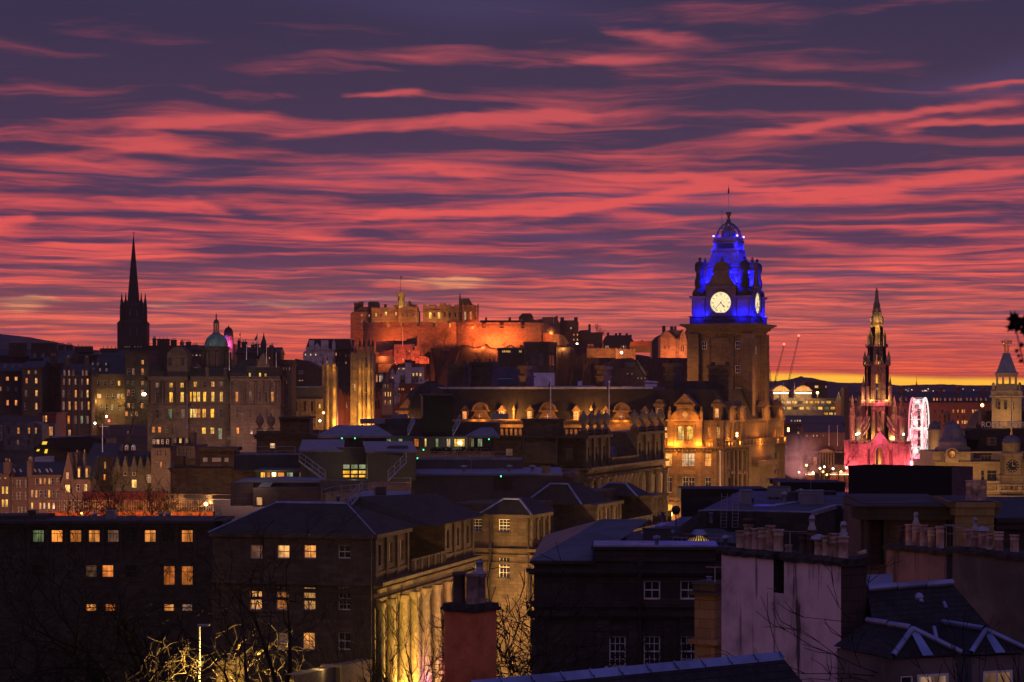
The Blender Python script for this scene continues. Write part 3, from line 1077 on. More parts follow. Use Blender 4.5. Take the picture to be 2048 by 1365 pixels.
 light(t,P(800,730,1072),15000,(1,.12,.06),1.)
 light(t,P(822,730,1068),13000,(1,.12,.06),1.)
 light(t,P(765,716,1068),7000,RED,1.)
 light(t,P(850,727,1070),7000,RED,1.)
 t=thing('castle_house','dark castle house with a hipped roof above the lit round gate tower','house',P(1052,690,Y))
 mb=MB()
 pwall(mb,1038,1066,634,660,Y+12,12)
 slab(mb,[(960,655),(960,641),(1040,641),(1040,655)],Y+16,8)
 slab(mb,[(970,641),(970,636),(974,635),(974,641)],Y+18,2)
 slab(mb,[(1017,641),(1017,635),(1022,635),(1022,641)],Y+18,2)
 mb.build('wall','sooty_stone',t)
 mb=MB()
 slab(mb,[(1037,635),(1045,627),(1062,627),(1067,635)],Y+12,13)
 mb.build('roof','slate_far',t)
 mb=MB()
 slab(mb,[(1044,652),(1055,632),(1070,640),(1078,652)],Y+2,8)
 mb.build('roof','slate_far',t)
 pwin(t,1043,641,2,4,Y+11.9,'m')
 t=thing('castle_gate_tower','round castle gate tower lit red orange with two dark loopholes','tower',P(1058,700,Y))
 mb=MB()
 plathe(mb,1058,Y+4,[(22,706),(21,690),(20,660),(20.6,658),(20.6,651)],20,0,True)
 slab(mb,[(1030,690),(1052,682),(1052,700),(1030,704)],Y-14,5)
 mb.build('wall','castle_stone',t)
 for x in(1059,1071):
  m2=MB()
  slab(m2,[(x-1.6,668),(x+1.6,668),(x+1.6,662),(x-1.6,662)],Y-2.1,1.2)
  m2 .build('loophole','dark_glass',t)
 light(t,P(1046,699,Y-14),18000,RED,1.)
 light(t,P(1068,698,Y-14),9000,RED,1.)
 t=thing('castle_barrack','castle lodging with a lit front wall and a steep roof beside the gate tower','house',P(1100,690,Y))
 mb=MB()
 pwall(mb,1085,1119,648,670,Y+8,12)
 slab(mb,[(1112,650),(1112,632),(1115.5,632),(1115.5,650)],Y+12,3)
 slab(mb,[(1068,652),(1068,640),(1086,638),(1086,652)],Y+14,6)
 mb.build('wall','castle_stone',t)
 mb=MB()
 slab(mb,[(1084,648.5),(1085,635),(1113,634),(1120,648.5)],Y+7,14)
 mb.build('roof','slate_far',t)
 m2=MB()
 m2 .tube(P(1107,650,Y+2),P(1107,634,Y+2),.12,.08)
 m2 .build('flagpole','white_paint',t)
 light(t,P(1102,668,Y-3),6000,ORANGE,1.)
 t=thing('castle_ramp_wall','curving castle ramp wall lit orange below the lodging','castle wall',P(1110,700,Y))
 mb=MB()
 pts=[(1082,Y-4,663,690),(1092,Y-12,667,692),(1105,Y-16,669,692),(1118,Y-14,668,692),(1128,Y-8,672,692),(1135,Y-6,682,694),(1140,Y-4,690,696)]
 for i in range(len(pts)-1):
  (xa,ya,ta,ba),(xb,yb,tb,bb)=pts[i],pts[i+1]
  A,B,C,D=P(xa,ba,ya),P(xb,bb,yb),P(xb,tb,yb),P(xa,ta,ya)
  mb.poly([A,B,C,D])
  mb.poly([D,C,C+Vector((0,2,0)),D+Vector((0,2,0))])
 mb.build('wall','castle_stone',t)
 light(t,P(1124,693,Y-26),15000,ORANGE,1.)
 light(t,P(1095,693,Y-28),5000,RED,1.)
 t=thing('castle_barrack','tall dark castle barrack with end chimneys and four small lit windows','house',P(1138,700,Y))
 mb=MB()
 pwall(mb,1119,1157,648,700,Y+16,14)
 mb.build('wall','sooty_stone',t)
 mb=MB()
 slab(mb,[(1118,648.5),(1121,641),(1155,641),(1158,648.5)],Y+15.5,15)
 mb.build('roof','slate_far',t)
 for x in(1121,1148.5):
  c=MB()
  slab(c,[(x,648),(x,635),(x+7,635),(x+7,648)],Y+20,4)
  c.build('chimney','sooty_stone',t)
 for x,y,g in((1142,657,'p'),(1147.5,670,'w'),(1155,670,'w'),(1147.5,680,'w'),(1155,680,'w'),(1141,645,'m')):
  pwin(t,x,y,2.6,3.4,Y+15.9,g)
 m2=MB()
 m2 .sphere(P(1154,688.5,Y+8),.55,8,5)
 m2 .build('wall_lamp','lamp_white',t)
 t=thing('castle_stable','low dark castle range with one chimney on the ridge','house',P(1180,700,Y))
 mb=MB()
 pwall(mb,1157,1205,665,702,Y+24,12)
 mb.build('wall','sooty_stone',t)
 mb=MB()
 slab(mb,[(1156,666),(1160,661),(1180,660),(1182,665),(1203,665),(1206,670)],Y+23.6,13)
 mb.build('roof','slate_far',t)
 c=MB()
 slab(c,[(1177,664),(1177,649),(1181.5,649),(1181.5,664)],Y+28,3)
 c.build('chimney','sooty_stone',t)
 tree('castle_tree','round leafless tree against the red sky behind the castle stables',P(1191,690,Y+42),11.5,3,'bark',depth=5,split=(2,3),twig=.03,group=None)
 t=thing('ridge_house','dark gabled house with five chimneys on the castle ridge','house',P(1238,700,Y-60))
 mb=MB()
 pwall(mb,1207,1267,684,700,Y-60,14)
 mb.build('wall','sooty_stone',t)
 mb=MB()
 slab(mb,[(1205,685),(1213,672),(1219,671),(1252,671),(1259,671),(1269,685)],Y-60.5,15)
 mb.build('roof','slate_far',t)
 for x,y0 in((1214,665),(1230,667),(1238,666),(1251.5,667),(1259,670)):
  c=MB()
  slab(c,[(x,676),(x,y0),(x+4.5,y0),(x+4.5,676)],Y-56,3)
  c.build('chimney','sooty_stone',t)
 for x,g in((1212,'p'),(1216,'p'),(1243,'m'),(1247,'p'),(1251,'m')):
  pwin(t,x,694,2,4.6,Y-60.1,g)
 t=thing('esplanade_wall','curved battlemented wall lit orange on the slope under the ridge house','castle wall',P(1215,715,1060))
 mb=MB()
 pwall(mb,1174,1234,697,716,1062,3,cren(1174,1234,696,1.8,9))
 pwall(mb,1232,1271,699,720,1055,3,cren(1232,1271,697.5,1.8,6))
 pwall(mb,1176,1187,690,700,1066,4,cren(1176,1187,688.5,1.5,3))
 mb.build('wall','castle_stone',t)
 light(t,P(1195,715,1048),9000,ORANGE,1.)
 light(t,P(1222,713,1048),7000,ORANGE,1.)
 light(t,P(1252,716,1040),7000,RED,1.)
 m2=MB()
 m2 .sphere(P(1243,705.5,1050),.6,8,5)
 m2 .build('wall_lamp','lamp_white',t)
 t=thing('reservoir_house','long low lit house with a pale roof on the castle ridge','house',P(1285,700,1050))
 mb=MB()
 pwall(mb,1261,1308,692,705,1058,9)
 slab(mb,[(1282,694),(1282,681),(1286,681),(1286,694)],1062,2)
 mb.build('wall','sandstone',t)
 mb=MB()
 slab(mb,[(1260,693),(1262,684),(1308,682),(1310,693)],1057.5,10)
 mb.build('roof','red_sandstone',t)
 pwin(t,1306,695,2.4,3.6,1057.8,'m')
 light(t,P(1280,697,1048),2500,ORANGE,.6)
 Y2=960.0
 t=thing('gabled_hall','gabled stone hall lit bright orange just beside the clock tower','hall',P(1350,720,Y2))
 mb=MB()
 slab(mb,[(1321,716),(1321,676),(1326,668),(1330,663),(1338,664),(1344,670),(1350,676),(1350,716)],Y2,16)
 slab(mb,[(1349,716),(1349,679),(1360,679),(1360,672),(1366,659),(1372,672),(1372,680),(1386,680),(1386,716)],Y2+1,14)
 for x in(1351,1354.5,1358,1373,1376,1379.5,1383):
  slab(mb,[(x-.7,716),(x+.7,716),(x+.7,679),(x,675),(x-.7,679)],Y2+.2,1)
 mb.build('wall','castle_stone',t)
 mb=MB()
 slab(mb,[(1330,664),(1345,659),(1362,662),(1362,680),(1350,680)],Y2+3,10)
 slab(mb,[(1371,668),(1374,660),(1384,662),(1388,681),(1371,681)],Y2+3,8)
 mb.build('roof','slate_far',t)
 for x0,x1,y in((1325,1331,652),(1341,1347,653),(1349,1353,653)):
  c=MB()
  slab(c,[(x0,668),(x0,y),(x1,y),(x1,668)],Y2+5,3)
  c.build('chimney','sooty_stone',t)
 for x in(1330,1338):
  pwin(t,x,695,2,6,Y2-.1,'d','s','sandstone_pale')
 for x in(1363,1367):
  pwin(t,x,697,2,12,Y2+.9,'d','s','sandstone_pale')
 light(t,P(1340,716,Y2-10),8000,RED,1.)
 light(t,P(1358,716,Y2-8),9000,(1,.3,.1),1.)
 light(t,P(1379,716,Y2-8),9000,(1,.3,.1),1.)
 t=thing('ridge_house','plain dark house on the castle slope left of the gabled hall','house',P(1316,710,980))
 mb=MB()
 slab(mb,[(1304,716),(1304,684),(1313,674),(1321,670),(1326,684),(1326,716)],990,12)
 mb.build('wall','sooty_stone',t)
 t['label']='plain dark gable end on the castle slope between low house and gabled hall'
build_castle()
# ================================================================ the old town on its ridge
def block(name,label,cat,x0,x1,Y,dep,ytop,ybase,rows,yaw=0.0,side=None,**kw):
 q=rect(x0,x1,Y,dep,yaw)
 fr={0:rows}
 if side:
  fr.update(side)
 rh=kw.pop('ridge',None)
 if rh is not None:
  kw['roof_h']=(ytop-rh)/FPX*Y
 return building(name,label,cat,q,min(zz(ybase,Y),zz(ybase,Y)),zz(ytop,Y),fr,**kw)
def pchim(t,x0,x1,ytop,ybot,Y,dep=1.6,pots=0,mat='sooty_stone'):
 """chimney given by its outline in the photograph"""
 cx=((x0+x1)/2-1024)/FPX*Y
 return chimney(t,(cx,Y+dep/2),(1,0),(x1-x0)/FPX*Y,dep,zz(ybot,Y),zz(ytop,Y),pots,mat,.75,.14)
def dormer(t,px,ytop,ybot,w,Y,g='m',mat='old_town_stone',dep=3.0):
 mb=MB()
 slab(mb,[(px-w/2,ybot),(px+w/2,ybot),(px+w/2,ytop+w*.6),(px,ytop),(px-w/2,ytop+w*.6)],Y,dep)
 o=mb.build('dormer',mat,t)
 win=pwin(o,px,(ytop+w*.6+ybot)/2+.4,w*.62,(ybot-ytop-w*.6)*.86,Y-.02,g)
 return o
def flagpole(name,label,px,ytop,ybot,Y,r=.09,flag=None,mat='white_paint',group=None):
 mb=MB()
 b=P(px,ybot,Y)
 t=thing(name,label,'flagpole',b,group)
 top=P(px,ytop,Y)
 mb.tube(b,top,r,r*.6,6)
 mb.sphere((top.x,top.y,top.z),r*1.6,6,4)
 mb.build('pole',mat,t)
 if flag:
  m2=MB()
  slab(m2,flag,Y,.04)
  m2 .build('flag','dark_metal',t)
 return t
def build_old_town():
 Y=900.0
 t=thing('church_spire','tall black church spire with pinnacled tower against the red sky','church',P(267,720,Y))
 mb=MB()
 plathe(mb,267,Y,[(30*1.3,720),(30*1.3,650),(31*1.3,648),(24*1.3,640),(24*1.3,612),(16*1.3,603)],4,pi/4)
 for s in(-1,1):
  for yy in(-3.4,3.4):
   x=267+s*23.5
   plathe(mb,x,Y+yy*1.4,[(4.6,720),(4.2,640),(3.8,615),(3.2,609)],8)
 mb.build('tower','black_stone',t)
 for s,x in((-1,243.5),(1,290.5),(-1,251.5),(1,282.5)):
  for yy in(-5,5):
   m=MB()
   top=586 if abs(x-267)>20 else 584
   plathe(m,x,Y+yy,[(3.0,612),(2.6,601),(2.0,600),(.9,590),(.2,top)],8)
   m.build('pinnacle','black_stone',t)
 m=MB()
 plathe(m,267,Y,[(12.5,606),(11.4,592),(.9,474)],8,pi/8)
 m.build('spire','black_stone',t)
 m=MB()
 m.tube(P(267.5,475,Y),P(267.5,463,Y),.14,.1,4)
 m.tube(P(265,466.5,Y),P(270,466.5,Y),.12,.12,4)
 m.build('cross','dark_metal',t)
 for y,h in((626,14),(664,14)):
  for x in(260,274):
   pwin(t,x,y,3.2,h,Y-24/FPX*Y*1.3*.708-.08-(1.4 if y>650 else 0),'d','as','black_stone')
 S=[]
 S.append(block('tenement','dark tenement with a huge chimney stack at the far left skyline','tenement',-40,62,760,14,712,800,[],wall='sooty_stone',ridge=698,group='dark tenements on the old town ridge')[0])
 pchim(S[-1],18,50,686,715,755,3,6,'old_town_stone')
 S.append(block('tenement','dark tenement with a broad chimney wall and two small gabled dormers','tenement',58,140,740,14,718,800,[],wall='sooty_stone',ridge=700,group='dark tenements on the old town ridge')[0])
 pchim(S[-1],62,110,686,712,744,3,7,'sooty_stone')
 pchim(S[-1],97,113,702,728,733,3,0,'old_town_stone')
 dormer(S[-1],70,703,715,7,737,'d')
 dormer(S[-1],86,704,715,7,737,'d')
 S.append(block('tenement','black roofed tenement just left of the tall spire','tenement',112,250,780,14,712,800,[],wall='black_stone',ridge=700,group='dark tenements on the old town ridge')[0])
 for a,b,y in((116,127,690),(132,143,690),(150,184,693)):
  pchim(S[-1],a,b,y,705,782,2,4)
 pchim(S[-1],200,236,697,708,784,2,4)
 mb=MB()
 slab(mb,[(185,709),(196,703),(200,709)],776,4)
 mb.build('gable','sandstone_pale',S[-1])
 S.append(block('tenement','dark flat topped hall with tiny lit windows below the tall spire','tenement',236,372,800,16,692,800,[(683.5,2,2,[])]if False else[],wall='sooty_stone',cornice=.2,flat='felt_roof',group='dark tenements on the old town ridge')[0])
 for a,b,y in((305,311,677),(314,338,678),(341,352,680),(360,366,684)):
  pchim(S[-1],a,b,y,694,805,2,3)
 for x in(250,254,259,270,276,282):
  pwin(S[-1],x,694,2.2,2.2,799.9,'m')
 mb=MB()
 for i in range(4):
  mb.tube(P(362+i*3.2,694,796),P(362+i*3.2,678,796),.08)
 for y in(681,686,691):
  mb.tube(P(361,y,796),P(372,y,796),.08)
 mb.build('scaffold','galvanised',S[-1])
 S.append(block('tenement','small dark house with a pale gable end right of the chimney cluster','tenement',366,408,790,14,700,800,[(711,3,3,[(379,'m'),(386,'m'),(393,'p'),(400,'m')])],wall='sooty_stone',ridge=690,group='dark tenements on the old town ridge')[0])
 pchim(S[-1],372,381,684,696,792,2,3)
 pchim(S[-1],384,395,690,699,792,2,3,'pink_stone')
 for x in(379,393):
  dormer(S[-1],x,727,746,12,700,'p','pink_stone')
 A,_=block('tenement','dark tenement at the picture edge with three blue skylights and four lit windows','tenement',-40,46,660,13,743,832,[(758,8,6,[(14.5,'w'),(32,'w'),(-8,'d')]),(778,9,5,[(0,'o'),(16,'d'),(32,'d')]),(806,11,5,[(15,'w'),(32,'w'),(-10,'d')])],wall='black_stone',ridge=726)
 for x in(10,25,40):
  m=MB()
  slab(m,[(x-4,736),(x+2,736),(x+4,729),(x-1,729)],658.2,.3)
  m.build('skylight','pale_membrane',A)
 B,_=block('tenement','narrow sooty tenement with one deep red window and five warm windows','tenement',44,84,655,14,736,832,[(745,7,4.5,[(57.5,'w'),(71.5,'m')]),(762,11,5,[(53,'o'),(72.5,'w')]),(787,12,5,[(52,'m'),(73,'w')]),(813,14,5,[(51,'d'),(72.5,'w')])],wall='old_town_stone',ridge=722)
 C,_=block('tenement','blank sooty stone gable wall between the lit tenements','tenement',82,124,665,14,728,850,[],wall='old_town_stone',ridge=714)
 pchim(C,100,112,712,736,664,2,3,'old_town_stone')
 D,F=block('baronial_tenement','pinkish brown baronial tenement with tall dim windows and gabled dormers','tenement',122,188,650,15,752,880,[(764,12,3.6,[(128,'m'),(139,'m'),(151,'m'),(164,'m'),(175,'w')]),(788,15,4,[(127,'m'),(139.5,'d'),(151.5,'w'),(163.5,'m'),(175,'y')]),(812,17,4.4,[(127,'m'),(139,'w'),(151.5,'w'),(164,'m'),(177.5,'w')]),(840,16,5,[(126,'p'),(137,'w'),(151.5,'m'),(163.5,'g'),(175,'m')]),(866,12,5,[(127,'m'),(139,'w')])],wall='pink_stone',ridge=728,strings=(zz(775,650),zz(800,650),zz(826,650)))
 for x,g in((129,'m'),(138,'m'),(146,'d'),(166,'m'),(173,'m')):
  dormer(D,x,737,752,5.5,649,g,'pink_stone')
 for x in(132,169):
  pchim(D,x,x+6,716,740,652,2,3,'pink_stone')
 m=MB()
 for x in(134,145.5,157.5,170):
  slab(m,[(x-.7,872),(x+.7,872),(x+.7,752),(x-.7,752)],649.6,.45)
 plathe(m,184,650,[(5,872),(5,752),(5.6,750)],12,0,True)
 m.build('pilaster','pink_stone',D)
 m=MB()
 plathe(m,184,650,[(6,751),(4.2,744),(.3,733)],12,0,True)
 m.build('turret_roof','slate_far',D)
 E,F=block('bank_annex','stone block lit yellow at street level with round headed dormers above','building',187,250,655,16,749,850,[(767,10,5,[(197,'d'),(210,'d'),(224,'d'),(238,'y')]),(793,9,5,[(194.5,'y'),(200,'p'),(215,'d'),(227,'d'),(237,'p'),(244.5,'y')]),(815,11,4,[(192,'d'),(203,'m'),(213,'d'),(224.5,'g'),(237,'m')])],wall='sandstone',ridge=712,strings=(zz(803,655),zz(778,655)))
 for x in(185.5,196,212):
  dormer(E,x,722,731,5.5,657,'m')
 for x in(187,200,213):
  pwin(E,x,740,3,6,654.2,'m')
 light(E,P(195,803,653.4),420,(1,.62,.16),.5)
 light(E,P(240,803,653.4),420,(1,.62,.16),.5)
 light(E,P(216,832,648),1300,(1,.62,.2),.5)
 G,F=block('stair_tower_block','plain tower block with orange stair windows beside the domed bank','building',250,297,652,15,706,850,[(725,9,5,[(285,'w')]),(744,13,5,[(257,'d'),(266.5,'m'),(285,'o')]),(767,8,5,[(256,'d'),(266,'d'),(285,'o')]),(786,12,5.5,[(256.5,'o'),(266,'d'),(285,'o')]),(812,10,5,[(257,'w'),(266,'m'),(284,'w')]),(828,9,5,[(253,'w'),(264,'o'),(273,'o')])],wall='old_town_stone',flat='felt_roof',parapet=.6)
 m=MB()
 plathe(m,288,649,[(2.6,792),(4.4,789),(3,786)],8,0,True)
 m.build('globe_lamp','lamp_white',G)
 light(G,P(288,795,646),900,(1,.72,.3),.4)
 Y=630.0
 bank=thing('domed_bank','large stone bank with a green copper dome and rows of bright yellow windows','bank',P(420,905,Y))
 mb=MB()
 sills=mb
 def front(x0,x1,yy,ytop,ybase,rows,dep=18):
  q=rect(x0,x1,yy,dep)
  for i in range(4):
   F=Face(q[i],q[(i+1)%4])
   ws=W(F,rows)if i==0 else[]
   facade(mb,F,0,F.L,zz(ybase,yy),zz(ytop,yy),ws,.3)
   place(bank,F,ws,'sandstone_pale',.3)
   for(py,h,o)in((ytop,1.0,.55),(ytop+4.5,.35,.3),(812,.6,.35),(843,.7,.3)):
    z=zz(py,yy)
    strip(mb,F,-o,F.L+o,z-h/2,z+h/2,o,-.004)
  mb.poly([(p[0],p[1],zz(ytop,yy))for p in q])
  return Face(q[0],q[1])
 F1=front(295,376,Y,757,905,[(771,10,7,[(314.5,'m'),(342,'y'),(364,'y')]),(795,21,7,[(314.5,'d'),(342,'y'),(364,'y')],'ac'),(828,19,7,[(314,'d'),(340,'g'),(366,'m')]),(860,12,6.5,[(307,'o'),(319,'o'),(334,'m')])])
 F2=front(376,461,Y+4,757,905,[(769,11,7,[(390.5,'y'),(409,'d'),(425.5,'w'),(442,'m')]),(794,20,6.6,[(380,'y'),(389,'y'),(397,'y'),(409,'y'),(425.5,'y'),(442.5,'y')]),(827,18,7.5,[(381,'y'),(389.5,'y'),(397,'w'),(408,'y'),(424.5,'y'),(441.5,'s')]),(862,13,8,[(407.5,'y'),(424.5,'y')]),(868,22,8,[(440,'g'),(457,'d')],'ac')])
 F3=front(461,561,Y-2,757,905,[(770,9,5,[(472.5,'s'),(543.5,'s')]),(794,20,5.5,[(473.5,'w'),(500.5,'m'),(519.5,'d'),(532,'d'),(544.5,'w')],'ac'),(827,18,5.5,[(474.5,'s'),(501.5,'s'),(522,'s'),(533.5,'d'),(545,'m')]),(862,13,5.5,[(475.5,'w'),(502.5,'m'),(530,'d')])])
 for x in(461,466,480,486,489,494,507,512,526,538,550,556):
  slab(mb,[(x-.9,808),(x+.9,808),(x+.9,764),(x-.9,764)],Y-2.7,.8)
 for x in(297,302,325,331,353,373):
  slab(mb,[(x-1.2,808),(x+1.2,808),(x+1.2,764),(x-1.2,764)],Y-.8,.9)
 for y in range(815,842,3):
  slab(mb,[(461,y+1.6),(561,y+1.6),(561,y),(461,y)],Y-2.15,.2)
 slab(mb,[(334,757),(334,707),(340,701),(348,694),(362,694),(370,701),(374,707),(374,757)],Y+1.5,9)
 slab(mb,[(376,757),(376,747),(461,747),(461,757)],Y+5,1)
 slab(mb,[(493,757),(493,733),(559,733),(559,757)],Y+1,10)
 slab(mb,[(512,735),(516,722),(526,706),(536,722),(540,735)],Y+.4,8)
 slab(mb,[(461,757),(461,746),(493,746),(493,757)],Y,1)
 slab(mb,[(296,757),(296,742),(334,742),(334,757)],Y+3,1)
 mb.build('wall',['old_town_stone'],bank)
 m=MB()
 slab(m,[(461,760),(461,757.8),(561,757.8),(561,760)],Y-3,.5)
 m.build('cornice','pink_stone',bank)
 for x in(341,366):
  pwin(bank,x,724,7,16,Y+1.4,'d','as','old_town_stone')
 for x,g in((499.5,'y'),(520,'y'),(531,'w')):
  pwin(bank,x,752,4.4,12 if x<525 else 9,Y+.95,g,'as','old_town_stone')
 m=MB()
 slab(m,[(372,748),(380,736),(462,736),(492,718),(512,718),(520,733),(494,747)],Y+8,8)
 slab(m,[(296,748),(302,728),(332,728),(334,748)],Y+6,8)
 m.build('roof','slate_far',bank)
 dome=MB()
 plathe(dome,432.5,Y+12,[(27,757),(27,738),(29,737),(25,735),(25,701),(29,700),(28,697),(24,694)],16,0,False)
 for i in range(8):
  a=2*pi*i/8+.2
  x=(432.5-1024)/FPX*(Y+12)
  r=27/FPX*Y
  dome.lathe((x+r*cos(a),Y+12+r*sin(a)),[(.5,zz(735,Y)),(.45,zz(703,Y))],6)
  dome.obox((x+r*.93*cos(a),Y+12+r*.93*sin(a)),(-sin(a),cos(a)),1.5,.8,zz(700,Y),zz(692,Y))
 do=dome.build('drum','sooty_stone',bank)
 m=MB()
 prof=[(23.5*cos(i/10*1.35),695-28*sin(i/10*1.35))for i in range(11)]
 plathe(m,432.5,Y+12,prof,24,0,True)
 for i in range(16):
  a=2*pi*i/16
  x=(432.5-1024)/FPX*(Y+12)
  k=FPX/(Y+12)
  for j in range(10):
   (r0,y0),(r1,y1)=prof[j],prof[j+1]
   m.tube((x+r0/k*cos(a),Y+12+r0/k*sin(a),zz(y0,Y+12)),(x+r1/k*cos(a),Y+12+r1/k*sin(a),zz(y1,Y+12)),.1,.1,4)
 m.build('dome','verdigris',bank)
 m=MB()
 plathe(m,432.5,Y+12,[(8,668),(6.5,665),(5.8,661),(5.8,660)],10)
 for i in range(8):
  a=2*pi*i/8
  x=(432.5-1024)/FPX*(Y+12)
  m.lathe((x+.72*cos(a),Y+12+.72*sin(a)),[(.14,zz(661,Y+12)),(.13,zz(647,Y+12))],5)
 plathe(m,432.5,Y+12,[(6.5,648),(6.5,646)],10)
 lan=m.build('lantern','sandstone_pale',bank)
 m=MB()
 plathe(m,432.5,Y+12,[(5.6,646),(5,642.5),(2.6,640),(1.2,639)],10,0,True)
 m.build('lantern_cap','sooty_stone',lan)
 m=MB()
 plathe(m,432.5,Y+12,[(1.3,640),(1.2,636),(1.5,632),(.8,630.5),(.9,629),(.2,627)],6,0,True)
 m.build('statue','sooty_stone',bank)
 for x0,x1,y in((411,417,735),(448,454,736)):
  pchim(bank,x0,x1,y,755,Y+3,1.5,0)
 light(bank,P(520,915,Y-30),21000,(1,.45,.38),3)
 light(bank,P(475,890,Y-26),11000,(1,.45,.38),3)
 light(bank,P(400,905,Y-22),4500,(1,.6,.25),2)
 light(bank,P(330,890,Y-25),4000,(1,.6,.25),2)
 light(bank,P(425,730,Y-26),2500,(.8,.9,.8),2)
 t=thing('lit_cupola','small dark cupola over a bright pink lit drum behind the green dome','cupola',P(457,720,720))
 m=MB()
 plathe(m,457,720,[(10,720),(10,672),(9,670)],12)
 slab(m,[(440,730),(440,688),(458,686),(474,690),(474,730)],722,8)
 m.build('drum','sandstone_pale',t)
 m=MB()
 plathe(m,457,720,[(9.5,671),(9,664),(7,658.5),(4,655.5),(1.4,654.5),(1,652),(.2,650)],12,0,True)
 m.build('dome','black_stone',t)
 light(t,P(457,690,717.2),800,(1,.08,.55),.3)
 light(t,P(463,690,717.6),500,(1,.05,.4),.4)
 light(t,P(449,676,717.6),160,(.2,.1,1),.3)
 t,F=block('baronial_house','dark baronial house with a conical turret and many chimneys by the flags','house',473,560,690,12,706,800,[],wall='sooty_stone',ridge=694)
 for a,b,y in((475,480,682),(483,493,684),(502,508,690),(510,517,688),(541,546,692)):
  pchim(t,a,b,y,702,692,2,2)
 m=MB()
 plathe(m,527.5,688,[(6.5,740),(6.5,691),(7.2,690),(3.2,679),(.9,670),(.2,664)],10)
 m.build('turret','sooty_stone',t)
 m=MB()
 slab(m,[(536,740),(536,697),(540,690),(544,697),(544,740)],686,6)
 m.build('gable','old_town_stone',t)
 pwin(t,539,718,2.4,6,685.9,'w')
 t,F=block('tower_house','tall narrow tower house with slit windows at the end of the bank','house',560,584,640,12,728,880,[(738,6,2,[(563,'m'),(567.5,'m'),(573,'m'),(579,'m')]),(765,7,2,[(563,'d'),(568,'m'),(573.5,'m')]),(795,7,2,[(566,'d'),(574,'d')]),(825,7,2,[(566,'d')])],wall='old_town_stone',flat='felt_roof',parapet=1.2)
 for x in(547,557):
  m=MB()
  slab(m,[(x,735),(x,706),(x+2,704),(x+4,706),(x+4,735)],655,3)
  m.build('chimney','sooty_stone',t)
 m=MB()
 m.tube(P(551,706,655),P(551,696,655),.08)
 m.tube(P(549,700,655),P(553,700,655),.06)
 m.build('finial','dark_metal',t)
 flagpole('flagpole','flagpole with a hanging dark flag above the baronial house',515.5,664,712,640,.1,[(515,666),(514.6,679),(510,682),(508.5,679),(513,672)])
 for x,y0,y1,lb in((493,690,720,'bare white flagpole on the bank roof near the green dome'),(458.5,683,742,'tall bare flagpole standing just right of the green dome drum'),(533,684,728,'bare white flagpole beside the conical turret'),(552.5,707,735,'short flagpole on the roof edge at the end of the bank')):
  flagpole('flagpole',lb,x,y0,y1,628,.07)
 flagpole('flagpole','thin distant flagpole with small flag between dome and turret',481,666,690,720,.07,[(480.8,667),(478.8,668),(478.8,672),(480.8,672)],'dark_metal')
 flagpole('flagpole','slim white flagpole in front of the yellow bank windows',374.5,790,858,480,.07)
 t=thing('cupola_house','slim stone turret with a silver onion cap beside the dark church','turret',P(584,800,700))
 m=MB()
 plathe(m,585,700,[(5,800),(5,745),(5.6,744)],10)
 m.build('shaft','sandstone_pale',t)
 m=MB()
 plathe(m,585,700,[(5,744),(5.4,741),(4.4,737),(1.6,733),(.6,728),(.15,722)],10,0,True)
 m.build('cap','galvanised',t)
 light(t,P(590,770,697),500,(1,.6,.25),.4)
 t=thing('dark_church','broad black church roof with three tiny bright windows under the white gables','church',P(610,800,740))
 m=MB()
 slab(m,[(572,800),(572,735),(586,721),(592,718),(600,721),(612,721),(640,736),(650,745),(650,800)],740,20)
 m.build('wall','black_stone',t)
 pwin(t,602,745,8,7,739.9,'d','x')
 for x in(599,602,605):
  pwin(t,x,761.5,2,2,739.9,'y')
 t=thing('white_gabled_house','white harled house with steep gables left of the castle','house',P(640,740,900))
 m=MB()
 slab(m,[(606,720),(606,706),(612,701),(612,694),(618,694),(650,694),(664,700),(668,682),(668,740),(640,733),(622,727)],900,12)
 for x0,x1 in((618,628),(642,656)):
  slab(m,[(x0,700),(x0,681),(x1,681),(x1,700)],899,4)
 slab(m,[(629,700),(629,693),(634,686),(639,693),(639,700)],899.2,4)
 slab(m,[(664,700),(664,686),(667,680),(670,686),(670,700)],899,3)
 m.build('wall','harling_white',t)
 m=MB()
 slab(m,[(611,698),(618,678),(664,678),(700,678),(704,698)],902,9)
 m.build('roof','slate_far',t)
 for x,y,g in((611,710,'p'),(621.5,710,'p'),(631.5,710,'p'),(642,710,'d'),(621.5,724,'d'),(631.5,724,'d'),(642,724,'d'),(634,696,'d')):
  pwin(t,x,y,2.4,3.6,899.1 if y==696 else 899.9,g)
 t,F=block('tenement','dark tenement under the castle rock with a pale skylight and scattered lit windows','tenement',667,706,905,14,698,790,[(709,6,2.4,[(672,'w'),(680,'d')]),(695,5,2.4,[(694,'p')]),(712,4,2,[(692,'m'),(698,'d')]),(726,4,2,[(692,'p'),(676,'d')])],wall='black_stone',ridge=680)
 m=MB()
 slab(m,[(675,687),(685,687),(685,682),(675,682)],903,.3)
 m.build('skylight','pale_membrane',t)
 Y=720.0
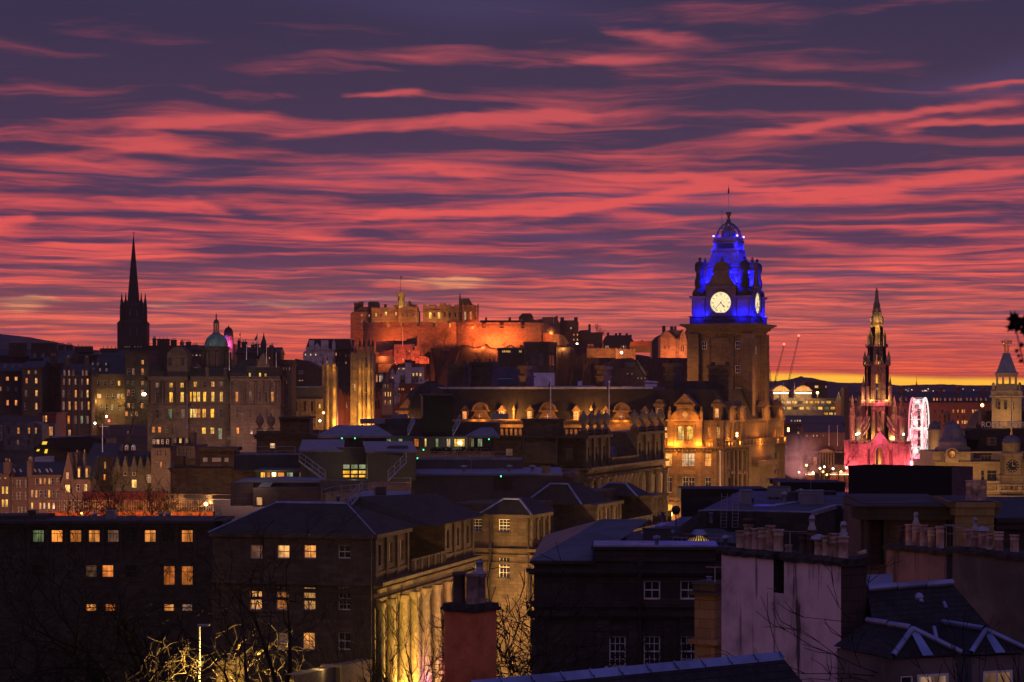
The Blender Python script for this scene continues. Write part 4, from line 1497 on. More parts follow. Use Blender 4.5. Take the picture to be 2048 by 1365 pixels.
 def gothic(nm,label,shafts,body,tops):
  t=thing(nm,label,'tower',P((body[0]+body[1])/2,860,Y))
  m=MB()
  pwall(m,body[0],body[1],body[2],860,Y,9)
  for y in(740,760,785,812):
   slab(m,[(body[0]-.8,y+1.2),(body[1]+.8,y+1.2),(body[1]+.8,y),(body[0]-.8,y)],Y-.4,9.8)
  slab(m,cren(body[0],body[1],body[2]-1.5,1.5,5)+[(body[1],body[2]+2),(body[0],body[2]+2)],Y-.2,1)
  m.build('wall','gothic_stone',t)
  for(x,r,y0,dy)in shafts:
   m=MB()
   plathe(m,x,Y+dy,[(r*1.25,860),(r*1.2,800),(r*1.05,796),(r,770),(r*.95,742),(r*1.15,741),(r*.9,739),(r*.9,y0+22),(r*1.3,y0+20),(r*1.0,y0+17)],8,pi/8)
   o=m.build('buttress','gothic_stone',t)
   m=MB()
   plathe(m,x,Y+dy,[(r*.95,y0+17),(r*.3,y0+5),(.1,y0)],8)
   m.build('pinnacle','black_stone',o)
  return t
 t=gothic('gothic_tower','gothic college tower with a white clock disc and one gold lit buttress',[(646,2.2,712,0),(655,2.6,710,-1),(668,3.6,710,-1.5)],(646,672,733),None)
 m=MB()
 c=P(654.5,780,Y-.35)
 m.mesh([(c.x+.5*cos(a*pi/8),c.y,c.z+.5*sin(a*pi/8))for a in range(16)]+[(c.x+.5*cos(a*pi/8),c.y+.4,c.z+.5*sin(a*pi/8))for a in range(16)],[tuple(range(16))]+[((i+1)%16,i,16+i,16+(i+1)%16)for i in range(16)],False)
 m.build('clock_face','harling_white',t)
 pwin(t,655.5,810,5.4,12,Y-.1,'y','c')
 pwin(t,655,755,2.5,10,Y-.1,'d','as','gothic_stone')
 pwin(t,654,726,5,9,Y-1.6,'m','as','gothic_stone')
 for(x,y,e)in((671,846,1500),(672,815,900),(671,785,500),(655,738,200),(668,738,260),(680,848,900),(660,845,300)):
  light(t,P(x,y,Y-3.4),e,(1,.40,.05),.4)
 t=gothic('gothic_tower','tall dark gothic tower with paired gold lit buttresses and black pinnacles',[(703,2.4,690,2),(711,2.4,690,3),(719.5,3.2,676,-1),(727.5,2.6,676,0),(738,3.4,675,-1),(745.5,3.0,675,0)],(702,747,706),None)
 pwin(t,710,775,3,12,Y-.1,'p')
 pwin(t,732.5,790,3.4,50,Y-.1,'d','as','gothic_stone')
 pwin(t,732.5,725,3,20,Y-.1,'d','as','gothic_stone')
 for(x,y,e)in((719,846,1700),(728,846,1000),(738,846,1700),(747,842,900),(719,815,700),(738,815,700),(719,780,500),(738,780,500),(720,745,320),(739,745,320)):
  light(t,P(x,y,Y-3.2),e,(1,.42,.05),.4)
 t=thing('gothic_hall','low gothic hall with battlements between the two gold lit towers','hall',P(688,860,735))
 m=MB()
 pwall(m,672,703,793,860,735,10,cren(672,703,790,2.5,6))
 for x in(684,690,697):
  slab(m,[(x-.8,860),(x+.8,860),(x+.8,788),(x,784),(x-.8,788)],734.3,.8)
 slab(m,[(672,850),(675,780),(681,778),(687,790),(687,850)],733.5,1)
 m.build('wall','red_sandstone',t)
 m=MB()
 slab(m,[(746,840),(746,792),(760,792),(760,840)],736,8)
 for x in(750,757):
  slab(m,[(x-2.5,796),(x,784),(x+2.5,796)],735.6,4)
 m.build('wall','red_sandstone',t)
 for x in(694,700,751,757):
  pwin(t,x,810,3,16,734.9 if x<740 else 735.9,'d','as','red_sandstone')
 light(t,P(690,845,727),2200,(1,.4,.2),.6)
 t=thing('long_church','long church nave with a grey roof ridge and warm lit side wall','church',P(610,850,715))
 m=MB()
 pwall(m,576,645,798,860,718,12)
 for x in(584,603,617,632):
  slab(m,[(x-1.5,860),(x+1.5,860),(x+1,800),(x-1,800)],717.2,.9)
 m.build('wall','sandstone',t)
 m=MB()
 slab(m,[(574,799),(578,776),(646,776),(646,799)],719,11)
 m.build('roof','slate_far',t)
 m=MB()
 slab(m,[(577,777),(577,773),(643,773),(643,777)],722,3)
 m.build('ridge_cap','lead',t)
 for x,g in((592,'d'),(610,'d'),(624,'d'),(639.5,'y')):
  pwin(t,x,813,5 if g=='d' else 4.6,20 if g=='d' else 9,717.9,g,'as' if g=='d' else 's','sandstone')
 light(t,P(625,840,709),1300,(1,.45,.15),1)
 light(t,P(600,842,709),700,(1,.45,.15),1)
 light(t,P(641,825,710),400,(1,.55,.2),.5)
 t,F=block('gabled_tenement','pink stone tenement with a pointed gable and narrow lit windows','tenement',764,785,790,12,766,830,[(772,10,2,[(768,'m'),(771,'m'),(776,'m')]),(789,9,2,[(767.5,'m'),(770.5,'p'),(776.3,'y'),(781,'y')]),(805,9,2,[(770.5,'w'),(776.5,'m'),(780.6,'y')])],wall='pink_stone',ridge=757)
 m=MB()
 slab(m,[(770,767),(770,757),(773.5,745),(777,757),(777,767)],789,5)
 m.build('gable','pink_stone',t)
 m=MB()
 slab(m,[(744,775),(746,748),(772,745),(776,766),(764,775)],800,8)
 o=m.build('roof','slate_far',t)
 for x,g in((753.5,'w'),(760,'p'),(764,'g')):
  dormer(t,x,748,765,4,798,g,'harling_white')
 light(t,P(774,822,780),1800,(1,.5,.35),.6)
 t=thing('white_gabled_house','white and half timbered gabled houses with a tall white stair stack','house',P(810,800,880))
 m=MB()
 slab(m,[(779,805),(779,762),(781,752),(783.5,738),(788,750),(790,752),(794.5,740),(799,752),(799,775),(796,805),(788,810)],880,10)
 slab(m,[(797,767),(797,735),(846,735),(846,767)],884,9)
 slab(m,[(810.5,768),(810.5,726),(822.5,726),(822.5,768)],882,5)
 slab(m,[(837,767),(837,746),(841.5,734),(846,746),(846,767)],881,6)
 slab(m,[(823,772),(823,768),(842,764),(856,759),(856,764)],879,3)
 m.build('wall','harling_white',t)
 m=MB()
 slab(m,[(778,740),(784,732),(810,726),(812,736),(800,748)],889,8)
 m.build('roof','red_sandstone',t)
 m=MB()
 slab(m,[(822,749),(824,727),(838,727),(846,735),(846,749)],885.5,8)
 m.build('roof','red_sandstone',t)
 m=MB()
 slab(m,[(798,788),(798,767.5),(838,767.5),(832,788)],876,8)
 m.build('roof','red_sandstone',t)
 m=MB()
 slab(m,[(809.5,727),(809.5,720),(823,720),(823,727)],883,4)
 slab(m,[(824,728),(824,722),(830,722),(830,728)],884,4)
 m.build('chimney','sooty_stone',t)
 m=MB()
 for x in(799,804,808,824,830,836,841,845):
  slab(m,[(x-.35,766),(x+.35,766),(x+.35,750),(x-.35,750)],883.6,.5)
 for y in(755,766):
  slab(m,[(797,y+.7),(846,y+.7),(846,y),(797,y)],883.7,.4)
 m.build('timber_frame','dark_metal',t)
 for x,y,w,h,g in((797.5,738,2.6,3,'y'),(807,738,5,3,'y'),(801,749,3,5,'m'),(805,749,3,5,'m'),(827,750,3.2,6,'y'),(833.5,749.5,3.2,6,'y'),(841,750,4,6,'y'),(827,762,3.6,7,'d'),(834,762,3.6,7,'d'),(842,762,3,6,'d'),(804,762,8,7,'d'),(785.5,758,2.4,7,'w'),(783.5,747,2,4,'d'),(794.5,748,2,4,'d'),(791,787,2.4,9,'d'),(796,783,2,7,'d')):
  yy=879.9 if x<797 else(880.9 if x>838 else 883.9)
  pwin(t,x,y,w,h,yy-.02,g)
 for x,g in((803.5,'o'),(807,'o'),(823,'o'),(827,'o'),(798.5,'o')):
  pwin(t,x,779,2.4,4.6,875.9,g,'s','red_sandstone')
 t['label']='white half timbered gabled house with a tall white stair stack below castle gatehouse'
 t=thing('tree_mass','dark wooded bank under the castle gatehouse','wood',(0,0,0))
 bpy.data.objects.remove(t)
build_old_town()
# ================================================================ writing
def text_mesh(body,size,extrude=.03,align='CENTER'):
 cu=bpy.data.curves.new('lettering','FONT')
 cu.body=body
 cu.size=size
 cu.extrude=extrude
 cu.align_x=align
 cu.align_y='CENTER'
 o=bpy.data.objects.new('lettering',cu)
 COL.objects.link(o)
 bpy.context.view_layer.update()
 me=bpy.data.meshes.new_from_object(o.evaluated_get(bpy.context.evaluated_depsgraph_get()))
 bpy.data.objects.remove(o)
 return me
def lettering(parent,body,size,loc,d,mat,name='lettering',extrude=.03,align='CENTER',sx=1.0):
 """upright writing along the direction d, facing its right-hand side"""
 me=text_mesh(body,size,extrude,align)
 me.materials.clear()
 me.materials.append(MATS[mat])
 o=bpy.data.objects.new(name,me)
 COL.objects.link(o)
 o.parent=parent
 o.location=Vector(loc)-wloc(parent)
 o.rotation_euler=(pi/2,0,atan2(d[1],d[0]))
 o.scale=(sx,1,1)
 return o
class Frame:
 """local frame: u along d, v outward to the right-hand side of d (towards the camera), z up"""
 def __init__(self,c,yaw):
  self.c=(c[0],c[1])
  self.d=(cos(radians(yaw)),sin(radians(yaw)))
  self.n=(self.d[1],-self.d[0])
 def xy(self,u,v):
  return(self.c[0]+u*self.d[0]+v*self.n[0],self.c[1]+u*self.d[1]+v*self.n[1])
 def pt(self,u,v,z):
  x,y=self.xy(u,v)
  return(x,y,z)
 def box(self,mb,u0,u1,v0,v1,z0,z1,s=1.0):
  """v0 < v1 outward; s tapers the top about its centre"""
  cu,cv=(u0+u1)/2,(v0+v1)/2
  base=[self.xy(u,v)for u,v in((u0,v1),(u1,v1),(u1,v0),(u0,v0))]
  top=[self.xy(cu+(u-cu)*s,cv+(v-cv)*s)for u,v in((u0,v1),(u1,v1),(u1,v0),(u0,v0))]
  mb.prism(base,z0,z1,True,True,top)
 def sq(self,mb,h,z0,z1,h1=None,top=True):
  h1=h if h1 is None else h1
  mb.prism([self.xy(u,v)for u,v in((-h,h),(h,h),(h,-h),(-h,-h))],z0,z1,top,True,[self.xy(u,v)for u,v in((-h1,h1),(h1,h1),(h1,-h1),(-h1,-h1))])
 def outline(self,mb,pts,v0,v1):
  """polygon in (u, z) given thickness from v0 (back) to v1 (front)"""
  A=sum(pts[i][0]*pts[(i+1)%len(pts)][1]-pts[(i+1)%len(pts)][0]*pts[i][1]for i in range(len(pts)))
  p=list(pts)if A>0 else list(reversed(pts))
  k=len(p)
  vs=[self.pt(u,v1,z)for u,z in p]+[self.pt(u,v0,z)for u,z in p]
  fs=[tuple(range(k)),tuple(reversed(range(k,2*k)))]+[((i+1)%k,i,k+i,k+(i+1)%k)for i in range(k)]
  mb.mesh(vs,fs,False)
 def lathe(self,mb,u,v,prof,seg=10,smooth=True):
  mb.lathe(self.xy(u,v),prof,seg,0,smooth)
def arc(cx,cz,r,a0,a1,n=12,sz=1.0):
 return[(cx+r*cos(radians(a0+(a1-a0)*i/n)),cz+r*sz*sin(radians(a0+(a1-a0)*i/n)))for i in range(n+1)]
BLUE=(.003,.004,1.0)
YAWH=-21.0
def build_clock_tower():
 yaw=YAWH
 Yf=425.0
 pf=P(1442,606,Yf)
 f0=Frame((pf.x,pf.y),yaw)
 cxy=f0 .xy(0,-5.45)
 F=Frame(cxy,yaw)
 H=5.3
 Z=lambda py:zz(py,Yf)
 t=thing('clock_tower','tall hotel clock tower with a glowing dial and a blue lit crown top','clock tower',(cxy[0],cxy[1],12))
 mb=MB()
 F.sq(mb,H,12,Z(660))
 for s in(-1,1):
  for q in(-1,1):
   F.box(mb,s*H-1.1,s*H+1.1,q*H-1.1,q*H+1.1,12,Z(668))
 for(py,h,o)in((668,.5,1.25),(664,.5,1.5),(661,.6,1.9),(657,.4,2.1),(654.5,.45,2.5),(652,.35,2.9)):
  F.sq(mb,H+o-.6,Z(py),Z(py)+h)
 for k in range(4):
  f=Frame(cxy,yaw+90*k)
  for i in range(9):
   u=-4+i
   f.box(mb,u-.25,u+.25,H+.3,H+1.5,Z(660),Z(657.2))
  for i in range(3):
   u=-2.6+2.6*i
   f.outline(mb,arc(u,Z(673),1.0,0,180,10)+arc(u,Z(673),.8,180,0,10),H,H+.12)
  f.box(mb,-4.2,4.2,H,H+.1,Z(675.3),Z(674.3))
  f.box(mb,-1.6,1.6,H,H+.14,Z(689),Z(676))
  for s in(-1,1):
   f.box(mb,s*2.35-.12,s*2.35+.12,H,H+.18,Z(800),Z(676))
  for py in(703,722,741,760,779,798):
   f.box(mb,-H+1,H-1,H,H+.07,Z(py),Z(py-1.3))
  for i in range(16):
   for s in(-1,1):
    f.box(mb,s*H-1.16 if i%2 else s*H-.7,s*H+1.16 if i%2 else s*H+.7,H+.9,H+1.15,Z(690+i*8),Z(684.5+i*8))
 mb.build('shaft','sandstone',t)
 for k in range(2):
  f=Frame(cxy,yaw+90*k)
  Fa=Face(f.xy(-H,H),f.xy(H,H))
  for(u,py)in((-3.3,691),(3.3,691),(3.3,739),(3.3,784))if k==0 else((0,700),):
   window(t,Fa,u+H,Z(py),.95,1.5,'g','d','white_paint',-.06)
 mb=MB()
 F.sq(mb,H+.75,Z(651.8),Z(632.5))
 F.sq(mb,H+.95,Z(634),Z(632.3))
 F.sq(mb,H+.95,Z(651.5),Z(649.5))
 for k in range(4):
  f=Frame(cxy,yaw+90*k)
  for s in(-1,1):
   f.box(mb,s*2.4-.9,s*2.4+.9,H+.7,H+.95,Z(640),Z(634))
 mb.build('balcony','black_stone',t)
 mb=MB()
 F.sq(mb,H-.35,Z(632.4),Z(592))
 F.sq(mb,H-.9,Z(592),Z(566))
 for k in range(4):
  f=Frame(cxy,yaw+90*k)
  f.box(mb,-2.95,2.95,H-.4,H+.25,Z(632.4),Z(573))
  f.box(mb,-3.2,3.2,H-.4,H+.55,Z(576),Z(572.5))
  f.outline(mb,[(-2.6,Z(632.4)),(2.6,Z(632.4)),(2.0,Z(626)),(-2.0,Z(626))],H+.2,H+.6)
  f.outline(mb,[(-3.0,Z(572.5)),(3.0,Z(572.5)),(2.2,Z(562)),(1.45,Z(547)),(-1.45,Z(547)),(-2.2,Z(562))],H-1.6,H+.2)
  f.box(mb,-1.75,1.75,H-1.6,H+.3,Z(547),Z(540))
  f.outline(mb,arc(0,Z(540),1.55,0,180,12,1.1),H-1.4,H+.15)
  f.lathe(mb,0,H-.6,[(.2,Z(523)),(.36,Z(519.5)),(.1,Z(516)),(.28,Z(514.5)),(.02,Z(512.5))],8)
  mb.cur=0
  ring_o,ring_i=arc(0,Z(606),2.28,0,360,32),arc(0,Z(606),2.06,0,360,32)
  for i in range(32):
   a,b,c,d=ring_o[i],ring_o[i+1],ring_i[i+1],ring_i[i]
   mb.poly([f.pt(a[0],H+.55,a[1]),f.pt(b[0],H+.55,b[1]),f.pt(c[0],H+.55,c[1]),f.pt(d[0],H+.55,d[1])])
   mb.poly([f.pt(b[0],H+.55,b[1]),f.pt(a[0],H+.55,a[1]),f.pt(a[0],H+.2,a[1]),f.pt(b[0],H+.2,b[1])])
   mb.poly([f.pt(d[0],H+.55,d[1]),f.pt(c[0],H+.55,c[1]),f.pt(c[0],H+.2,c[1]),f.pt(d[0],H+.2,d[1])])
 mb.build('clock_stage','sandstone',t)
 for k in range(4):
  f=Frame(cxy,yaw+90*k)
  m=MB()
  u=H-.95
  f.box(m,u-1.15,u+1.15,H-1.95,H+.35,Z(632.4),Z(597))
  for uu in(u-.95,u+.95):
   f.box(m,uu-.2,uu+.2,H+.3,H+.5,Z(630),Z(598))
   f.box(m,u+1.1,u+1.3,H-.95+(uu-u)-.2,H-.95+(uu-u)+.2,Z(630),Z(598))
  f.box(m,u-1.5,u+1.5,H-2.3,H+.7,Z(597),Z(594.5))
  f.box(m,u-1.7,u+1.7,H-2.5,H+.9,Z(594.5),Z(592))
  o=m.build('corner_turret','sandstone',t)
  m=MB()
  f.lathe(m,u,H-.8,[(1.35,Z(592)),(1.5,Z(588)),(1.35,Z(582)),(.85,Z(577)),(.75,Z(574)),(1.0,Z(571)),(1.0,Z(560)),(.8,Z(556)),(.72,Z(544)),(.95,Z(541)),(1.0,Z(536)),(.95,Z(527)),(.6,Z(523)),(.2,Z(521.5)),(.16,Z(519.5)),(.36,Z(517.5)),(.2,Z(515)),(.02,Z(513.5))],12)
  m.build('turret_cap','black_stone',o)
 mb=MB()
 for k in range(4):
  f=Frame(cxy,yaw+90*k)
  f.box(mb,-H+1.2,H-1.2,H-1.15,H-.85,Z(566),Z(551))
  for s in(-1,1):
   f.box(mb,s*2.6-.35,s*2.6+.35,H-1.3,H-.5,Z(566),Z(548))
   f.outline(mb,[(s*2.0,Z(566)),(s*3.4,Z(566)),(s*2.5,Z(556)),(s*2.0,Z(546))],H-.9,H-.5)
  f.box(mb,-H+.8,H-.8,H-1.3,H-.7,Z(536.5),Z(533.5))
  for s in(-1,1):
   f.box(mb,s*3.5-.5,s*3.5+.5,H-1.3,H-.75,Z(551),Z(536.5))
 mb.build('parapet','sandstone',t)
 mb=MB()
 prof=[(3.9,566),(3.65,545),(3.15,528),(2.7,514),(2.45,503),(2.38,498)]
 for i in range(len(prof)-1):
  F.sq(mb,prof[i][0],Z(prof[i][1]),Z(prof[i+1][1]),prof[i+1][0],i==len(prof)-2)
 for k in range(4):
  f=Frame(cxy,yaw+90*k)
  for i in range(len(prof)-1):
   (h0,y0),(h1,y1)=prof[i],prof[i+1]
   mb.tube(f.pt(h0,h0,Z(y0)),f.pt(h1,h1,Z(y1)),.2,.18,6)
   mb.tube(f.pt(1.1,h0+.02,Z(y0)),f.pt(.9,h1+.02,Z(y1)),.07,.07,4)
 F.sq(mb,2.7,Z(498.5),Z(496.5))
 F.sq(mb,2.5,Z(500.5),Z(498.5))
 mb.build('roof','sandstone_pale',t)
 mb=MB()
 F.sq(mb,2.15,Z(496.5),Z(474))
 for k in range(4):
  f=Frame(cxy,yaw+90*k)
  for s in(-1,1):
   f.box(mb,s*2.0-.25,s*2.0+.25,1.9,2.3,Z(496.5),Z(474))
  f.lathe(mb,2.3,2.3,[(.18,Z(483)),(.25,Z(480)),(.02,Z(477))],6)
 F.sq(mb,2.4,Z(484),Z(483))
 F.sq(mb,2.35,Z(474.5),Z(472.5))
 o=mb.build('belfry','sandstone_pale',t)
 for k in range(2):
  f=Frame(cxy,yaw+90*k)
  m=MB()
  f.box(m,-1.5,1.5,2.1,2.2,Z(495),Z(485.5))
  m.build('louvre','dark_metal',o)
 mb=MB()
 F.sq(mb,1.15,Z(472.5),Z(460))
 F.sq(mb,1.3,Z(460.5),Z(459.3))
 F.lathe(mb,0,0,[(.9,Z(459.3)),(.7,Z(454)),(.3,Z(450)),(.05,Z(448))],10)
 for k in range(4):
  f=Frame(cxy,yaw+90*k)
  f.outline(mb,arc(0,Z(466),.55,0,360,16)[:-1],1.1,1.25)
 mb.build('lantern','sandstone_pale',o)
 mb=MB()
 for k in range(8):
  a=2*pi*k/8+radians(yaw)
  pr=[(2.35,474),(2.42,468),(2.2,460),(1.75,453),(1.1,446.5),(.4,442),(.25,436)]
  for(r0,y0),(r1,y1)in zip(pr,pr[1:]):
   p0,p1=(cxy[0]+r0*cos(a),cxy[1]+r0*sin(a),Z(y0)),(cxy[0]+r1*cos(a),cxy[1]+r1*sin(a),Z(y1))
   mb.tube(p0,p1,.11,.11,5)
   mb.sphere(p1,.17,6,4)
 for(r,y)in((2.42,472.5),(1.75,453)):
  for i in range(24):
   a,b=2*pi*i/24,2*pi*(i+1)/24
   mb.tube((cxy[0]+r*cos(a),cxy[1]+r*sin(a),Z(y)),(cxy[0]+r*cos(b),cxy[1]+r*sin(b),Z(y)),.07,.07,4)
 F.lathe(mb,0,0,[(.28,Z(442)),(.2,Z(432)),(.3,Z(429)),(.5,Z(424)),(.55,Z(421.5)),(.1,Z(420))],8)
 for k in range(8):
  a=2*pi*k/8
  mb.tube((cxy[0]+.4*cos(a),cxy[1]+.4*sin(a),Z(424)),(cxy[0]+.62*cos(a),cxy[1]+.62*sin(a),Z(420)),.06,.03,4)
 mb.build('crown','copper_grey',t)
 mb=MB()
 mb.tube(F.pt(0,0,Z(424)),F.pt(0,0,Z(364)),.10,.05,6)
 fp=mb.build('flagpole','white_paint',t)
 m=MB()
 F.outline(m,[(0.05,Z(370)),(.12,Z(376)),(.14,Z(382)),(.0,Z(384)),(-.14,Z(382)),(-.12,Z(374))],-.07,.07)
 m.build('flag','dark_metal',fp)
 m=MB()
 m.tube(F.pt(-1.35,0,Z(458)),F.pt(-1.35,0,Z(418)),.05,.04,4)
 m.sphere(F.pt(-1.35,0,Z(418)),.1,6,4)
 m.build('antenna','dark_metal',t)
 m_,N,out=new_mat('clock_dial')
 tc=N.node('ShaderNodeTexCoord')
 n=N.noise(tc.outputs['Object'],1.6,3,.6)
 em=N.node('ShaderNodeEmission')
 N.put(em.inputs['Color'],N.mix(n,(1,.74,.34,1),(1,.86,.52,1)))
 em.inputs['Strength'].default_value=1.15
 N.nt.links.new(em.outputs[0],out.inputs['Surface'])
 names=['XII','I','II','III','IIII','V','VI','VII','VIII','IX','X','XI']
 for k in range(4):
  f=Frame(cxy,yaw+90*k)
  m=MB()
  f.outline(m,arc(0,Z(606),2.07,0,360,40)[:-1],H+.2,H+.3)
  dial=m.build('dial','clock_dial',t)
  m=MB()
  for i in range(60):
   a=radians(i*6)
   r0=1.98 if i%5 else 1.94
   m.tube(f.pt(r0*sin(a),H+.32,Z(606)+r0*cos(a)),f.pt(2.05*sin(a),H+.32,Z(606)+2.05*cos(a)),.02,.02,4)
  for r in(1.22,1.92,.62):
   for i in range(36):
    a,b=radians(i*10),radians(i*10+10)
    m.tube(f.pt(r*sin(a),H+.31,Z(606)+r*cos(a)),f.pt(r*sin(b),H+.31,Z(606)+r*cos(b)),.014,.014,3)
  for i in range(12):
   a=radians(i*30+15)
   m.tube(f.pt(.62*sin(a),H+.31,Z(606)+.62*cos(a)),f.pt(1.22*sin(a),H+.31,Z(606)+1.22*cos(a)),.014,.014,3)
  m.build('minute_track','dark_metal',dial)
  for i in range(12):
   a=radians(i*30)
   me=text_mesh(names[i],.62,.01)
   me.materials.clear()
   me.materials.append(MATS['dark_metal'])
   o=bpy.data.objects.new('numeral',me)
   COL.objects.link(o)
   o.parent=dial
   o.location=Vector(f.pt(1.57*sin(a),H+.33,Z(606)+1.57*cos(a)))-wloc(dial)
   from mathutils import Matrix
   R=Matrix.Rotation(atan2(f.d[1],f.d[0]),4,'Z')@Matrix.Rotation(pi/2,4,'X')@Matrix.Rotation(-a,4,'Z')
   o.rotation_euler=R.to_euler()
   o.scale=(.75,1,1)
  def hand(nm,ang,L,w,tail):
   m=MB()
   a=radians(ang)
   def q(r,s):
    return(r*sin(a)+s*cos(a),Z(606)+r*cos(a)-s*sin(a))
   if nm=='hour_hand':
    pts=[q(-tail,-w),q(L*.62,-w*.8),q(L*.72,-w*2.6),q(L,0),q(L*.72,w*2.6),q(L*.62,w*.8),q(-tail,w)]
   else:
    pts=[q(-tail,-w),q(L*.9,-w*.6),q(L,0),q(L*.9,w*.6),q(-tail,w)]
   f.outline(m,pts,H+.36 if nm=='hour_hand' else H+.4,H+.39 if nm=='hour_hand' else H+.43)
   m.build(nm,'dark_metal',t)
  hand('hour_hand',30*(4+37/60),1.2,.075,.2)
  hand('minute_hand',6*37,1.85,.06,.35)
 for k in(0,1,3):
  f=Frame(cxy,yaw+90*k)
  for s in(-1,1):
   light(t,f.pt(s*(H-.95),H+1.35,Z(629)),1700,BLUE,.25)
   light(t,f.pt(s*3.0,H+.55,Z(629.5)),600,BLUE,.2)
   light(t,f.pt(s*2.9,H-.1,Z(562)),1900,BLUE,.2)
   light(t,f.pt(s*1.9,H-.9,Z(545)),1400,BLUE,.25)
 for k in range(4):
  f=Frame(cxy,yaw+90*k)
  light(t,f.pt(0,3.6,Z(535)),2800,BLUE,.3)
  light(t,f.pt(1.95,1.95,Z(471)),500,BLUE,.15)
  light(t,f.pt(2.9,2.9,Z(494)),1200,BLUE,.15)
  m=MB()
  m.sphere(f.pt(2.35,2.35,Z(470)),.16,6,4)
  m.build('floodlamp','blue_lamp',t)
 light(t,F.pt(0,0,Z(455)),500,BLUE,.3)
 light(t,F.pt(-7.5,H+8,Z(770)),2400,(1,.40,.09),.5)
 light(t,F.pt(1,H+16,Z(800)),4600,(1,.38,.09),.5)
 light(t,F.pt(H+6,3,Z(800)),1800,(1,.38,.09),.5)
 return F
mat_lamp('blue_lamp',(.25,.25,1.,1),9.)
def build_hotel():
 yaw=YAWH
 C=P(1446,893,400)
 d=(cos(radians(yaw)),sin(radians(yaw)))
 Lw=62.0
 A=(C.x-d[0]*Lw,C.y-d[1]*Lw)
 FE=Face(A,(C.x,C.y))
 n=(-d[1],d[0])
 FN=Face((C.x,C.y),(C.x+n[0]*60,C.y+n[1]*60))
 uN=FN.u(1566)
 FN=Face((C.x,C.y),(C.x+n[0]*uN,C.y+n[1]*uN))
 t=thing('grand_hotel','grand sandstone hotel with floodlit orange dormers and a dark mansard roof','hotel',(C.x-d[0]*30+n[0]*12,C.y-d[1]*30+n[1]*12,12))
 z0,zc=12.0,FE.z(FE.u(1390),895)
 uc=FE.u(1390)
 zl=FE.z(uc,843)
 mb=MB()
 we=W(FE,[(920,25,13,[(1337,'w'),(1370,'p'),(1382.5,'p'),(1415.5,'w')],'s'),(970,31,12,[(1337.5,'s'),(1370.5,'s'),(1382.5,'s'),(1415.5,'s')],'c'),(1027,34,13,[(1338,'y'),(1376,'w'),(1416,'w')],'s'),(1310 and 866,26,9,[(1333,'o'),(1422,'o'),(1433,'o')],'as')][:3])
 facade(mb,FE,0,FE.L,z0,zc,we,.3)
 place(t,FE,we,'white_paint',.3,mb)
 ub0,ub1=FE.u(1338),FE.u(1408)
 wa=W(FE,[(866,24,8,[(1332.5,'w'),(1418,'w'),(1436,'w')],'as')])
 facade(mb,FE,0,FE.L,zc,zl,wa,.3)
 place(t,FE,wa,'sandstone_pale',.3)
 fr=Frame(FE.xy((ub0+ub1)/2),yaw)
 hw=(ub1-ub0)/2
 zb=zc+.2
 fb=Face(fr.xy(-hw,.9),fr.xy(hw,.9))
 wb=[(hw-.85,(zb+zl)/2+.1,1.25,2.6,'as','y'),(hw+.85,(zb+zl)/2+.1,1.25,2.6,'as','y')]
 facade(mb,fb,0,fb.L,zb,zl,wb,.35)
 place(t,fb,wb,'sandstone_pale',.35)
 for s in(-1,1):
  fr.box(mb,s*hw-(.0 if s<0 else.35),s*hw+(.35 if s<0 else.0),0,.88,zb,zl)
  fr.box(mb,s*(hw-.6)-.55,s*(hw-.6)+.55,.9,1.15,zb,zl+.1)
  for uu in(1.75,.0):
   fr.box(mb,s*uu-.14,s*uu+.14,.9,1.1,zb+.4,zl-.7)
 for s in(-1,1):
  fr.outline(mb,arc(s*.85,zl-1.55,.85,0,180,10)+arc(s*.85,zl-1.55,.66,180,0,10),.9,1.08)
 fr.box(mb,-1.95,1.95,.9,1.2,zl-.75,zl-.45)
 for f_,u0_,u1_ in((FE,-0.3,FE.L+.3),):
  for(zq,h,o)in((zc-.75,.22,.25),(zc-.35,.3,.6),(zc-.05,.22,1.0),(zl-.25,.25,.35),(zl,.18,.5),(FE.z(uc,1000),.4,.45),(FE.z(uc,949),.25,.2),(FE.z(uc,1002)-.5,.2,.3)):
   strip(mb,f_,u0_,u1_,zq,zq+h,o,-.004)
 u=.5
 while u<FE.L:
  strip(mb,FE,u,u+.28,zc-.62,zc-.37,.5,-.004)
  u+=.75
 fr.box(mb,-hw-.2,hw+.2,-.3,1.35,zl,zl+.3)
 for px,k in((1337,0),(1376.5,1),(1415,0)):
  uu,zz0=FE.u(px),FE.z(FE.u(px),949)
  g=Frame(FE.xy(uu),yaw)
  w_=1.25 if k==0 else 2.0
  if k==0:
   g.outline(mb,[(-w_,zz0),(w_,zz0),(0,zz0+.9)],0,.4)
  else:
   g.outline(mb,[(-w_,zz0)]+[(w_,zz0)]+arc(0,zz0-2.0,2.85,45,135,8),0,.4)
 for px in(1325,1352,1400,1430,1444):
  uu=FE.u(px)
  strip(mb,FE,uu-.35,uu+.35,z0,zc-.8,.18,-.004)
  strip(mb,FE,uu-.35,uu+.35,zc,zl,.22,-.004)
 wn=W(FN,[(970,30,4.2,[(1452,'s'),(1459,'d'),(1475,'s'),(1484,'s'),(1519,'s'),(1549,'d'),(1556,'d')],'s'),(918,26,5,[(1454,'d'),(1467,'d'),(1482,'d'),(1519,'w'),(1552,'d')],'s')])
 wn+=W(FN,[(866,22,4,[(1461,'o'),(1475,'w'),(1549,'d'),(1561,'d')],'s')])
 facade(mb,FN,0,FN.L,z0,zl,wn,.3)
 place(t,FN,wn,'sandstone_pale',.3)
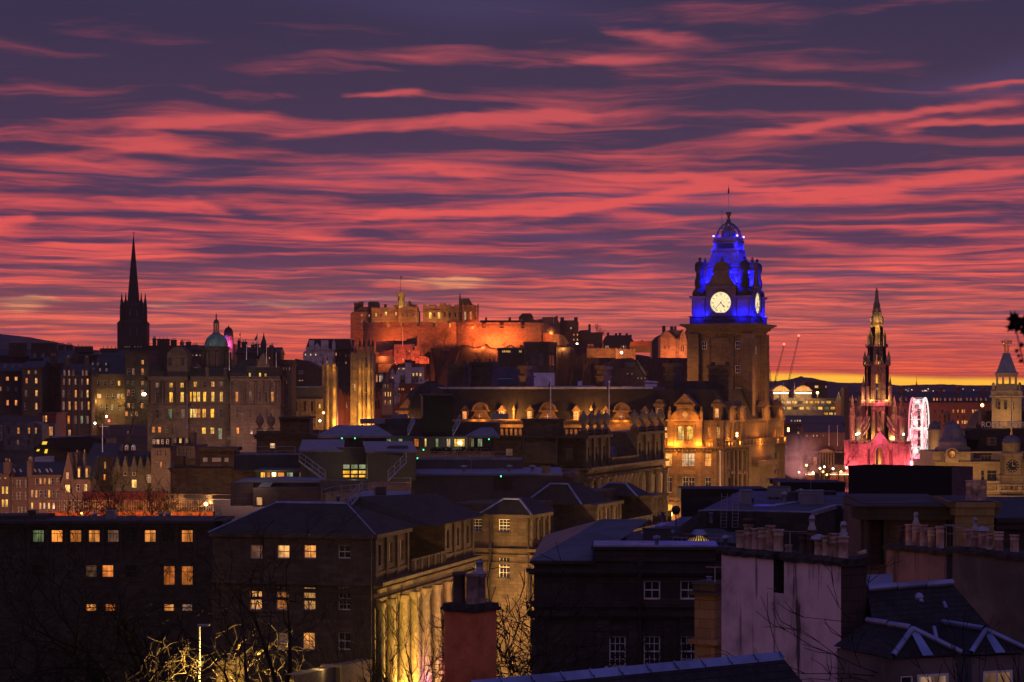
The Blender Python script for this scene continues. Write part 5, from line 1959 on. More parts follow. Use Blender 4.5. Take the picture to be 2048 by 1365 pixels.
 for(zq,h,o)in((zc-.75,.22,.25),(zc-.35,.3,.6),(zc-.05,.22,1.0),(zl-.25,.25,.35),(zl,.18,.5),(FE.z(uc,1000),.4,.45),(FE.z(uc,949),.25,.2)):
  strip(mb,FN,-.3,FN.L+o,zq,zq+h,o,-.004)
 for px in(1448,1463,1471,1479,1489,1496,1506,1532,1543,1564):
  uu=FN.u(px)
  strip(mb,FN,uu-.4,uu+.4,z0,zc-.8,.5,-.004)
  if px not in(1496,1506):
   strip(mb,FN,uu-.35,uu+.35,zc,zl,.3,-.004)
 for px in(1452,1459,1475,1484,1549,1556):
  uu=FN.u(px)
  zz0=FN.z(uu,948)
  g=Frame(FN.xy(uu),yaw+90)
  g.outline(mb,[(-1.0,zz0),(1.0,zz0),(0,zz0+.8)],0,.5)
 ua,ub=FN.u(1490),FN.u(1541)
 g=Frame(FN.xy((ua+ub)/2),yaw+90)
 hh=(ub-ua)/2
 g.box(mb,-hh,hh,0,.8,z0,zc)
 g.box(mb,-hh+2,hh-2,.8,2.0,FN.z(ua,934),FN.z(ua,924))
 mb.poly([FN.pt(FN.L,zl),FN.pt(0,zl),FE.pt(0,zl),(FE.xy(0)[0]+n[0]*FN.L,FE.xy(0)[1]+n[1]*FN.L,zl)])
 fw=Face(FN.xy(FN.L),(FE.xy(0)[0]+n[0]*FN.L,FE.xy(0)[1]+n[1]*FN.L))
 facade(mb,fw,0,fw.L,z0,zl,[])
 fs=Face(fw.xy(fw.L),FE.xy(0))
 facade(mb,fs,0,fs.L,z0,zl,[])
 mb.build('wall','sandstone',t)
 mb=MB()
 for F_ in(FE,FN):
  u=0.3
  i=0
  while u<F_.L-.3:
   if not(F_ is FE and ub0-.3<u<ub1+.3):
    if i%6==0:
     strip(mb,F_,u-.3,u+.3,zc+.17,zc+1.25,.85,-.45)
    else:
     strip(mb,F_,u-.09,u+.09,zc+.17,zc+1.0,.75,-.57)
   u+=.42
   i+=1
  for a_,b_ in(((0,ub0-.4),(ub1+.4,FE.L))if F_ is FE else((0,F_.L),)):
   strip(mb,F_,a_,b_,zc+1.0,zc+1.18,.82,-.48)
 mb.build('balustrade','sandstone',t)
 mb=MB()
 zr=40.6
 q=[FE.xy(0),FE.xy(FE.L),FN.xy(FN.L),fw.xy(fw.L)]
 def inset(p,k):
  c=(sum(v[0]for v in q)/4,sum(v[1]for v in q)/4)
  a,b=q[0],q[2]
  return p
 k=2.6
 fi=Frame(FE.xy(0),yaw)
 W_,D_=FE.L,FN.L
 lo=[fi.xy(.5,-.5),fi.xy(W_-.5,-.5),fi.xy(W_-.5,-D_+.5),fi.xy(.5,-D_+.5)]
 hi=[fi.xy(k,-k),fi.xy(W_-k,-k),fi.xy(W_-k,-D_+k),fi.xy(k,-D_+k)]
 mb.prism(lo,zl+.19,zr,False,False,hi)
 mb.build('mansard','slate',t)
 mb=MB()
 mb.prism([fi.xy(k-.25,-k+.25),fi.xy(W_-14,-k+.25),fi.xy(W_-14,-D_+k),fi.xy(k,-D_+k)],zr,zr+.42,True,True)
 mb.build('roof','lead',t)
 mb=MB()
 cu=(ub0+ub1)/2
 lo=[fi.xy(cu-6.2,-.8),fi.xy(cu+5.4,-.8),fi.xy(cu+5.4,-11),fi.xy(cu-6.2,-11)]
 mid=[fi.xy(cu-4.6,-2.6),fi.xy(cu+4.2,-2.6),fi.xy(cu+4.2,-9),fi.xy(cu-4.6,-9)]
 hi=[fi.xy(cu-2.3,-4.4),fi.xy(cu+2.2,-4.4),fi.xy(cu+2.2,-7),fi.xy(cu-2.3,-7)]
 mb.prism(lo,zl+.2,zl+4.6,False,False,mid)
 mb.prism(mid,zl+4.6,zl+7.3,True,False,hi)
 mb.build('pavilion_roof','slate',t)
 mb=MB()
 c=fi.xy(3.2,-4)
 mb.lathe(c,[(5.4,zl-1),(5.4,zl+2.2),(5.0,zl+3.8),(4.0,zl+5.4),(2.4,zl+6.6),(1.2,zl+7.0),(1.0,zl+7.4)],8,radians(yaw)+pi/8,False)
 mb.build('corner_roof','slate',t)
 m=MB()
 fr.outline(m,arc(0,zl+.3,2.7,0,180,16,.72),-1.5,1.0)
 fr.outline(m,arc(0,zl+1.1,.95,0,360,20)[:-1],1.0,1.18)
 for s in(-1,1):
  fr.outline(m,[(s*1.5,zl+.3),(s*3.1,zl+.3),(s*2.6,zl+1.2),(s*1.8,zl+2.0),(s*1.4,zl+2.2)],.4,.75)
  fr.box(m,s*3.0-.3,s*3.0+.3,.2,.8,zl+.3,zl+1.6)
  fr.lathe(m,s*3.0,.5,[(.3,zl+1.6),(.36,zl+1.9),(.12,zl+2.1),(.25,zl+2.4),(.02,zl+2.8)],8)
 fr.box(m,-1.6,1.6,-1.5,.9,zl+2.1,zl+2.75)
 fr.box(m,-2.0,2.0,-1.6,1.25,zl+2.75,zl+3.05)
 fr.outline(m,[(-1.95,zl+3.05),(1.95,zl+3.05),(0,zl+4.9)],-1.4,1.0)
 fr.outline(m,[(-2.05,zl+3.05),(-1.75,zl+3.05),(0,zl+4.7),(1.75,zl+3.05),(2.05,zl+3.05),(0,zl+5.05)],1.0,1.25)
 o=m.build('gable','sandstone',t)
 fo=Face(fr.xy(-1,1.18),fr.xy(1,1.18))
 m=MB()
 fr.outline(m,arc(0,zl+1.1,.58,0,360,20)[:-1],1.18,1.2)
 m.build('round_window','glow_warm',o)
 def domed(px,s=1.0,full=True):
  u=FE.u(px)
  g=Frame(FE.xy(u),yaw)
  m=MB()
  zb=zl-.1
  g.box(m,-1.15*s,1.15*s,-2.6,-.35,zb,zb+1.75)
  g.box(m,-1.7*s,1.7*s,-2.6,-.05,zb+1.75,zb+2.05)
  g.outline(m,arc(0,zb+2.05,1.35*s,0,180,14,.95),-2.6,-.3)
  g.outline(m,arc(0,zb+2.05,1.5*s,0,180,14,.95)+arc(0,zb+2.05,1.3*s,180,0,14,.95),-.32,-.05)
  for q_ in(-1,1):
   g.outline(m,[(q_*1.15*s,zb),(q_*2.2*s,zb),(q_*1.9*s,zb+.5),(q_*1.3*s,zb+1.2),(q_*1.15*s,zb+1.6)],-.9,-.4)
  g.outline(m,arc(0,zb+.85,.72*s,0,360,20)[:-1],-.36,-.2)
  o=m.build('dormer','sandstone',t)
  m=MB()
  g.outline(m,arc(0,zb+.85,.42*s,0,360,18)[:-1],-.2,-.18)
  m.build('round_window','glow_dim',o)
  m=MB()
  g.box(m,-.03,.03,-.18,-.14,zb+.45,zb+1.25)
  g.box(m,-.4,.4,-.18,-.14,zb+.83,zb+.88)
  m.build('glazing_bar','white_paint',o)
  light(t,g.pt(-.9,.85,zb+.05),150,(1,.29,.03),.2)
  light(t,g.pt(.9,.85,zb+.05),150,(1,.29,.03),.2)
 for px in(959,1094.5,1243):
  domed(px)
 def small(px,gl):
  u=FE.u(px)
  g=Frame(FE.xy(u),yaw)
  m=MB()
  zb=zl-.1
  g.box(m,-.62,.62,-2.4,-.5,zb,zb+1.85)
  g.box(m,-.85,.85,-2.4,-.35,zb+1.85,zb+2.0)
  g.outline(m,[(-.75,zb+2.0),(.75,zb+2.0),(0,zb+2.9)],-2.4,-.45)
  o=m.build('dormer','sandstone',t)
  f=Face(g.xy(-.62,-.5),g.xy(.62,-.5))
  window(o,f,.62,zb+1.0,.82,1.5,'g',gl,'white_paint',-.06)
  light(t,g.pt(0,.25,zb+.1),40,(1,.29,.03),.15)
 for px,gl in((927.5,'w'),(1001,'m'),(1058,'w'),(1150,'w'),(1210,'w'),(1288,'m')):
  small(px,gl)
 u=FE.u(826)
 g=Frame(FE.xy(0.2),yaw)
 m=MB()
 g.box(m,-1.9,1.9,-2,.2,zl-.8,zl+1.4)
 g.box(m,-2.4,2.4,-2,.5,zl+1.4,zl+1.75)
 g.outline(m,[(-2.2,zl+1.75),(2.2,zl+1.75),(0,zl+4.2)],-1.5,.2)
 g.outline(m,arc(0,zl-.8,2.6,0,180,12,.6)+arc(0,zl-.8,2.2,180,0,12,.6),.2,.5)
 m.build('gable','sandstone',t)
 light(t,g.pt(-1.2,1.8,zl-.6),420,(1,.33,.05),.2)
 light(t,g.pt(1.6,1.8,zl-.6),420,(1,.33,.05),.2)
 for px in(866,1026,1181,1316):
  g=Frame(FE.xy(FE.u(px)),yaw)
  m=MB()
  g.lathe(m,0,-.5,[(.25,zl),(.2,zl+1.2),(.32,zl+1.4),(.15,zl+1.7),(.36,zl+2.1),(.2,zl+2.4),(.02,zl+2.9)],8)
  m.build('finial','sandstone',t)
 for px in(1318,1434):
  g=Frame(FE.xy(FE.u(px)),yaw)
  m=MB()
  g.box(m,-.7,.7,-1.6,0,zl,zl+2.6)
  g.box(m,-1.0,1.0,-1.8,.3,zl+2.6,zl+3.2)
  g.outline(m,arc(0,zl+3.2,.8,0,180,10),-1.5,0)
  o=m.build('dormer','sandstone',t)
  f=Face(g.xy(-.7,0),g.xy(.7,0))
  window(o,f,.7,zl+1.5,.7,1.6,'g','w' if px==1434 else 'd','white_paint',-.05)
 for px in(1462,1482,1531,1560):
  g=Frame(FN.xy(FN.u(px)),yaw+90)
  m=MB()
  g.box(m,-1.6,1.6,-1.5,.2,zl+.19,zl+2.4)
  g.box(m,-1.9,1.9,-1.6,.5,zl+2.4,zl+2.75)
  g.outline(m,[(-1.2,zl+2.75),(1.2,zl+2.75),(0,zl+3.6)],-1.2,.2)
  g.box(m,-.28,.28,-.3,.26,zl+2.9,zl+5.0,.1)
  for s in(-1,1):
   g.outline(m,[(s*1.6,zl+.2),(s*2.7,zl+.2),(s*2.2,zl+.9),(s*1.7,zl+2.0)],-.5,.1)
   g.lathe(m,s*2.4,0,[(.3,zl+.2),(.25,zl+1.2),(.4,zl+1.5),(.05,zl+2.3)],8)
  m.build('dormer','sandstone',t)
  light(t,g.pt(0,1.6,zl+.6),260,(1,.34,.06),.2)
 def stack(px0,px1,ytop,v,dep,pots=4):
  u0,u1=FE.u(px0),FE.u(px1)
  z1=FE.z(u0,ytop)
  m=MB()
  g=Frame(FE.xy((u0+u1)/2),yaw)
  h=(u1-u0)/2
  g.box(m,-h,h,v-dep,v,zl,z1-2.2)
  g.box(m,-h-.2,h+.2,v-dep-.2,v+.2,z1-2.2,z1-1.9)
  g.box(m,-h+.05,h-.05,v-dep+.05,v-.05,z1-1.9,z1-.7)
  g.box(m,-h-.3,h+.3,v-dep-.3,v+.3,z1-.7,z1)
  for i in range(pots):
   g.lathe(m,0+(h*.7)*(2*(i%2)-1),v-dep*(.2+.6*(i//2)/max(1,pots//2-1 or 1)),[(.2,z1),(.17,z1+.5),(.2,z1+.55)],8)
  m.build('chimney','old_town_stone',t)
  return g,h,z1
 for(a,b,y,v,dep)in((1027,1039,731,-3.2,4.5),(1182,1195,731,-3.2,4.5),(1313,1331,726,-5,4),(1391,1432,729,-8.4,2.2),(862,897,728,-8,2),(898,941,723,-11,3)):
  g,h,z1=stack(a,b,y,v,dep)
  if a<1300 and a>1000:
   light(t,g.pt(-h-.4,1.6,zl+1.6),3000,(1,.36,.06),.2)
 for(px,e)in((1343,330),(1355,700),(1362,260),(1396,420),(1404,420),(1329,260),(1421,320),(1434,280)):
  uu=FE.u(px)
  out=1.7 if 1338<=px<=1408 else.55
  light(t,FE.pt(uu,zc+.55,out),e*1.25,(1,.31,.028),.2)
 for(px,e,o_)in((1355,1500,3.6),(1395,1200,3.6)):
  light(t,FE.pt(FE.u(px),zl+.4,2.6),520,(1,.3,.03),.25)
 for(px,e)in((1450,500),(1456,600),(1472,700),(1512,900),(1548,700),(1562,900)):
  uu=FN.u(px)
  light(t,FN.pt(uu,zc+.7,.6 if px!=1512 else 1.8),e*1.3,(1,.29,.03),.2)
 for(px,py,e)in((1330,1010,600),(1390,1020,800),(1440,1000,600)):
  uu=FE.u(px)
  light(t,FE.pt(uu,FE.z(uu,py)-3,9),e,(1,.45,.12),.5)
 light(t,FE.pt(FE.u(1338),FE.z(FE.u(1338),1030),2.0),900,(1,.42,.10),.4)
 for px in(1470,1500,1545):
  uu=FN.u(px)
  light(t,FN.pt(uu,22,10),2200,(1,.48,.14),.5)
 light(t,FE.pt(FE.u(1400),zc-3.5,12),2000,(1,.38,.09),.5)
 for Fq,px,y in((FN,1459,872),(FN,1563,862)):
  uu=Fq.u(px)
  p=Vector(Fq.pt(uu,Fq.z(uu,y),1.4))
  m=MB()
  for dz in(0,.42):
   m.sphere(p+Vector((0,0,dz)),.2,8,6)
  o=m.build('wall_lamp','lamp_orange',t)
  light(t,p+Vector(Fq.n+(0,))*.6,260,(1,.42,.1),.2)
def build_hotel_surroundings():
 Y=520.0
 t=thing('kirk_tower','square dark church tower with arched belfry openings above a white wall','tower',P(1080,800,Y))
 x0,x1=(1052-1024)/FPX*Y,(1093-1024)/FPX*Y
 d=(cos(radians(-18)),sin(radians(-18)))
 c=((x0+x1)/2+1.0,Y+3)
 f=Frame(c,-18)
 h=2.75
 mb=MB()
 f.sq(mb,h,zz(800,Y),zz(694,Y))
 f.sq(mb,h+.25,zz(694,Y),zz(690,Y))
 f.sq(mb,h+.45,zz(690,Y),zz(684,Y))
 f.sq(mb,h+.2,zz(746,Y),zz(744,Y))
 f.sq(mb,h+.15,zz(733,Y),zz(731.5,Y))
 for k in range(4):
  g=Frame(c,-18+90*k)
  for s in(-1,1):
   g.box(mb,s*h-.3,s*h+.3,h-.2,h+.18,zz(744,Y),zz(694,Y))
   g.outline(mb,arc(s*1.05,zz(711,Y),.78,0,180,10)+arc(s*1.05,zz(711,Y),.62,180,0,10),h,h+.16)
 mb.build('wall','old_town_stone',t)
 for k in range(2):
  g=Frame(c,-18+90*k)
  for s in(-1,1):
   m=MB()
   g.outline(m,[(s*1.05-.6,zz(731,Y)),(s*1.05+.6,zz(731,Y))]+arc(s*1.05,zz(711,Y),.6,0,180,10),h-.05,h+.03)
   m.build('belfry_opening','dark_glass',t)
 Y=470.0
 t,F=block('white_wall_house','pale harled roof block below the square church tower','building',1053,1109,Y,9,746,800,[],wall='harling_white',cornice=0,flat='felt_roof')
 t=thing('glass_roof','long low glazed roof with dark bars behind the hotel','roof',P(1160,790,465))
 mb=MB()
 slab(mb,[(1062,790),(1075,773),(1192,771),(1192,790)],462,6)
 slab(mb,[(1205,790),(1205,774),(1225,772),(1235,790)],463,6)
 mb.build('glazing','pale_membrane',t)
 m=MB()
 for x in range(1078,1192,7):
  slab(m,[(x,789),(x+.6,789),(x+.6,772.5),(x,772.5)],461.8,.1)
 for y in(778,784):
  slab(m,[(1072,y+.5),(1192,y+.5),(1192,y),(1072,y)],461.75,.1)
 m.build('glazing_bar','dark_metal',t)
 m=MB()
 slab(m,[(1156,775),(1156,763),(1164.5,762),(1164.5,775)],466,2)
 slab(m,[(1240,786),(1240,776),(1247,773),(1265,773),(1268,779),(1266,786)],466,3)
 slab(m,[(1291,776),(1291,768),(1314,768),(1314,776)],467,3)
 slab(m,[(1291,765),(1291,761.5),(1316,763),(1316,766)],467,3)
 m.build('plant_box','harling_white',t)
 t,F=block('slate_roof_house','dark slate roof with one yellow lit dormer beyond the hotel','house',930,1040,480,12,785,800,[],wall='sooty_stone',ridge=734,over=0.0)
 m=MB()
 slab(m,[(958,772),(974,759),(990,772),(990,786),(958,786)],478.5,4)
 o=m.build('dormer','slate',t)
 pwin(o,972.5,778.5,7,8,478.4,'y','c','dark_metal')
 m=MB()
 slab(m,[(945,740),(945,735),(967,735),(965,740)],483,.6)
 slab(m,[(972,758.5),(972,757),(1026,757),(1026,758.5)],481,.4)
 slab(m,[(955,773),(957,774),(974,760.5),(991,774),(993,773),(974,757.5)],478.3,.4)
 m.build('flashing','lead',t)
 m=MB()
 slab(m,[(945,779),(951,779),(953,771),(947,771)],479,.3)
 m.build('skylight','pale_membrane',t)
 t,F=block('slope_terrace','dark terrace on the rock slope with a string of tiny lit windows','terrace',996,1048,900,10,699,760,[],wall='black_stone',ridge=695)
 for x in(1005.5,1009,1012.5,1016,1019.5,1039,1042):
  pwin(t,x,703.5,2.2,4,899.9,'y')
 t=thing('bank_terrace','low dark roofs with pale dormers on the slope right of the hotel chimneys','terrace',P(1250,760,800))
 m=MB()
 slab(m,[(1215,790),(1215,727),(1230,718),(1262,716),(1280,727),(1300,770),(1300,790)],800,12)
 m.build('wall','black_stone',t)
 m=MB()
 slab(m,[(1250,735),(1250,725),(1272,725),(1266,735)],799,.5)
 slab(m,[(1272,722),(1275,720),(1294,750),(1290,752)],799,.5)
 m.build('flashing','grey_membrane',t)
 for x,y in((1255,748),(1264,748),(1276,757),(1283,757),(1290,757)):
  pwin(t,x,y,2.4,3,799.9,'m')
 light(t,P(1291,738,796),300,(1,.45,.15),.3)
 for px,y0,lb in((1101.2,760,'white flagpole with a limp flag in front of the middle domed dormer'),(1218.2,764,'white flagpole with a limp flag between two hotel dormers')):
  flagpole('flagpole',lb,px,y0,840,385,.11,[(px,y0+1),(px-1.4,y0+12),(px-5.5,y0+17),(px-4.2,y0+10)])
 flagpole('flagpole','tall white flagpole standing before the hotel corner',1440.5,903,992,250,.07)
build_clock_tower()
build_hotel()
build_hotel_surroundings()
# ================================================================ the northern side: monument, wheel, hotels, turrets
PINK=(1.0,.10,.16)
def clock_disc(t,g,z,r,v,face,marks,hands,ring=None):
 """round clock on frame g: face and mark materials, hands = [(degrees, length, width)]"""
 m=MB()
 g.outline(m,arc(0,z,r,0,360,32)[:-1],v,v+.06)
 o=m.build('clock_face',face,t)
 m=MB()
 for i in range(12):
  a=radians(30*i)
  for s in((-.05,.05)if i%3 else(-.09,0,.09)):
   p=[(r*k*sin(a)+s*r*cos(a),z+r*k*cos(a)-s*r*sin(a))for k in(.68,.9)]
   m.tube(g.pt(p[0][0],v+.08,p[0][1]),g.pt(p[1][0],v+.08,p[1][1]),r*.022,r*.03,4)
 m.build('hour_mark',marks,o)
 for nm,(ang,L,w)in zip(('hour_hand','minute_hand'),hands):
  m=MB()
  a=radians(ang)
  m.tube(g.pt(0,v+.1,z),g.pt(L*sin(a),v+.1,z+L*cos(a)),w,w*.4,4)
  m.build(nm,marks,o)
 return o
def build_monument():
 Y=690.0
 c=P(1753.5,930,Y)
 F=Frame((c.x,Y),0)
 k=Y/FPX
 Z=lambda py:zz(py,Y)
 t=thing('gothic_monument','tall lace like gothic spire monument lit red at its arches and gold above','monument',(c.x,Y,Z(960)))
 def pinn(mb,u,v,r,y0,y1,y2):
  mb.lathe(F.xy(u,v),[(r,Z(y0)),(r,Z(y1)),(r*1.35,Z(y1-.8)),(r*.9,Z(y1-1.8)),(r*.5,Z((y1+y2)/2)),(r*.65,Z((y1+y2)/2-.8)),(.05,Z(y2))],6,0,False)
 mb=MB()
 for q in range(4):
  f=Frame((c.x,Y),90*q)
  w,ah,V=19*k,14*k,33*k
  z0,zs,zt=Z(960),Z(915),Z(886)
  ar=[(-ah*.78*cos(radians(a))if False else 0,0)for a in()]
  pts=[]
  for i in range(9):
   s=i/8
   pts.append((-ah*(1-s)**.6*.8,zs+(Z(894)-zs)*sin(s*pi/2)))
  pts+=[(-x,z)for x,z in reversed(pts[:-1])]
  left=[(-w,z0),(-ah*.8,z0)]+pts[:9]+[(0,Z(866)),(-w,zt)]
  f.outline(mb,left,V-1.6,V)
  f.outline(mb,[(-x,z)for x,z in left],V-1.6,V)
  for j in range(len(pts)-1):
   for g_,rr in((.25,.26),(.75,.2)):
    mb.tube(f.pt(pts[j][0]*(1+g_*.2),V+.12,pts[j][1]+g_*.8),f.pt(pts[j+1][0]*(1+g_*.2),V+.12,pts[j+1][1]+g_*.8),rr,rr,5)
  for s in(-1,1):
   mb.tube(f.pt(s*w,V+.2,zt),f.pt(0,V+.2,Z(863)),.3,.3,5)
  mb.lathe(f.xy(0,V+.1),[(.45,Z(868)),(.35,Z(858)),(.7,Z(857)),(.3,Z(852)),(.6,Z(848)),(.05,Z(843))],6)
  for i in range(5):
   f.box(mb,(-2+i)*1.1-.12,(-2+i)*1.1+.12,V,V+.18,Z(890),Z(872+abs(i-2)*3))
 for q in range(4):
  f=Frame((c.x,Y),90*q)
  for s in(-1,1):
   f.box(mb,s*29*k-9.5*k,s*29*k+9.5*k,V-2.4,V-.6,Z(899),Z(886))
   f.box(mb,s*29*k-10*k,s*29*k+10*k,V-2.5,V-.4,Z(886),Z(884.8))
   f.outline(mb,[(s*20*k,Z(960)),(s*24*k,Z(960)),(s*24*k,Z(912)),(s*29*k,Z(899)),(s*20*k,Z(899))],V-2.2,V-.8)
   for j in range(5):
    u=s*(21+4*j)*k
    f.box(mb,u-.13,u+.13,V-.7,V-.45,Z(884.8),Z(881.5))
   f.box(mb,s*29*k-10*k,s*29*k+10*k,V-.75,V-.4,Z(881.5),Z(880.3))
 mb.build('arch','gothic_stone',t)
 for q in range(4):
  f=Frame((c.x,Y),90*q+45)
  m=MB()
  R=64*k
  f.box(m,-1.5,1.5,R*.72,R+1.4,Z(960),Z(888))
  f.outline(m,[(-.3,Z(960)),(.3,Z(960)),(.3,Z(910)),(0,Z(900)),(-.3,Z(910))],R+1.4,R+1.6)
  f.box(m,-1.75,1.75,R*.7,R+1.65,Z(888),Z(886.5))
  for s in(-1,0,1):
   f.box(m,s*1.3-.3,s*1.3+.3,R-.8,R+1.6,Z(886.5),Z(883))
  f.box(m,-1.75,1.75,R*.7,R+1.65,Z(883),Z(881.5))
  o=m.build('corner_tower','gothic_stone',t)
  m=MB()
  m.lathe(f.xy(0,R-.6),[(1.15,Z(881.5)),(1.0,Z(876)),(.85,Z(875)),(.85,Z(838)),(1.1,Z(837)),(1.1,Z(832)),(.7,Z(830)),(.65,Z(816)),(.9,Z(815)),(.5,Z(812)),(.4,Z(804)),(.55,Z(803)),(.04,Z(790))],8,0,False)
  for s in(0,1,2,3):
   a=s*pi/2+.6
   x,y=f.xy(0,R-.6)
   m.lathe((x+.85*cos(a),y+.85*sin(a)),[(.16,Z(834)),(.14,Z(822)),(.02,Z(814))],5,0,False)
  m.build('pinnacle','gothic_stone',o)
  m=MB()
  for zz0,zz1 in((872,838),(862,824)):
   p0,p1=f.pt(0,R*.8,Z(zz0)),f.pt(0,R*.3,Z(zz1))
   pm=f.pt(0,R*.5,Z(zz0+(zz1-zz0)*.45))
   m.tube(p0,pm,.4,.4,6)
   m.tube(pm,p1,.4,.5,6)
  f.box(m,-.9,.9,R*.22,R*.34,Z(884),Z(822))
  m.build('flying_buttress','gothic_stone',t)
 mb=MB()
 def stage(y0,y1,w,win=None,par=None):
  h=w*k/2
  for q in range(4):
   f=Frame((c.x,Y),90*q)
   for s in(-1,1):
    f.box(mb,s*h-.45,s*h+.45,h-.45,h+.45,Z(y0),Z(y1))
    f.box(mb,s*h*.5-.2,s*h*.5+.2,h-.4,h+.12,Z(y0),Z(y1))
   if win:
    hw=win*k
    f.outline(mb,[(-h,Z(y0)),(-hw,Z(y0)),(-hw,Z(y1+14)),(0,Z(y1+4)),(0,Z(y1)),(-h,Z(y1))],h-.5,h)
    f.outline(mb,[(h,Z(y0)),(hw,Z(y0)),(hw,Z(y1+14)),(0,Z(y1+4)),(0,Z(y1)),(h,Z(y1))],h-.5,h)
    for s in(-1,1):
     mb.tube(f.pt(s*hw,h+.05,Z(y1+14)),f.pt(0,h+.05,Z(y1+2)),.16,.16,5)
    f.box(mb,-.1,.1,h-.4,h-.2,Z(y0),Z(y1+8))
    f.outline(mb,arc(0,Z(y1+14),hw*.7,0,360,10)[:-1],h-.4,h-.2)
   else:
    f.box(mb,-h,h,h-.5,h,Z(y0),Z(y1))
  if par:
   F.sq(mb,h+.6,Z(y1),Z(y1-1.2))
   for q in range(4):
    f=Frame((c.x,Y),90*q)
    n=6
    for i in range(n+1):
     u=-h-.5+(2*h+1)*i/n
     f.box(mb,u-.16,u+.16,h+.3,h+.58,Z(y1-1.2),Z(y1-4.4))
    f.box(mb,-h-.6,h+.6,h+.25,h+.62,Z(y1-4.4),Z(y1-5.6))
 stage(930,806,34,6,None)
 stage(812,806,46,None,True)
 stage(802,731,36,6.5,None)
 stage(733,730,40,None,True)
 stage(726,694,26,3,None)
 stage(696,694,31,None,True)
 stage(690,655,16,1.5,None)
 mb.lathe(F.xy(0,0),[(1.3,Z(662)),(1.5,Z(656)),(2.0,Z(651)),(2.0,Z(644.5)),(1.6,Z(644)),(1.1,Z(640)),(1.1,Z(620)),(1.35,Z(618)),(1.0,Z(614)),(.85,Z(606)),(.62,Z(598)),(.5,Z(588)),(.42,Z(586)),(.62,Z(585)),(.62,Z(583.5)),(.25,Z(582)),(.3,Z(579)),(.04,Z(575.5))],8,.2,False)
 mb.build('tower','gothic_stone',t)
 m=MB()
 for(d,r,y0,y1,y2,n)in((23,.62,812,775,752,4),(17,.45,812,782,765,4),(20.5,.55,733,715,702,4),(15,.4,733,716,706,4),(13.5,.5,694,672,661,4),(9.5,.4,694,676,664,4),(9.5,.4,650,638,632,4),(6.2,.35,645,626,619,4),(4.8,.2,620,612,606,4)):
  for q in range(4):
   f=Frame((c.x,Y),90*q)
   o=d*k
   for s in((-1,1)if d in(17,15,9.5)and y0>660 else(1,)):
    u=o*.55*s if d in(17,15)else o
    m.lathe(f.xy(u,o),[(r,Z(y0)),(r,Z(y1)),(r*1.3,Z(y1-.8)),(r*.8,Z(y1-2)),(.04,Z(y2))],6,0,False)
 m.build('pinnacle','gothic_stone',t)
 for q in(0,1,3):
  f=Frame((c.x,Y),90*q)
  light(t,f.pt(0,13,Z(945)),12000,PINK,.6)
  light(t,f.pt(-8,12,Z(940)),8000,PINK,.6)
  light(t,f.pt(8,12,Z(940)),8000,PINK,.6)
  light(t,f.pt(0,7.2,Z(876)),900,(1,.1,.3),.4)
  light(t,f.pt(2.2,4.6,Z(800)),700,(1,.5,.14),.3)
  light(t,f.pt(0,5.5,Z(806)),1100,(1,.12,.2),.4)
  light(t,f.pt(-2.2,4.6,Z(800)),700,(1,.5,.14),.3)
  light(t,f.pt(0,3.6,Z(726)),420,(1,.55,.14),.3)
  light(t,f.pt(0,2.6,Z(690)),360,(1,.55,.14),.3)
  light(t,f.pt(0,2.8,Z(660)),420,(1,.52,.08),.3)
  light(t,f.pt(0,2.0,Z(640)),190,(1,.55,.14),.3)
 light(t,F.pt(0,0,Z(790)),500,(1,.5,.12),.3)
 light(t,F.pt(0,0,Z(930)),2500,(1,.45,.1),.5)
 for q in range(4):
  f=Frame((c.x,Y),90*q+45)
  light(t,f.pt(2.0,4.6,Z(876)),1700,(1,.46,.12),.3)
 for(px,py)in((1718,867),(1713,869),(1807,869)):
  m=MB()
  p=P(px,py,Y-8)
  m.sphere(p,.32,8,6)
  m.build('floodlamp','lamp_white',t)
  light(t,p+Vector((0,-.6,.2)),260,(1,.6,.2),.3)
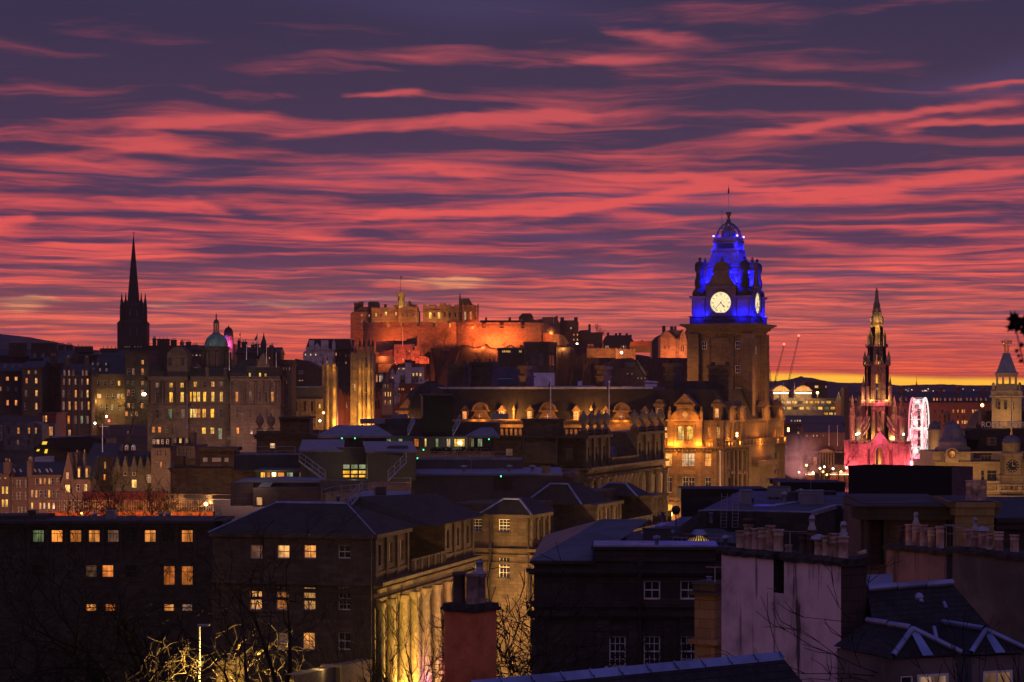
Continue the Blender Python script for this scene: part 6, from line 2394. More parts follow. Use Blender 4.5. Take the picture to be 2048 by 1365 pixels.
def build_wheel():
 Y=705.0
 c=P(1838,858,Y)
 R=62*Y/FPX
 t=thing('ferris_wheel','observation wheel lit white and pink seen almost edge on beside the monument','ferris wheel',(c.x,Y,zz(935,Y)))
 yaw=radians(73)
 d=Vector((cos(yaw),sin(yaw),0))
 n=Vector((d.y,-d.x,0))
 def pt(r,a,off):
  return c+d*(r*cos(a))+Vector((0,0,r*sin(a)))+n*off
 N=48
 for off,mat in((-2.0,'wheel_pink'),(2.0,'wheel_white')):
  m=MB()
  for i in range(N):
   a,b=2*pi*i/N,2*pi*(i+1)/N
   m.tube(pt(R,a,off),pt(R,b,off),.24,.24,5)
   m.tube(pt(R*.9,a,off),pt(R*.9,b,off),.07,.07,4)
   m.tube(pt(R*.9,a,off),pt(R,b,off),.05,.05,3)
  m.build('rim',mat,t)
 for i in range(30):
  a=2*pi*i/30+.1
  m=MB()
  for off in(-1.5,1.5):
   m.tube(pt(.6,a,off*.6),pt(R,a,off),.12,.12,4)
  m.build('spoke','wheel_pink' if i%2 else 'wheel_white',t)
 for i in range(20):
  a=2*pi*i/20
  p=pt(R,a,0)
  m=MB()
  m.tube(pt(R,a,-1.5),pt(R,a,1.5),.09,.09,5)
  q=p-Vector((0,0,1.0))
  m.lathe((q.x,q.y),[(.3,q.z-.75),(.72,q.z-.6),(.75,q.z+.1),(.72,q.z+.5),(.25,q.z+.8)],10)
  m.build('gondola','wheel_white' if i%3==0 else 'white_paint',t)
 for rr in(.25,.42,.58,.74):
  m=MB()
  for off in(-1.6,1.6):
   for i in range(32):
    m.tube(pt(R*rr,2*pi*i/32,off),pt(R*rr,2*pi*(i+1)/32,off),.09,.09,4)
  m.build('glow_fill_ring','wheel_white' if rr in(.42,.74)else 'wheel_pink',t)  # glowing rings added to fill the wheel disc with light
 m=MB()
 m.tube(c-n*2.6,c+n*2.6,.5,.5,10,True)
 m.build('hub','wheel_white',t)
 for off in(-2.6,2.6):
  for s in(-1,1):
   m=MB()
   b=c+d*(s*5.5)+n*(off*1.7)
   b.z=zz(922,Y)
   m.tube(c+n*off,b,.28,.34,8)
   m.build('support_leg','wheel_white',t)
 m=MB()
 b=c-Vector((0,0,0))
 m.obox((c.x,c.y),(d.x,d.y),13,9,zz(935,Y),zz(922,Y))
 m.build('platform','white_paint',t)
 for off in(-1.5,1.5):
  light(t,pt(R*.5,pi*1.4,off*3),2500,(1,.55,.6),.6)
 m=MB()
 p=P(1854,917,Y-6)
 for q in(0,5):
  m.sphere(p+Vector((q*.35,0,q*-.1)),.35,8,5)
 m.build('floodlamp','lamp_white',t)
mat_lamp('wheel_white',(1.,.84,.80,1),1.25)
mat_lamp('wheel_pink',(1.,.26,.32,1),1.3)
def build_right_city():
 Y=900.0
 t,F=block('office_block','modern office with long bright window bands and two floodlit roof pavilions','office',1556,1686,Y,20,797,905,[(805,5.5,9,seq(1566,1680,11,['y','p','y','m','y','y']),'c'),(817,6,9,seq(1566,1678,10,['g','y','s','y','y','m','y']),'c'),(828,5,8,[(1652,'y'),(1662,'y'),(1673,'y')],'c'),(840,5,8,[(1665,'m'),(1677,'y')],'c')],wall='harling_grey',flat='felt_roof',frame='dark_metal',sills=False,cornice=.2)
 for x0,x1 in((1544,1580),(1588,1626)):
  m=MB()
  slab(m,[(x0+3,800),(x0+3,788),(x1-3,788),(x1-3,800)],Y+2,12)
  o=m.build('pavilion','harling_grey',t)
  m=MB()
  slab(m,[(x0,783),(x0+8,775),((x0+x1)/2,771),(x1-8,775),(x1,783)],Y,14)
  m.build('roof','sandstone_pale',o)
  m=MB()
  slab(m,[(x0+3,788),(x0+3,785),(x1-3,785),(x1-3,788)],Y-.5,.4)
  m.build('light_strip','lamp_strip',o)
  for x in(x0+5,(x0+x1)/2,x1-5):
   light(t,P(x,786,Y-4),1500,(1,.5,.14),.5)
 m=MB()
 slab(m,[(1610,797),(1610,765),(1650,762),(1655,772),(1655,797)],Y+24,14)
 m.build('rear_block','sooty_stone',t)
 pwin(t,1633,774,7,5,Y+23.9,'y','c')
 pwin(t,1652,774,2,4,Y+23.9,'p')
 for px,y0,y1 in((1567,766,815),(1589,766,815)):
  m=MB()
  m.tube(P(px,y1,Y-5),P(px,y0,Y-5),.14,.1)
  m.build('flagpole','galvanised',t)
 t=thing('street_lamp','bright starry lamp on a tall mast beside the lit office','street lamp',P(1635,830,880))
 m=MB()
 m.tube(P(1635,830,880),P(1635,786,880),.12,.08)
 m.build('mast','galvanised',t)
 m=MB()
 m.sphere(P(1635,786,880),.5,8,6)
 m.build('lamp_head','lamp_orange',t)
 light(t,P(1635,786.5,879),1200,(1,.5,.15),.5)
 t=thing('tower_block','small dark tower block standing on the far wooded ridge','tower',P(1603,775,4150))
 m=MB()
 slab(m,[(1600.5,775),(1600.5,753),(1605.5,753),(1605.5,775)],4150,12)
 m.build('wall','black_stone',t)
 t['label']='small dark high rise standing on the far wooded ridge'
 for i,(x0,y0,x1,y1,lb)in enumerate(((1541,762,1534,694,'dark crane jib leaning left with a red lamp at its tip'),(1551,760,1568,691,'middle dark crane jib leaning right with a red lamp at its tip'),(1578,760,1597.5,674,'tallest crane jib leaning right with a red lamp at its tip'))):
  Yc=1600.0
  t=thing('tower_crane',lb,'crane',P(x0,790,Yc),'cranes on the western skyline')
  m=MB()
  a,b=P(x0,y0,Yc),P(x1,y1,Yc)
  w=Vector((.55,0,0))
  m.tube(a-w,b-w*.5,.16,.12,4)
  m.tube(a+w,b+w*.5,.16,.12,4)
  for j in range(14):
   p,q=a.lerp(b,j/14),a.lerp(b,(j+1)/14)
   s=1 if j%2 else-1
   m.tube(p-w*s,q+w*s,.09,.09,3)
  m.build('jib','dark_metal',t)
  m=MB()
  m.tube(P(x0,790,Yc),a,.6,.6,4)
  m.tube(a,P(x0+(3 if i else-2),y0-22,Yc),.12,.1,4)
  m.tube(P(x0+(3 if i else-2),y0-22,Yc),b,.05,.05,3)
  m.build('mast','dark_metal',t)
  m=MB()
  m.sphere(b+Vector((0,0,.8)),.75,8,6)
  m.build('warning_lamp','lamp_red',t)
 t,F=block('tenement','dark tenement row with scattered pale lit windows under the bright office','tenement',1575,1690,800,16,848,905,[(848.5,0.1,.1,[])]if False else[(856,4,3,[(1596,'d'),(1620,'w'),(1632,'d'),(1640,'d')]),(866,4.5,4,[(1597,'p'),(1606,'p'),(1630,'d'),(1650,'m')])],wall='sooty_stone',ridge=832)
 for x,g in((1583,'p'),(1590,'p'),(1595,'y'),(1600,'p')):
  pwin(t,x,842,2.6,3.6,796,g)
 t,F=block('tenement','long dark roofed hall with four tiny lit windows left of the monument','tenement',1610,1690,770,14,866,930,[(866,.1,.1,[])]if False else[(872,3,2.2,[(1614,'p'),(1627,'p'),(1634,'p'),(1647,'m')])],wall='pink_stone',ridge=849)
 for px in(1658,1675):
  flagpole('flagpole','thin pale flagpole before the long hall, '+('nearer its middle' if px<1660 else 'nearer the monument'),px,852,892,760,.1)
 Y=870.0
 t,F=block('red_hotel','long red sandstone hotel with a dormered roof behind wheel and monument','hotel',1686,1996,Y,20,806,920,[(823,7,3.4,[(1789,'p'),(1907,'w'),(1916,'w'),(1925,'w'),(1929,'w'),(1946,'w'),(1951,'w'),(1955,'m'),(1700,'d'),(1720,'d'),(1810,'d'),(1835,'d'),(1870,'d'),(1885,'d')]),(834,6,3,[(1790,'p'),(1916,'d'),(1928,'d'),(1947,'d'),(1710,'d'),(1812,'d'),(1880,'d')]),(845,7,3.4,[(1916,'w'),(1925,'w'),(1930,'w'),(1934,'w'),(1700,'d'),(1880,'d'),(1960,'d')]),(858,6,3,[(1705,'d'),(1815,'d'),(1890,'d')])],wall='red_sandstone',ridge=783,strings=(zz(839,Y),),frame='sandstone')
 for x in list(range(1700,1735,12))+list(range(1788,1824,12))+[1868,1874,1881,1890,1900,1909,1917,1922,1934,1942,1953,1962,1972]:
  dormer(t,x,794,802,4,Y-1,'w' if x in(1715,1868,1874)else 'm','red_sandstone')
 for x in(1690,1722,1800,1878,1912,1964):
  pchim(t,x,x+6,776 if x!=1964 else 777,792,Y+8,2,2,'red_sandstone')
 light(t,P(1900,905,Y-25),9000,(1,.4,.2),2)
 light(t,P(1815,905,Y-25),6000,(1,.4,.2),2)
 t=thing('church_spire','small slender far spire rising above the wheel','church',P(1833,810,1000))
 m=MB()
 plathe(m,1833,1000,[(4.2,810),(3.8,786),(.3,762)],8)
 m.tube(P(1833,762,1000),P(1833,753,1000),.1,.06)
 m.build('spire','red_sandstone',t)
 t,F=block('chimney_block','dark narrow block with a flat top left of the red hotel','building',1688,1698,865,8,776,900,[],wall='sooty_stone',flat='felt_roof',cornice=0)
 Y=770.0
 t=thing('gallery_temple','low classical gallery with a lit pediment beyond the market lights','gallery',P(1660,940,Y))
 m=MB()
 pwall(m,1620,1700,903,945,Y,14)
 slab(m,[(1637,905),(1637,903),(1653,897.5),(1670,903),(1670,905)],Y-2.5,16)
 slab(m,[(1618,906),(1702,906),(1702,903),(1618,903)],Y-.8,1)
 for x in(1640,1645.5,1651,1656.5,1662,1667.5):
  plathe(m,x,Y-1.8,[(1.4,945),(1.2,906)],10,0,True)
 for x in(1645,1666):
  slab(m,[(x-4,897),(x-4,882),(x+3,882),(x+3,897)],Y+5,3)
 m.build('wall','sandstone_pale',t)
 pwin(t,1630.5,922,7,15,Y-.1,'o','as','sandstone_pale')
 for x,e in((1635,1500),(1660,2600),(1688,2600)):
  light(t,P(x,938,Y-14),e,(1,.42,.12),.6)
 rng=random.Random(4)
 for i,(px,py)in enumerate(((1613,931),(1640,937),(1649,934),(1646,944),(1666,938),(1693,936),(1682,944),(1598,945),(1626,946),(1654,950))):
  Yl=600.0
  b=P(px,985,Yl)
  t=thing('market_lamp',('warm market lamp on thin post by black screen, '+['near the steam','by the bright window','under the gallery','low among bare twigs','before the columns','close to the red arches','over a stall awning','at the steam base','low beside the tree','lowest of the cluster'][i]),'lamp',b,'market lamps')
  m=MB()
  m.tube(b,P(px,py,Yl),.07,.05)
  m.build('post','dark_metal',t)
  m=MB()
  m.sphere(P(px,py,Yl),.28,8,5)
  m.build('lamp_head','lamp_white' if i%3 else 'lamp_orange',t)
  light(t,P(px,py+2,Yl-.7),420,(1,.36,.14),.3)
 for px,w in((1668,16),(1690,22),(1620,18)):
  b=P(px,962,640)
  t=thing('market_stall','low lit market stall with a glowing awning '+{1668:'before the gallery columns',1690:'beside the red lit arches',1620:'near the drifting steam'}[px],'stall',b,'market stalls')
  m=MB()
  pwall(m,px-w/2,px+w/2,948,965,640,3)
  m.build('booth','red_sandstone',t)
  m=MB()
  slab(m,[(px-w/2-1,948.5),(px+w/2+1,948.5),(px+w/2,944.5),(px-w/2,944.5)],639,4)
  m.build('awning','harling_white',t)
  m=MB()
  slab(m,[(px-w/2,950),(px+w/2,950),(px+w/2,948.8),(px-w/2,948.8)],638.6,.1)
  m.build('light_strip','lamp_strip',t)
  light(t,P(px,953,637),260,(1,.4,.14),.3)
 t=thing('domed_pavilion','round lead domed pavilion with lit walls behind the wheel','pavilion',P(1869,930,640))
 m=MB()
 plathe(m,1869,640,[(13,930),(13,862),(14.5,861),(14.5,858.5),(12,858)],20,0,True)
 m.build('wall','sandstone_pale',t)
 m=MB()
 plathe(m,1869,640,[(12.5,858.5),(11,850),(7,844.5),(.5,841)],20,0,True)
 m.build('dome','copper_grey',t)
 light(t,P(1872,905,634),1500,(1,.5,.22),.5)
 t=thing('open_cupola','small open stone cupola above the lead dome','cupola',P(1894,900,560))
 m=MB()
 plathe(m,1894,560,[(8,900),(8,852),(9,850),(6,848),(6,846)],8)
 for i in range(6):
  a=i*pi/3
  m.lathe((P(1894,0,560).x+.65*cos(a),560+.65*sin(a)),[(.12,zz(847,560)),(.12,zz(831,560))],5)
 plathe(m,1894,560,[(7,831),(7,828),(5,826),(.4,822)],8)
 m.build('wall','sandstone',t)
 Y=480.0
 c=P(2013,830,Y)
 F=Frame((c.x,Y),-12)
 k=Y/FPX
 Z=lambda py:zz(py,Y)
 t=thing('globe_tower','pale stone tower topped by figures holding up a golden ring','tower',(c.x,Y,Z(930)))
 m=MB()
 F.sq(m,31*k*.93,Z(930),Z(795))
 F.sq(m,33*k,Z(795),Z(792))
 F.sq(m,31*k,Z(792),Z(790))
 for q in range(4):
  f=Frame((c.x,Y),-12+90*q)
  h=31*k
  for i in range(15):
   u=(-.62+1.24*i/14)*h
   f.box(m,u-.1,u+.1,h-.35,h-.15,Z(790),Z(783.5))
  f.box(m,-h,h,h-.45,h,Z(783.5),Z(781.5))
  for s in(-1,1):
   f.box(m,s*h*.84-.16*h,s*h*.84+.16*h,h-.4,h-.02,Z(790),Z(783.5))
   f.box(m,s*h*.36-.2,s*h*.36+.2,h*.93,h*.93+.2,Z(822),Z(803))
   f.lathe(m,s*h*.86,h*.8,[(.25,Z(781)),(.3,Z(776)),(.15,Z(774)),(.3,Z(771)),(.02,Z(765))],6)
  f.outline(m,arc(0,Z(818),.7,0,180,8),h*.93,h*.93+.3)
 F.sq(m,21*k,Z(790),Z(768))
 for q in range(4):
  f=Frame((c.x,Y),-12+90*q)
  h=20*k
  for s in(-1,-.36,.36,1):
   f.box(m,s*h*.92-.2,s*h*.92+.2,h-.4,h,Z(768),Z(754))
 F.sq(m,21.5*k,Z(754),Z(749))
 F.sq(m,23.5*k,Z(749),Z(746.5))
 m.build('wall','sandstone_pale',t)
 m=MB()
 F.sq(m,22.5*k,Z(746.5),Z(743),19*k,False)
 F.sq(m,19*k,Z(743),Z(708.5),7*k)
 F.sq(m,7.5*k,Z(709),Z(706.5))
 m.build('roof','ribbed_zinc',t)
 for px in(1998,2011,2025):
  pwin(t,px,812,7,16,Y-31*k*.93-.2,'d','s','sandstone_pale')
 m=MB()
 for q in range(4):
  f=Frame((c.x,Y),-12+90*q+45)
  for(r,y0,r1,y1)in((.35,706,.5,700),(.5,700,.42,694),(.42,694,.7,690)):
   m.tube(f.pt(0,r,Z(y0)),f.pt(0,r1,Z(y1)),.16,.13,6)
  m.sphere(f.pt(0,.45,Z(691.5)),.17,6,5)
  m.tube(f.pt(0,.45,Z(696)),f.pt(.35,.75,Z(692)),.08,.06,5)
 m.build('figure','gold',t)
 m=MB()
 for i in range(28):
  a,b=2*pi*i/28,2*pi*(i+1)/28
  for dz in(686.8,682.5):
   m.tube((c.x+1.08*cos(a),Y+1.08*sin(a),Z(dz)),(c.x+1.08*cos(b),Y+1.08*sin(b),Z(dz)),.09,.09,5)
  m.tube((c.x+1.08*cos(a),Y+1.08*sin(a),Z(686.8)),(c.x+1.08*cos(a),Y+1.08*sin(a),Z(682.5)),.06,.06,4)
 for x in(2009.5,2013,2016):
  m.tube(P(x,706,Y),P(x,677,Y),.04,.04,4)
 m.build('ring','gold',t)
 light(t,P(2012,770,Y-9),480,(1,.6,.22),.4)
 light(t,P(2010,835,Y-7),1100,(1,.52,.15),.4)
 m=MB()
 slab(m,[(1945,930),(1952,850),(1964,832),(1970,823),(2052,823),(2070,850),(2070,930)],Y+6,10)
 o=m.build('lower_roof','black_stone',t)
 m=MB()
 for x in range(1972,2054,4):
  slab(m,[(x,825),(x+1.2,818),(x+2.4,825)],Y+5.6,.2)
 m.build('roof_cresting','dark_metal',t)
 m=MB()
 p=P(1964.5,811,Y)
 slab(m,[(1962,850),(1962,822),(1967,819),(1972,822),(1972,850)],Y+2,3)
 m.build('turret','sooty_stone',t)
 m=MB()
 m.sphere(p,.35,8,5)
 m.build('floodlamp','lamp_orange',t)
 Y=440.0
 t=thing('mansard_hotel','hotel with dark mansard roof, ribbed lead dome and big roof lettering','hotel',P(1960,1010,Y))
 m=MB()
 pwall(m,1870,2120,925,1015,Y-4,24)
 pwall(m,1866,1941,903,926,Y-5,14)
 for y,h in((904,2.4),(924,2),(963,3),(986,2)):
  slab(m,[(1866,y+h),(2120,y+h),(2120,y),(1866,y)],Y-5.5-(.5 if y==963 else 0),3)
 slab(m,[(1928,905),(1928,880),(2120,880),(2120,905)],Y+4,8)
 plathe(m,1905,Y+1,[(31,926),(31,903),(36,901),(36,896),(29,893),(28,884)],16,0,True)
 slab(m,[(1891,926),(1891,909)]+[(1904-13*cos(radians(a)),909-13*sin(radians(a)))for a in range(20,180,20)]+[(1917,909),(1917,926)],Y-6.6,2)
 m.build('wall','sandstone_pale',t)
 m=MB()
 q=P(1904,909,Y-6.7)
 g=Frame((q.x,q.y),0)
 g.outline(m,arc(0,q.z,.66,0,360,20)[:-1],0,.1)
 m.build('round_window','glow_orange',t)
 m=MB()
 g.outline(m,arc(0,q.z,.82,0,360,20)+arc(0,q.z,.64,360,0,20),.02,.16)
 m.build('window_surround','black_stone',t)
 m=MB()
 plathe(m,1905,Y+1,[(29,884),(27,880),(23.5,875),(22,868),(19,858),(13,849),(5,844.5),(3.2,843),(3.4,840.5),(.5,838.5)],16,0,False)
 m.build('dome','copper_grey',t)
 m=MB()
 slab(m,[(1926,905),(1930,862),(1950,857.5),(1966,858),(1950,905)],Y+4,8)
 slab(m,[(1950,905),(1967,859),(2120,857),(2120,905)],Y+3.5,10)
 m.build('mansard','slate',t)
 m=MB()
 slab(m,[(1975,892),(1975,875),(1993,875),(1993,892)],Y+2.5,4)
 o=m.build('dormer','sandstone',t)
 pwin(o,1985,884,11,14,Y+2.45,'d','s','sandstone_pale')
 for px,w in((1965,7),(1983.5,20)):
  pwin(t,px,952,w,22,Y-4.1,'d','s' if w<9 else 'c','sandstone_pale')
 pwin(t,1972,917,22,13,Y-3.9,'d','x','sandstone')
 q=P(1962,856.5,Y+3)
 lettering(t,'ROYAL BRITISH HOTEL',1.62,(q.x,q.y,zz(850,Y+3)),(1,0),'sign_letter','roof_lettering',.06,'LEFT',.92)
 m=MB()
 for y in(843.5,857):
  m.tube(P(1962,y,Y+3.3),P(2125,y,Y+3.3),.04,.04,4)
 for x in range(1945,2120,9):
  m.tube(P(x,858,Y+3.3),P(x,843,Y+3.3),.03,.03,4)
 m.build('sign_frame','dark_metal',t)
 for px,py,e in((1890,950,700),(1930,960,1500),(1975,985,1500),(1985,935,400)):
  light(t,P(px,py,Y-13),e,(1,.5,.17),.4)
 Y=300.0
 c=P(2023,930,Y)
 F=Frame((c.x,Y),-7)
 k=Y/FPX
 Z=lambda py:zz(py,Y)
 t=thing('clock_turret','small domed clock turret with a black dial and golden marks','clock tower',(c.x,Y,Z(1020)))
 m=MB()
 F.sq(m,21*k,Z(1020),Z(953))
 F.sq(m,24*k,Z(953),Z(950.5))
 F.sq(m,18.5*k,Z(950.5),Z(912))
 for q in range(4):
  f=Frame((c.x,Y),-7+90*q)
  for s in(-1,1):
   f.box(m,s*18*k-.16,s*18*k+.16,18*k-.2,18*k+.16,Z(950.5),Z(912))
 F.sq(m,21*k,Z(912),Z(907))
 F.sq(m,19*k,Z(907),Z(905))
 m.lathe((c.x,Y),[(18*k,Z(905)),(17.5*k,Z(890)),(19*k,Z(889)),(18*k,Z(886.5))],16)
 for i in range(-18,12):
  if i%9:
   x=2023+i*3.2
   slab(m,[(x-.7,981),(x+.7,981),(x+.7,971),(x-.7,971)],Y-2.6,.15)
 for y,h in((970,2),(981,3),(992,10)):
  slab(m,[(1962,y+h),(2075,y+h),(2075,y),(1962,y)],Y-2.9,.7)
 for x in(1966,1998,2040,2060):
  slab(m,[(x-4,983),(x+4,983),(x+4,969),(x-4,969)],Y-2.8,.6)
 m.build('wall','sandstone_pale',t)
 m=MB()
 m.lathe((c.x,Y),[(18*k,Z(886.5)),(16.5*k,Z(880)),(12*k,Z(874)),(5*k,Z(871)),(1.5*k,Z(870))],20)
 m.build('dome','copper_grey',t)
 m=MB()
 m.lathe((c.x,Y),[(2*k,Z(871)),(2.6*k,Z(866)),(1.2*k,Z(862)),(2*k,Z(858)),(.7*k,Z(852))],8)
 m.build('finial','gold',t)
 m=MB()
 m.tube((c.x,Y,Z(858)),(c.x,Y,Z(788)),.05,.03,6)
 m.build('flagpole','sandstone_pale',t)
 clock_disc(t,F,Z(932),12.3*k,18.6*k,'black_screen','harling_white',[(89,.42,.05),(-4,.62,.035)])
 for px,py,e in((2012,962,130),(2034,962,130),(1990,1000,350),(2005,900,45)):
  light(t,P(px,py,Y-6),e,(1,.5,.17),.3)
 m=MB()
 prof=[(.1,963),(4,962),(14,957),(34,947),(52,930),(58,910),(54,890),(40,874),(8,862),(.1,857)]
 plathe(m,1598,470,prof,20,0,True)
 o=solo('steam',m,'steam','pale pink steam drifting up beside the hotel corner','steam',P(1598,962,470))
 o['kind']='stuff'
 for(px,py,e)in((1585,925,9000),(1622,935,8000),(1600,960,4000),(1650,950,5000),(1685,945,5000)):
  light(None,P(px,py,482),e,(1,.36,.28),1.5,name='street_glow')
def mat_steam():
 m,N,out=new_mat('steam')
 tc=N.node('ShaderNodeTexCoord')
 geo=N.node('ShaderNodeNewGeometry')
 n=N.noise(geo.outputs['Position'],.22,4,.6)
 x,y,z=N.sep(tc.outputs['Generated'])
 dx,dy=N.m('SUBTRACT',x,.5),N.m('SUBTRACT',y,.5)
 r=N.m('SQRT',N.m('ADD',N.m('MULTIPLY',dx,dx),N.m('MULTIPLY',dy,dy)))
 edge=N.m('POWER',N.smooth(r,.5,.0),1.6)
 top=N.m('MULTIPLY',N.smooth(z,.98,.25),N.smooth(z,-.02,.2))
 v=N.node('ShaderNodeVolumePrincipled')
 v.inputs['Color'].default_value=(.8,.7,.72,1)
 N.put(v.inputs['Density'],N.m('MULTIPLY',N.m('MULTIPLY',edge,top),N.m('MULTIPLY',N.smooth(n,.3,.75),.55)))
 N.nt.links.new(v.outputs[0],out.inputs['Volume'])
mat_steam()
mat_lamp('lamp_strip',(1.,.66,.30,1),5.)
mat_plain('sign_letter',(.62,.55,.52,1),.5,0,.4,.1,2.)
build_monument()
build_wheel()
build_right_city()
# ================================================================ middle distance: post office block, roof terraces, valley houses
def quad_at(corner_px,Y,dirx,left_px=None,left_w=None,far_px=None,far_w=None):
 """footprint with its near right corner at corner_px; dirx = direction of the receding right face"""
 L=hypot(*dirx)
 e=(dirx[0]/L,dirx[1]/L)
 c=P(corner_px,0,Y)
 b=(c.x,c.y)
 f=(-e[1],e[0])
 if left_px is not None:
  kk=(left_px-1024)/FPX
  left_w=(kk*b[1]-b[0])/(f[0]-kk*f[1])
 if far_px is not None:
  kk=(far_px-1024)/FPX
  far_w=(kk*b[1]-b[0])/(e[0]-kk*e[1])
 a=(b[0]+f[0]*left_w,b[1]+f[1]*left_w)
 return[a,b,(b[0]+e[0]*far_w,b[1]+e[1]*far_w),(a[0]+e[0]*far_w,a[1]+e[1]*far_w)]
def urn(t,xy,z,s=1.0,mat='sandstone_pale'):
 m=MB()
 m.lathe(xy,[(.45*s,z),(.45*s,z+.2*s),(.25*s,z+.35*s),(.3*s,z+.6*s),(.62*s,z+1.1*s),(.66*s,z+1.6*s),(.5*s,z+1.75*s),(.55*s,z+1.85*s),(.3*s,z+2.1*s),(.12*s,z+2.35*s),(.14*s,z+2.5*s),(.02,z+2.6*s)],12)
 return m.build('urn',mat,t)
def railing(t,pts,h=1.1,posts=1.6,r=.045,rails=2,name='railing',mat='galvanised'):
 m=MB()
 for a,b in zip(pts,pts[1:]):
  a,b=Vector(a),Vector(b)
  n=max(1,int((b-a).length/posts))
  for i in range(n+1):
   p=a.lerp(b,i/n)
   m.tube(p,p+Vector((0,0,h)),r,r,4)
  for k in range(rails):
   dz=Vector((0,0,h*(1-k/rails)))
   m.tube(a+dz,b+dz,r,r,4)
 return m.build(name,mat,t)
def stair(name,label,p0,p1,w=1.0,flip=(0,1)):
 t=thing(name,label,'stairs',p0,'metal roof stairs')
 a,b=Vector(p0),Vector(p1)
 s=Vector((flip[0],flip[1],0))*w
 m=MB()
 for o in(Vector((0,0,0)),s):
  m.tube(a+o,b+o,.09,.09,4)
 n=max(4,int((b-a).length/.4))
 for i in range(n):
  p=a.lerp(b,(i+.5)/n)
  m.tube(p,p+s,.1,.1,4)
 m.build('flight','galvanised',t)
 for o in(Vector((0,0,0)),s):
  railing(t,[a+o,b+o],1.1,1.3,.03,2,'handrail')
 return t
def clad_box(name,label,x0,x1,Y,dep,y0,y1,roof='ribbed_zinc',yaw=8,slope=.5,wall='grey_cladding'):
 q=rect(x0,x1,Y,dep,yaw)
 t=thing(name,label,'plant room',(q[0][0],q[0][1],zz(y1,Y)),'metal clad rooftop plant rooms')
 m=MB()
 z0,z1=zz(y1,Y),zz(y0,Y)
 m.prism(q,z0,z1,False)
 m.build('wall',wall,t)
 m=MB()
 e=.2
 vs=[(q[0][0]-e,q[0][1]-e,z1+.01),(q[1][0]+e,q[1][1]-e,z1+.01),(q[2][0]+e,q[2][1]+e,z1+slope),(q[3][0]-e,q[3][1]+e,z1+slope)]
 m.mesh(vs+[(x,y,z-.22)for x,y,z in vs],[(0,1,2,3),(4,5,1,0),(5,6,2,1),(6,7,3,2),(7,4,0,3)],False)
 m.build('roof',roof,t)
 return t,q
def build_post_office():
 E=(.30,.954)
 q=quad_at(1168,330,E,left_px=985,far_px=1325)
 Y=330.0
 zc=zz(937,Y)
 t=thing('post_office','old stone office block with urn topped pavilions and a row of giant columns','building',(q[1][0],q[1][1],12))
 FF,FR=Face(q[0],q[1]),Face(q[1],q[2])
 mb=MB()
 za=zz(872,Y)
 wf=W(FF,[(905,14,14,[(1018,'m')]),(908,22,13,[(1139,'g')])])
 facade(mb,FF,0,FF.L,12,za,wf,.25)
 place(t,FF,wf,'white_paint',.25,mb)
 for(z,h,o)in((zc-.9,.5,.3),(zc-.3,.3,.9),(za-.35,.35,.5)):
  strip(mb,FF,-o,FF.L+o,z,z+h,o,-.004)
 u0,u1=FF.u(1051),FF.u(1112)
 strip(mb,FF,u0,u1,FF.z(u0,927),FF.z(u0,884),.35,-.004)
 for u in(u0-.3,u1+.05):
  strip(mb,FF,u,u+.3,FF.z(u0,930),za-.3,.55,-.004)
 fa=Frame(FF.xy((u0+u1)/2),degrees_of(FF))
 hw=(u1-u0)/2
 fa.box(mb,-hw-.3,hw+.3,-3,.2,za,za+2.2)
 fa.box(mb,-hw-.6,hw+.6,-3.2,.5,za+2.2,za+2.5)
 for s in range(-9,10):
  u=(u0+u1)/2+s*.72
  if abs(s*.72)>hw+.5 and 0<u<FF.L:
   strip(mb,FF,u-.12,u+.12,za,za+.95,-.1,.3)
 strip(mb,FF,0,FF.L,za+.95,za+1.15,-.02,.4)
 p0,p1,p2,p3=FR.u(1168),FR.u(1216),FR.u(1270),FR.u(1323)
 zr=zz(900,Y)
 wr=[]
 for(pa,pb)in((p0,p1),(p2,p3)):
  for i in range(3):
   u=pa+(pb-pa)*(i+.5)/3
   wr+=[(u,zc+1.9,1.2,2.3,'s','d'),(u,zc-5,1.4,3.4,'s','m' if i==1 else 'd')]
 n=7
 for i in range(n):
  u=p1+(p2-p1)*(i+.5)/n
  wr.append((u,zc-5,1.3,3.6,'s','w' if i in(2,5)else 'd'))
 def hgt(u):
  return za if(p0<=u<=p1 or u>=p2)else zc+1.0
 for(ua,ub,top)in((p0,p1,za),(p1,p2,zc+.1),(p2,FR.L,za)):
  facade(mb,FR,ua,ub,12,top,[w for w in wr if ua<w[0]<ub],.35)
  for u in(ua,ub):
   pass
 place(t,FR,wr,'sandstone_pale',.35)
 for(ua,ub)in((p0,p1),(p2,FR.L)):
  g=Frame(FR.xy(ua),degrees_of(FR))
  w_=ub-ua
  mb.poly([g.pt(0,0,za),g.pt(w_,0,za),g.pt(w_,-6,za),g.pt(0,-6,za)])
  for uu in(0,w_):
   mb.poly([g.pt(uu,0,zc),g.pt(uu,-6,zc),g.pt(uu,-6,za),g.pt(uu,0,za)])
  for i in range(4):
   u=ua+.5+(w_-1.0)*i/3
   strip(mb,FR,u-.45,u+.45,zc,za-.4,.35,-.004)
   strip(mb,FR,u-.6,u+.6,za,za+.8,.35,.8)
   urn(t,FR.xy(u,-.2),za+.8,1.12)
  strip(mb,FR,ua-.3,ub+.3,za-.4,za,.7,-.004)
  strip(mb,FR,ua,ub,za+.3,za+.5,.2,.5)
 for(z,h,o)in((zc-1.6,.3,.35),(zc-.9,.5,.45),(zc-.35,.4,1.1),(12.9,.0,0)):
  if h:
   strip(mb,FR,-.2,FR.L+.4,z,z+h,o,-.004)
 mb.poly([(p[0],p[1],zc+.05)for p in q])
 for i in(2,3):
  F=Face(q[i],q[(i+1)%4])
  facade(mb,F,0,F.L,12,zc+.05,[])
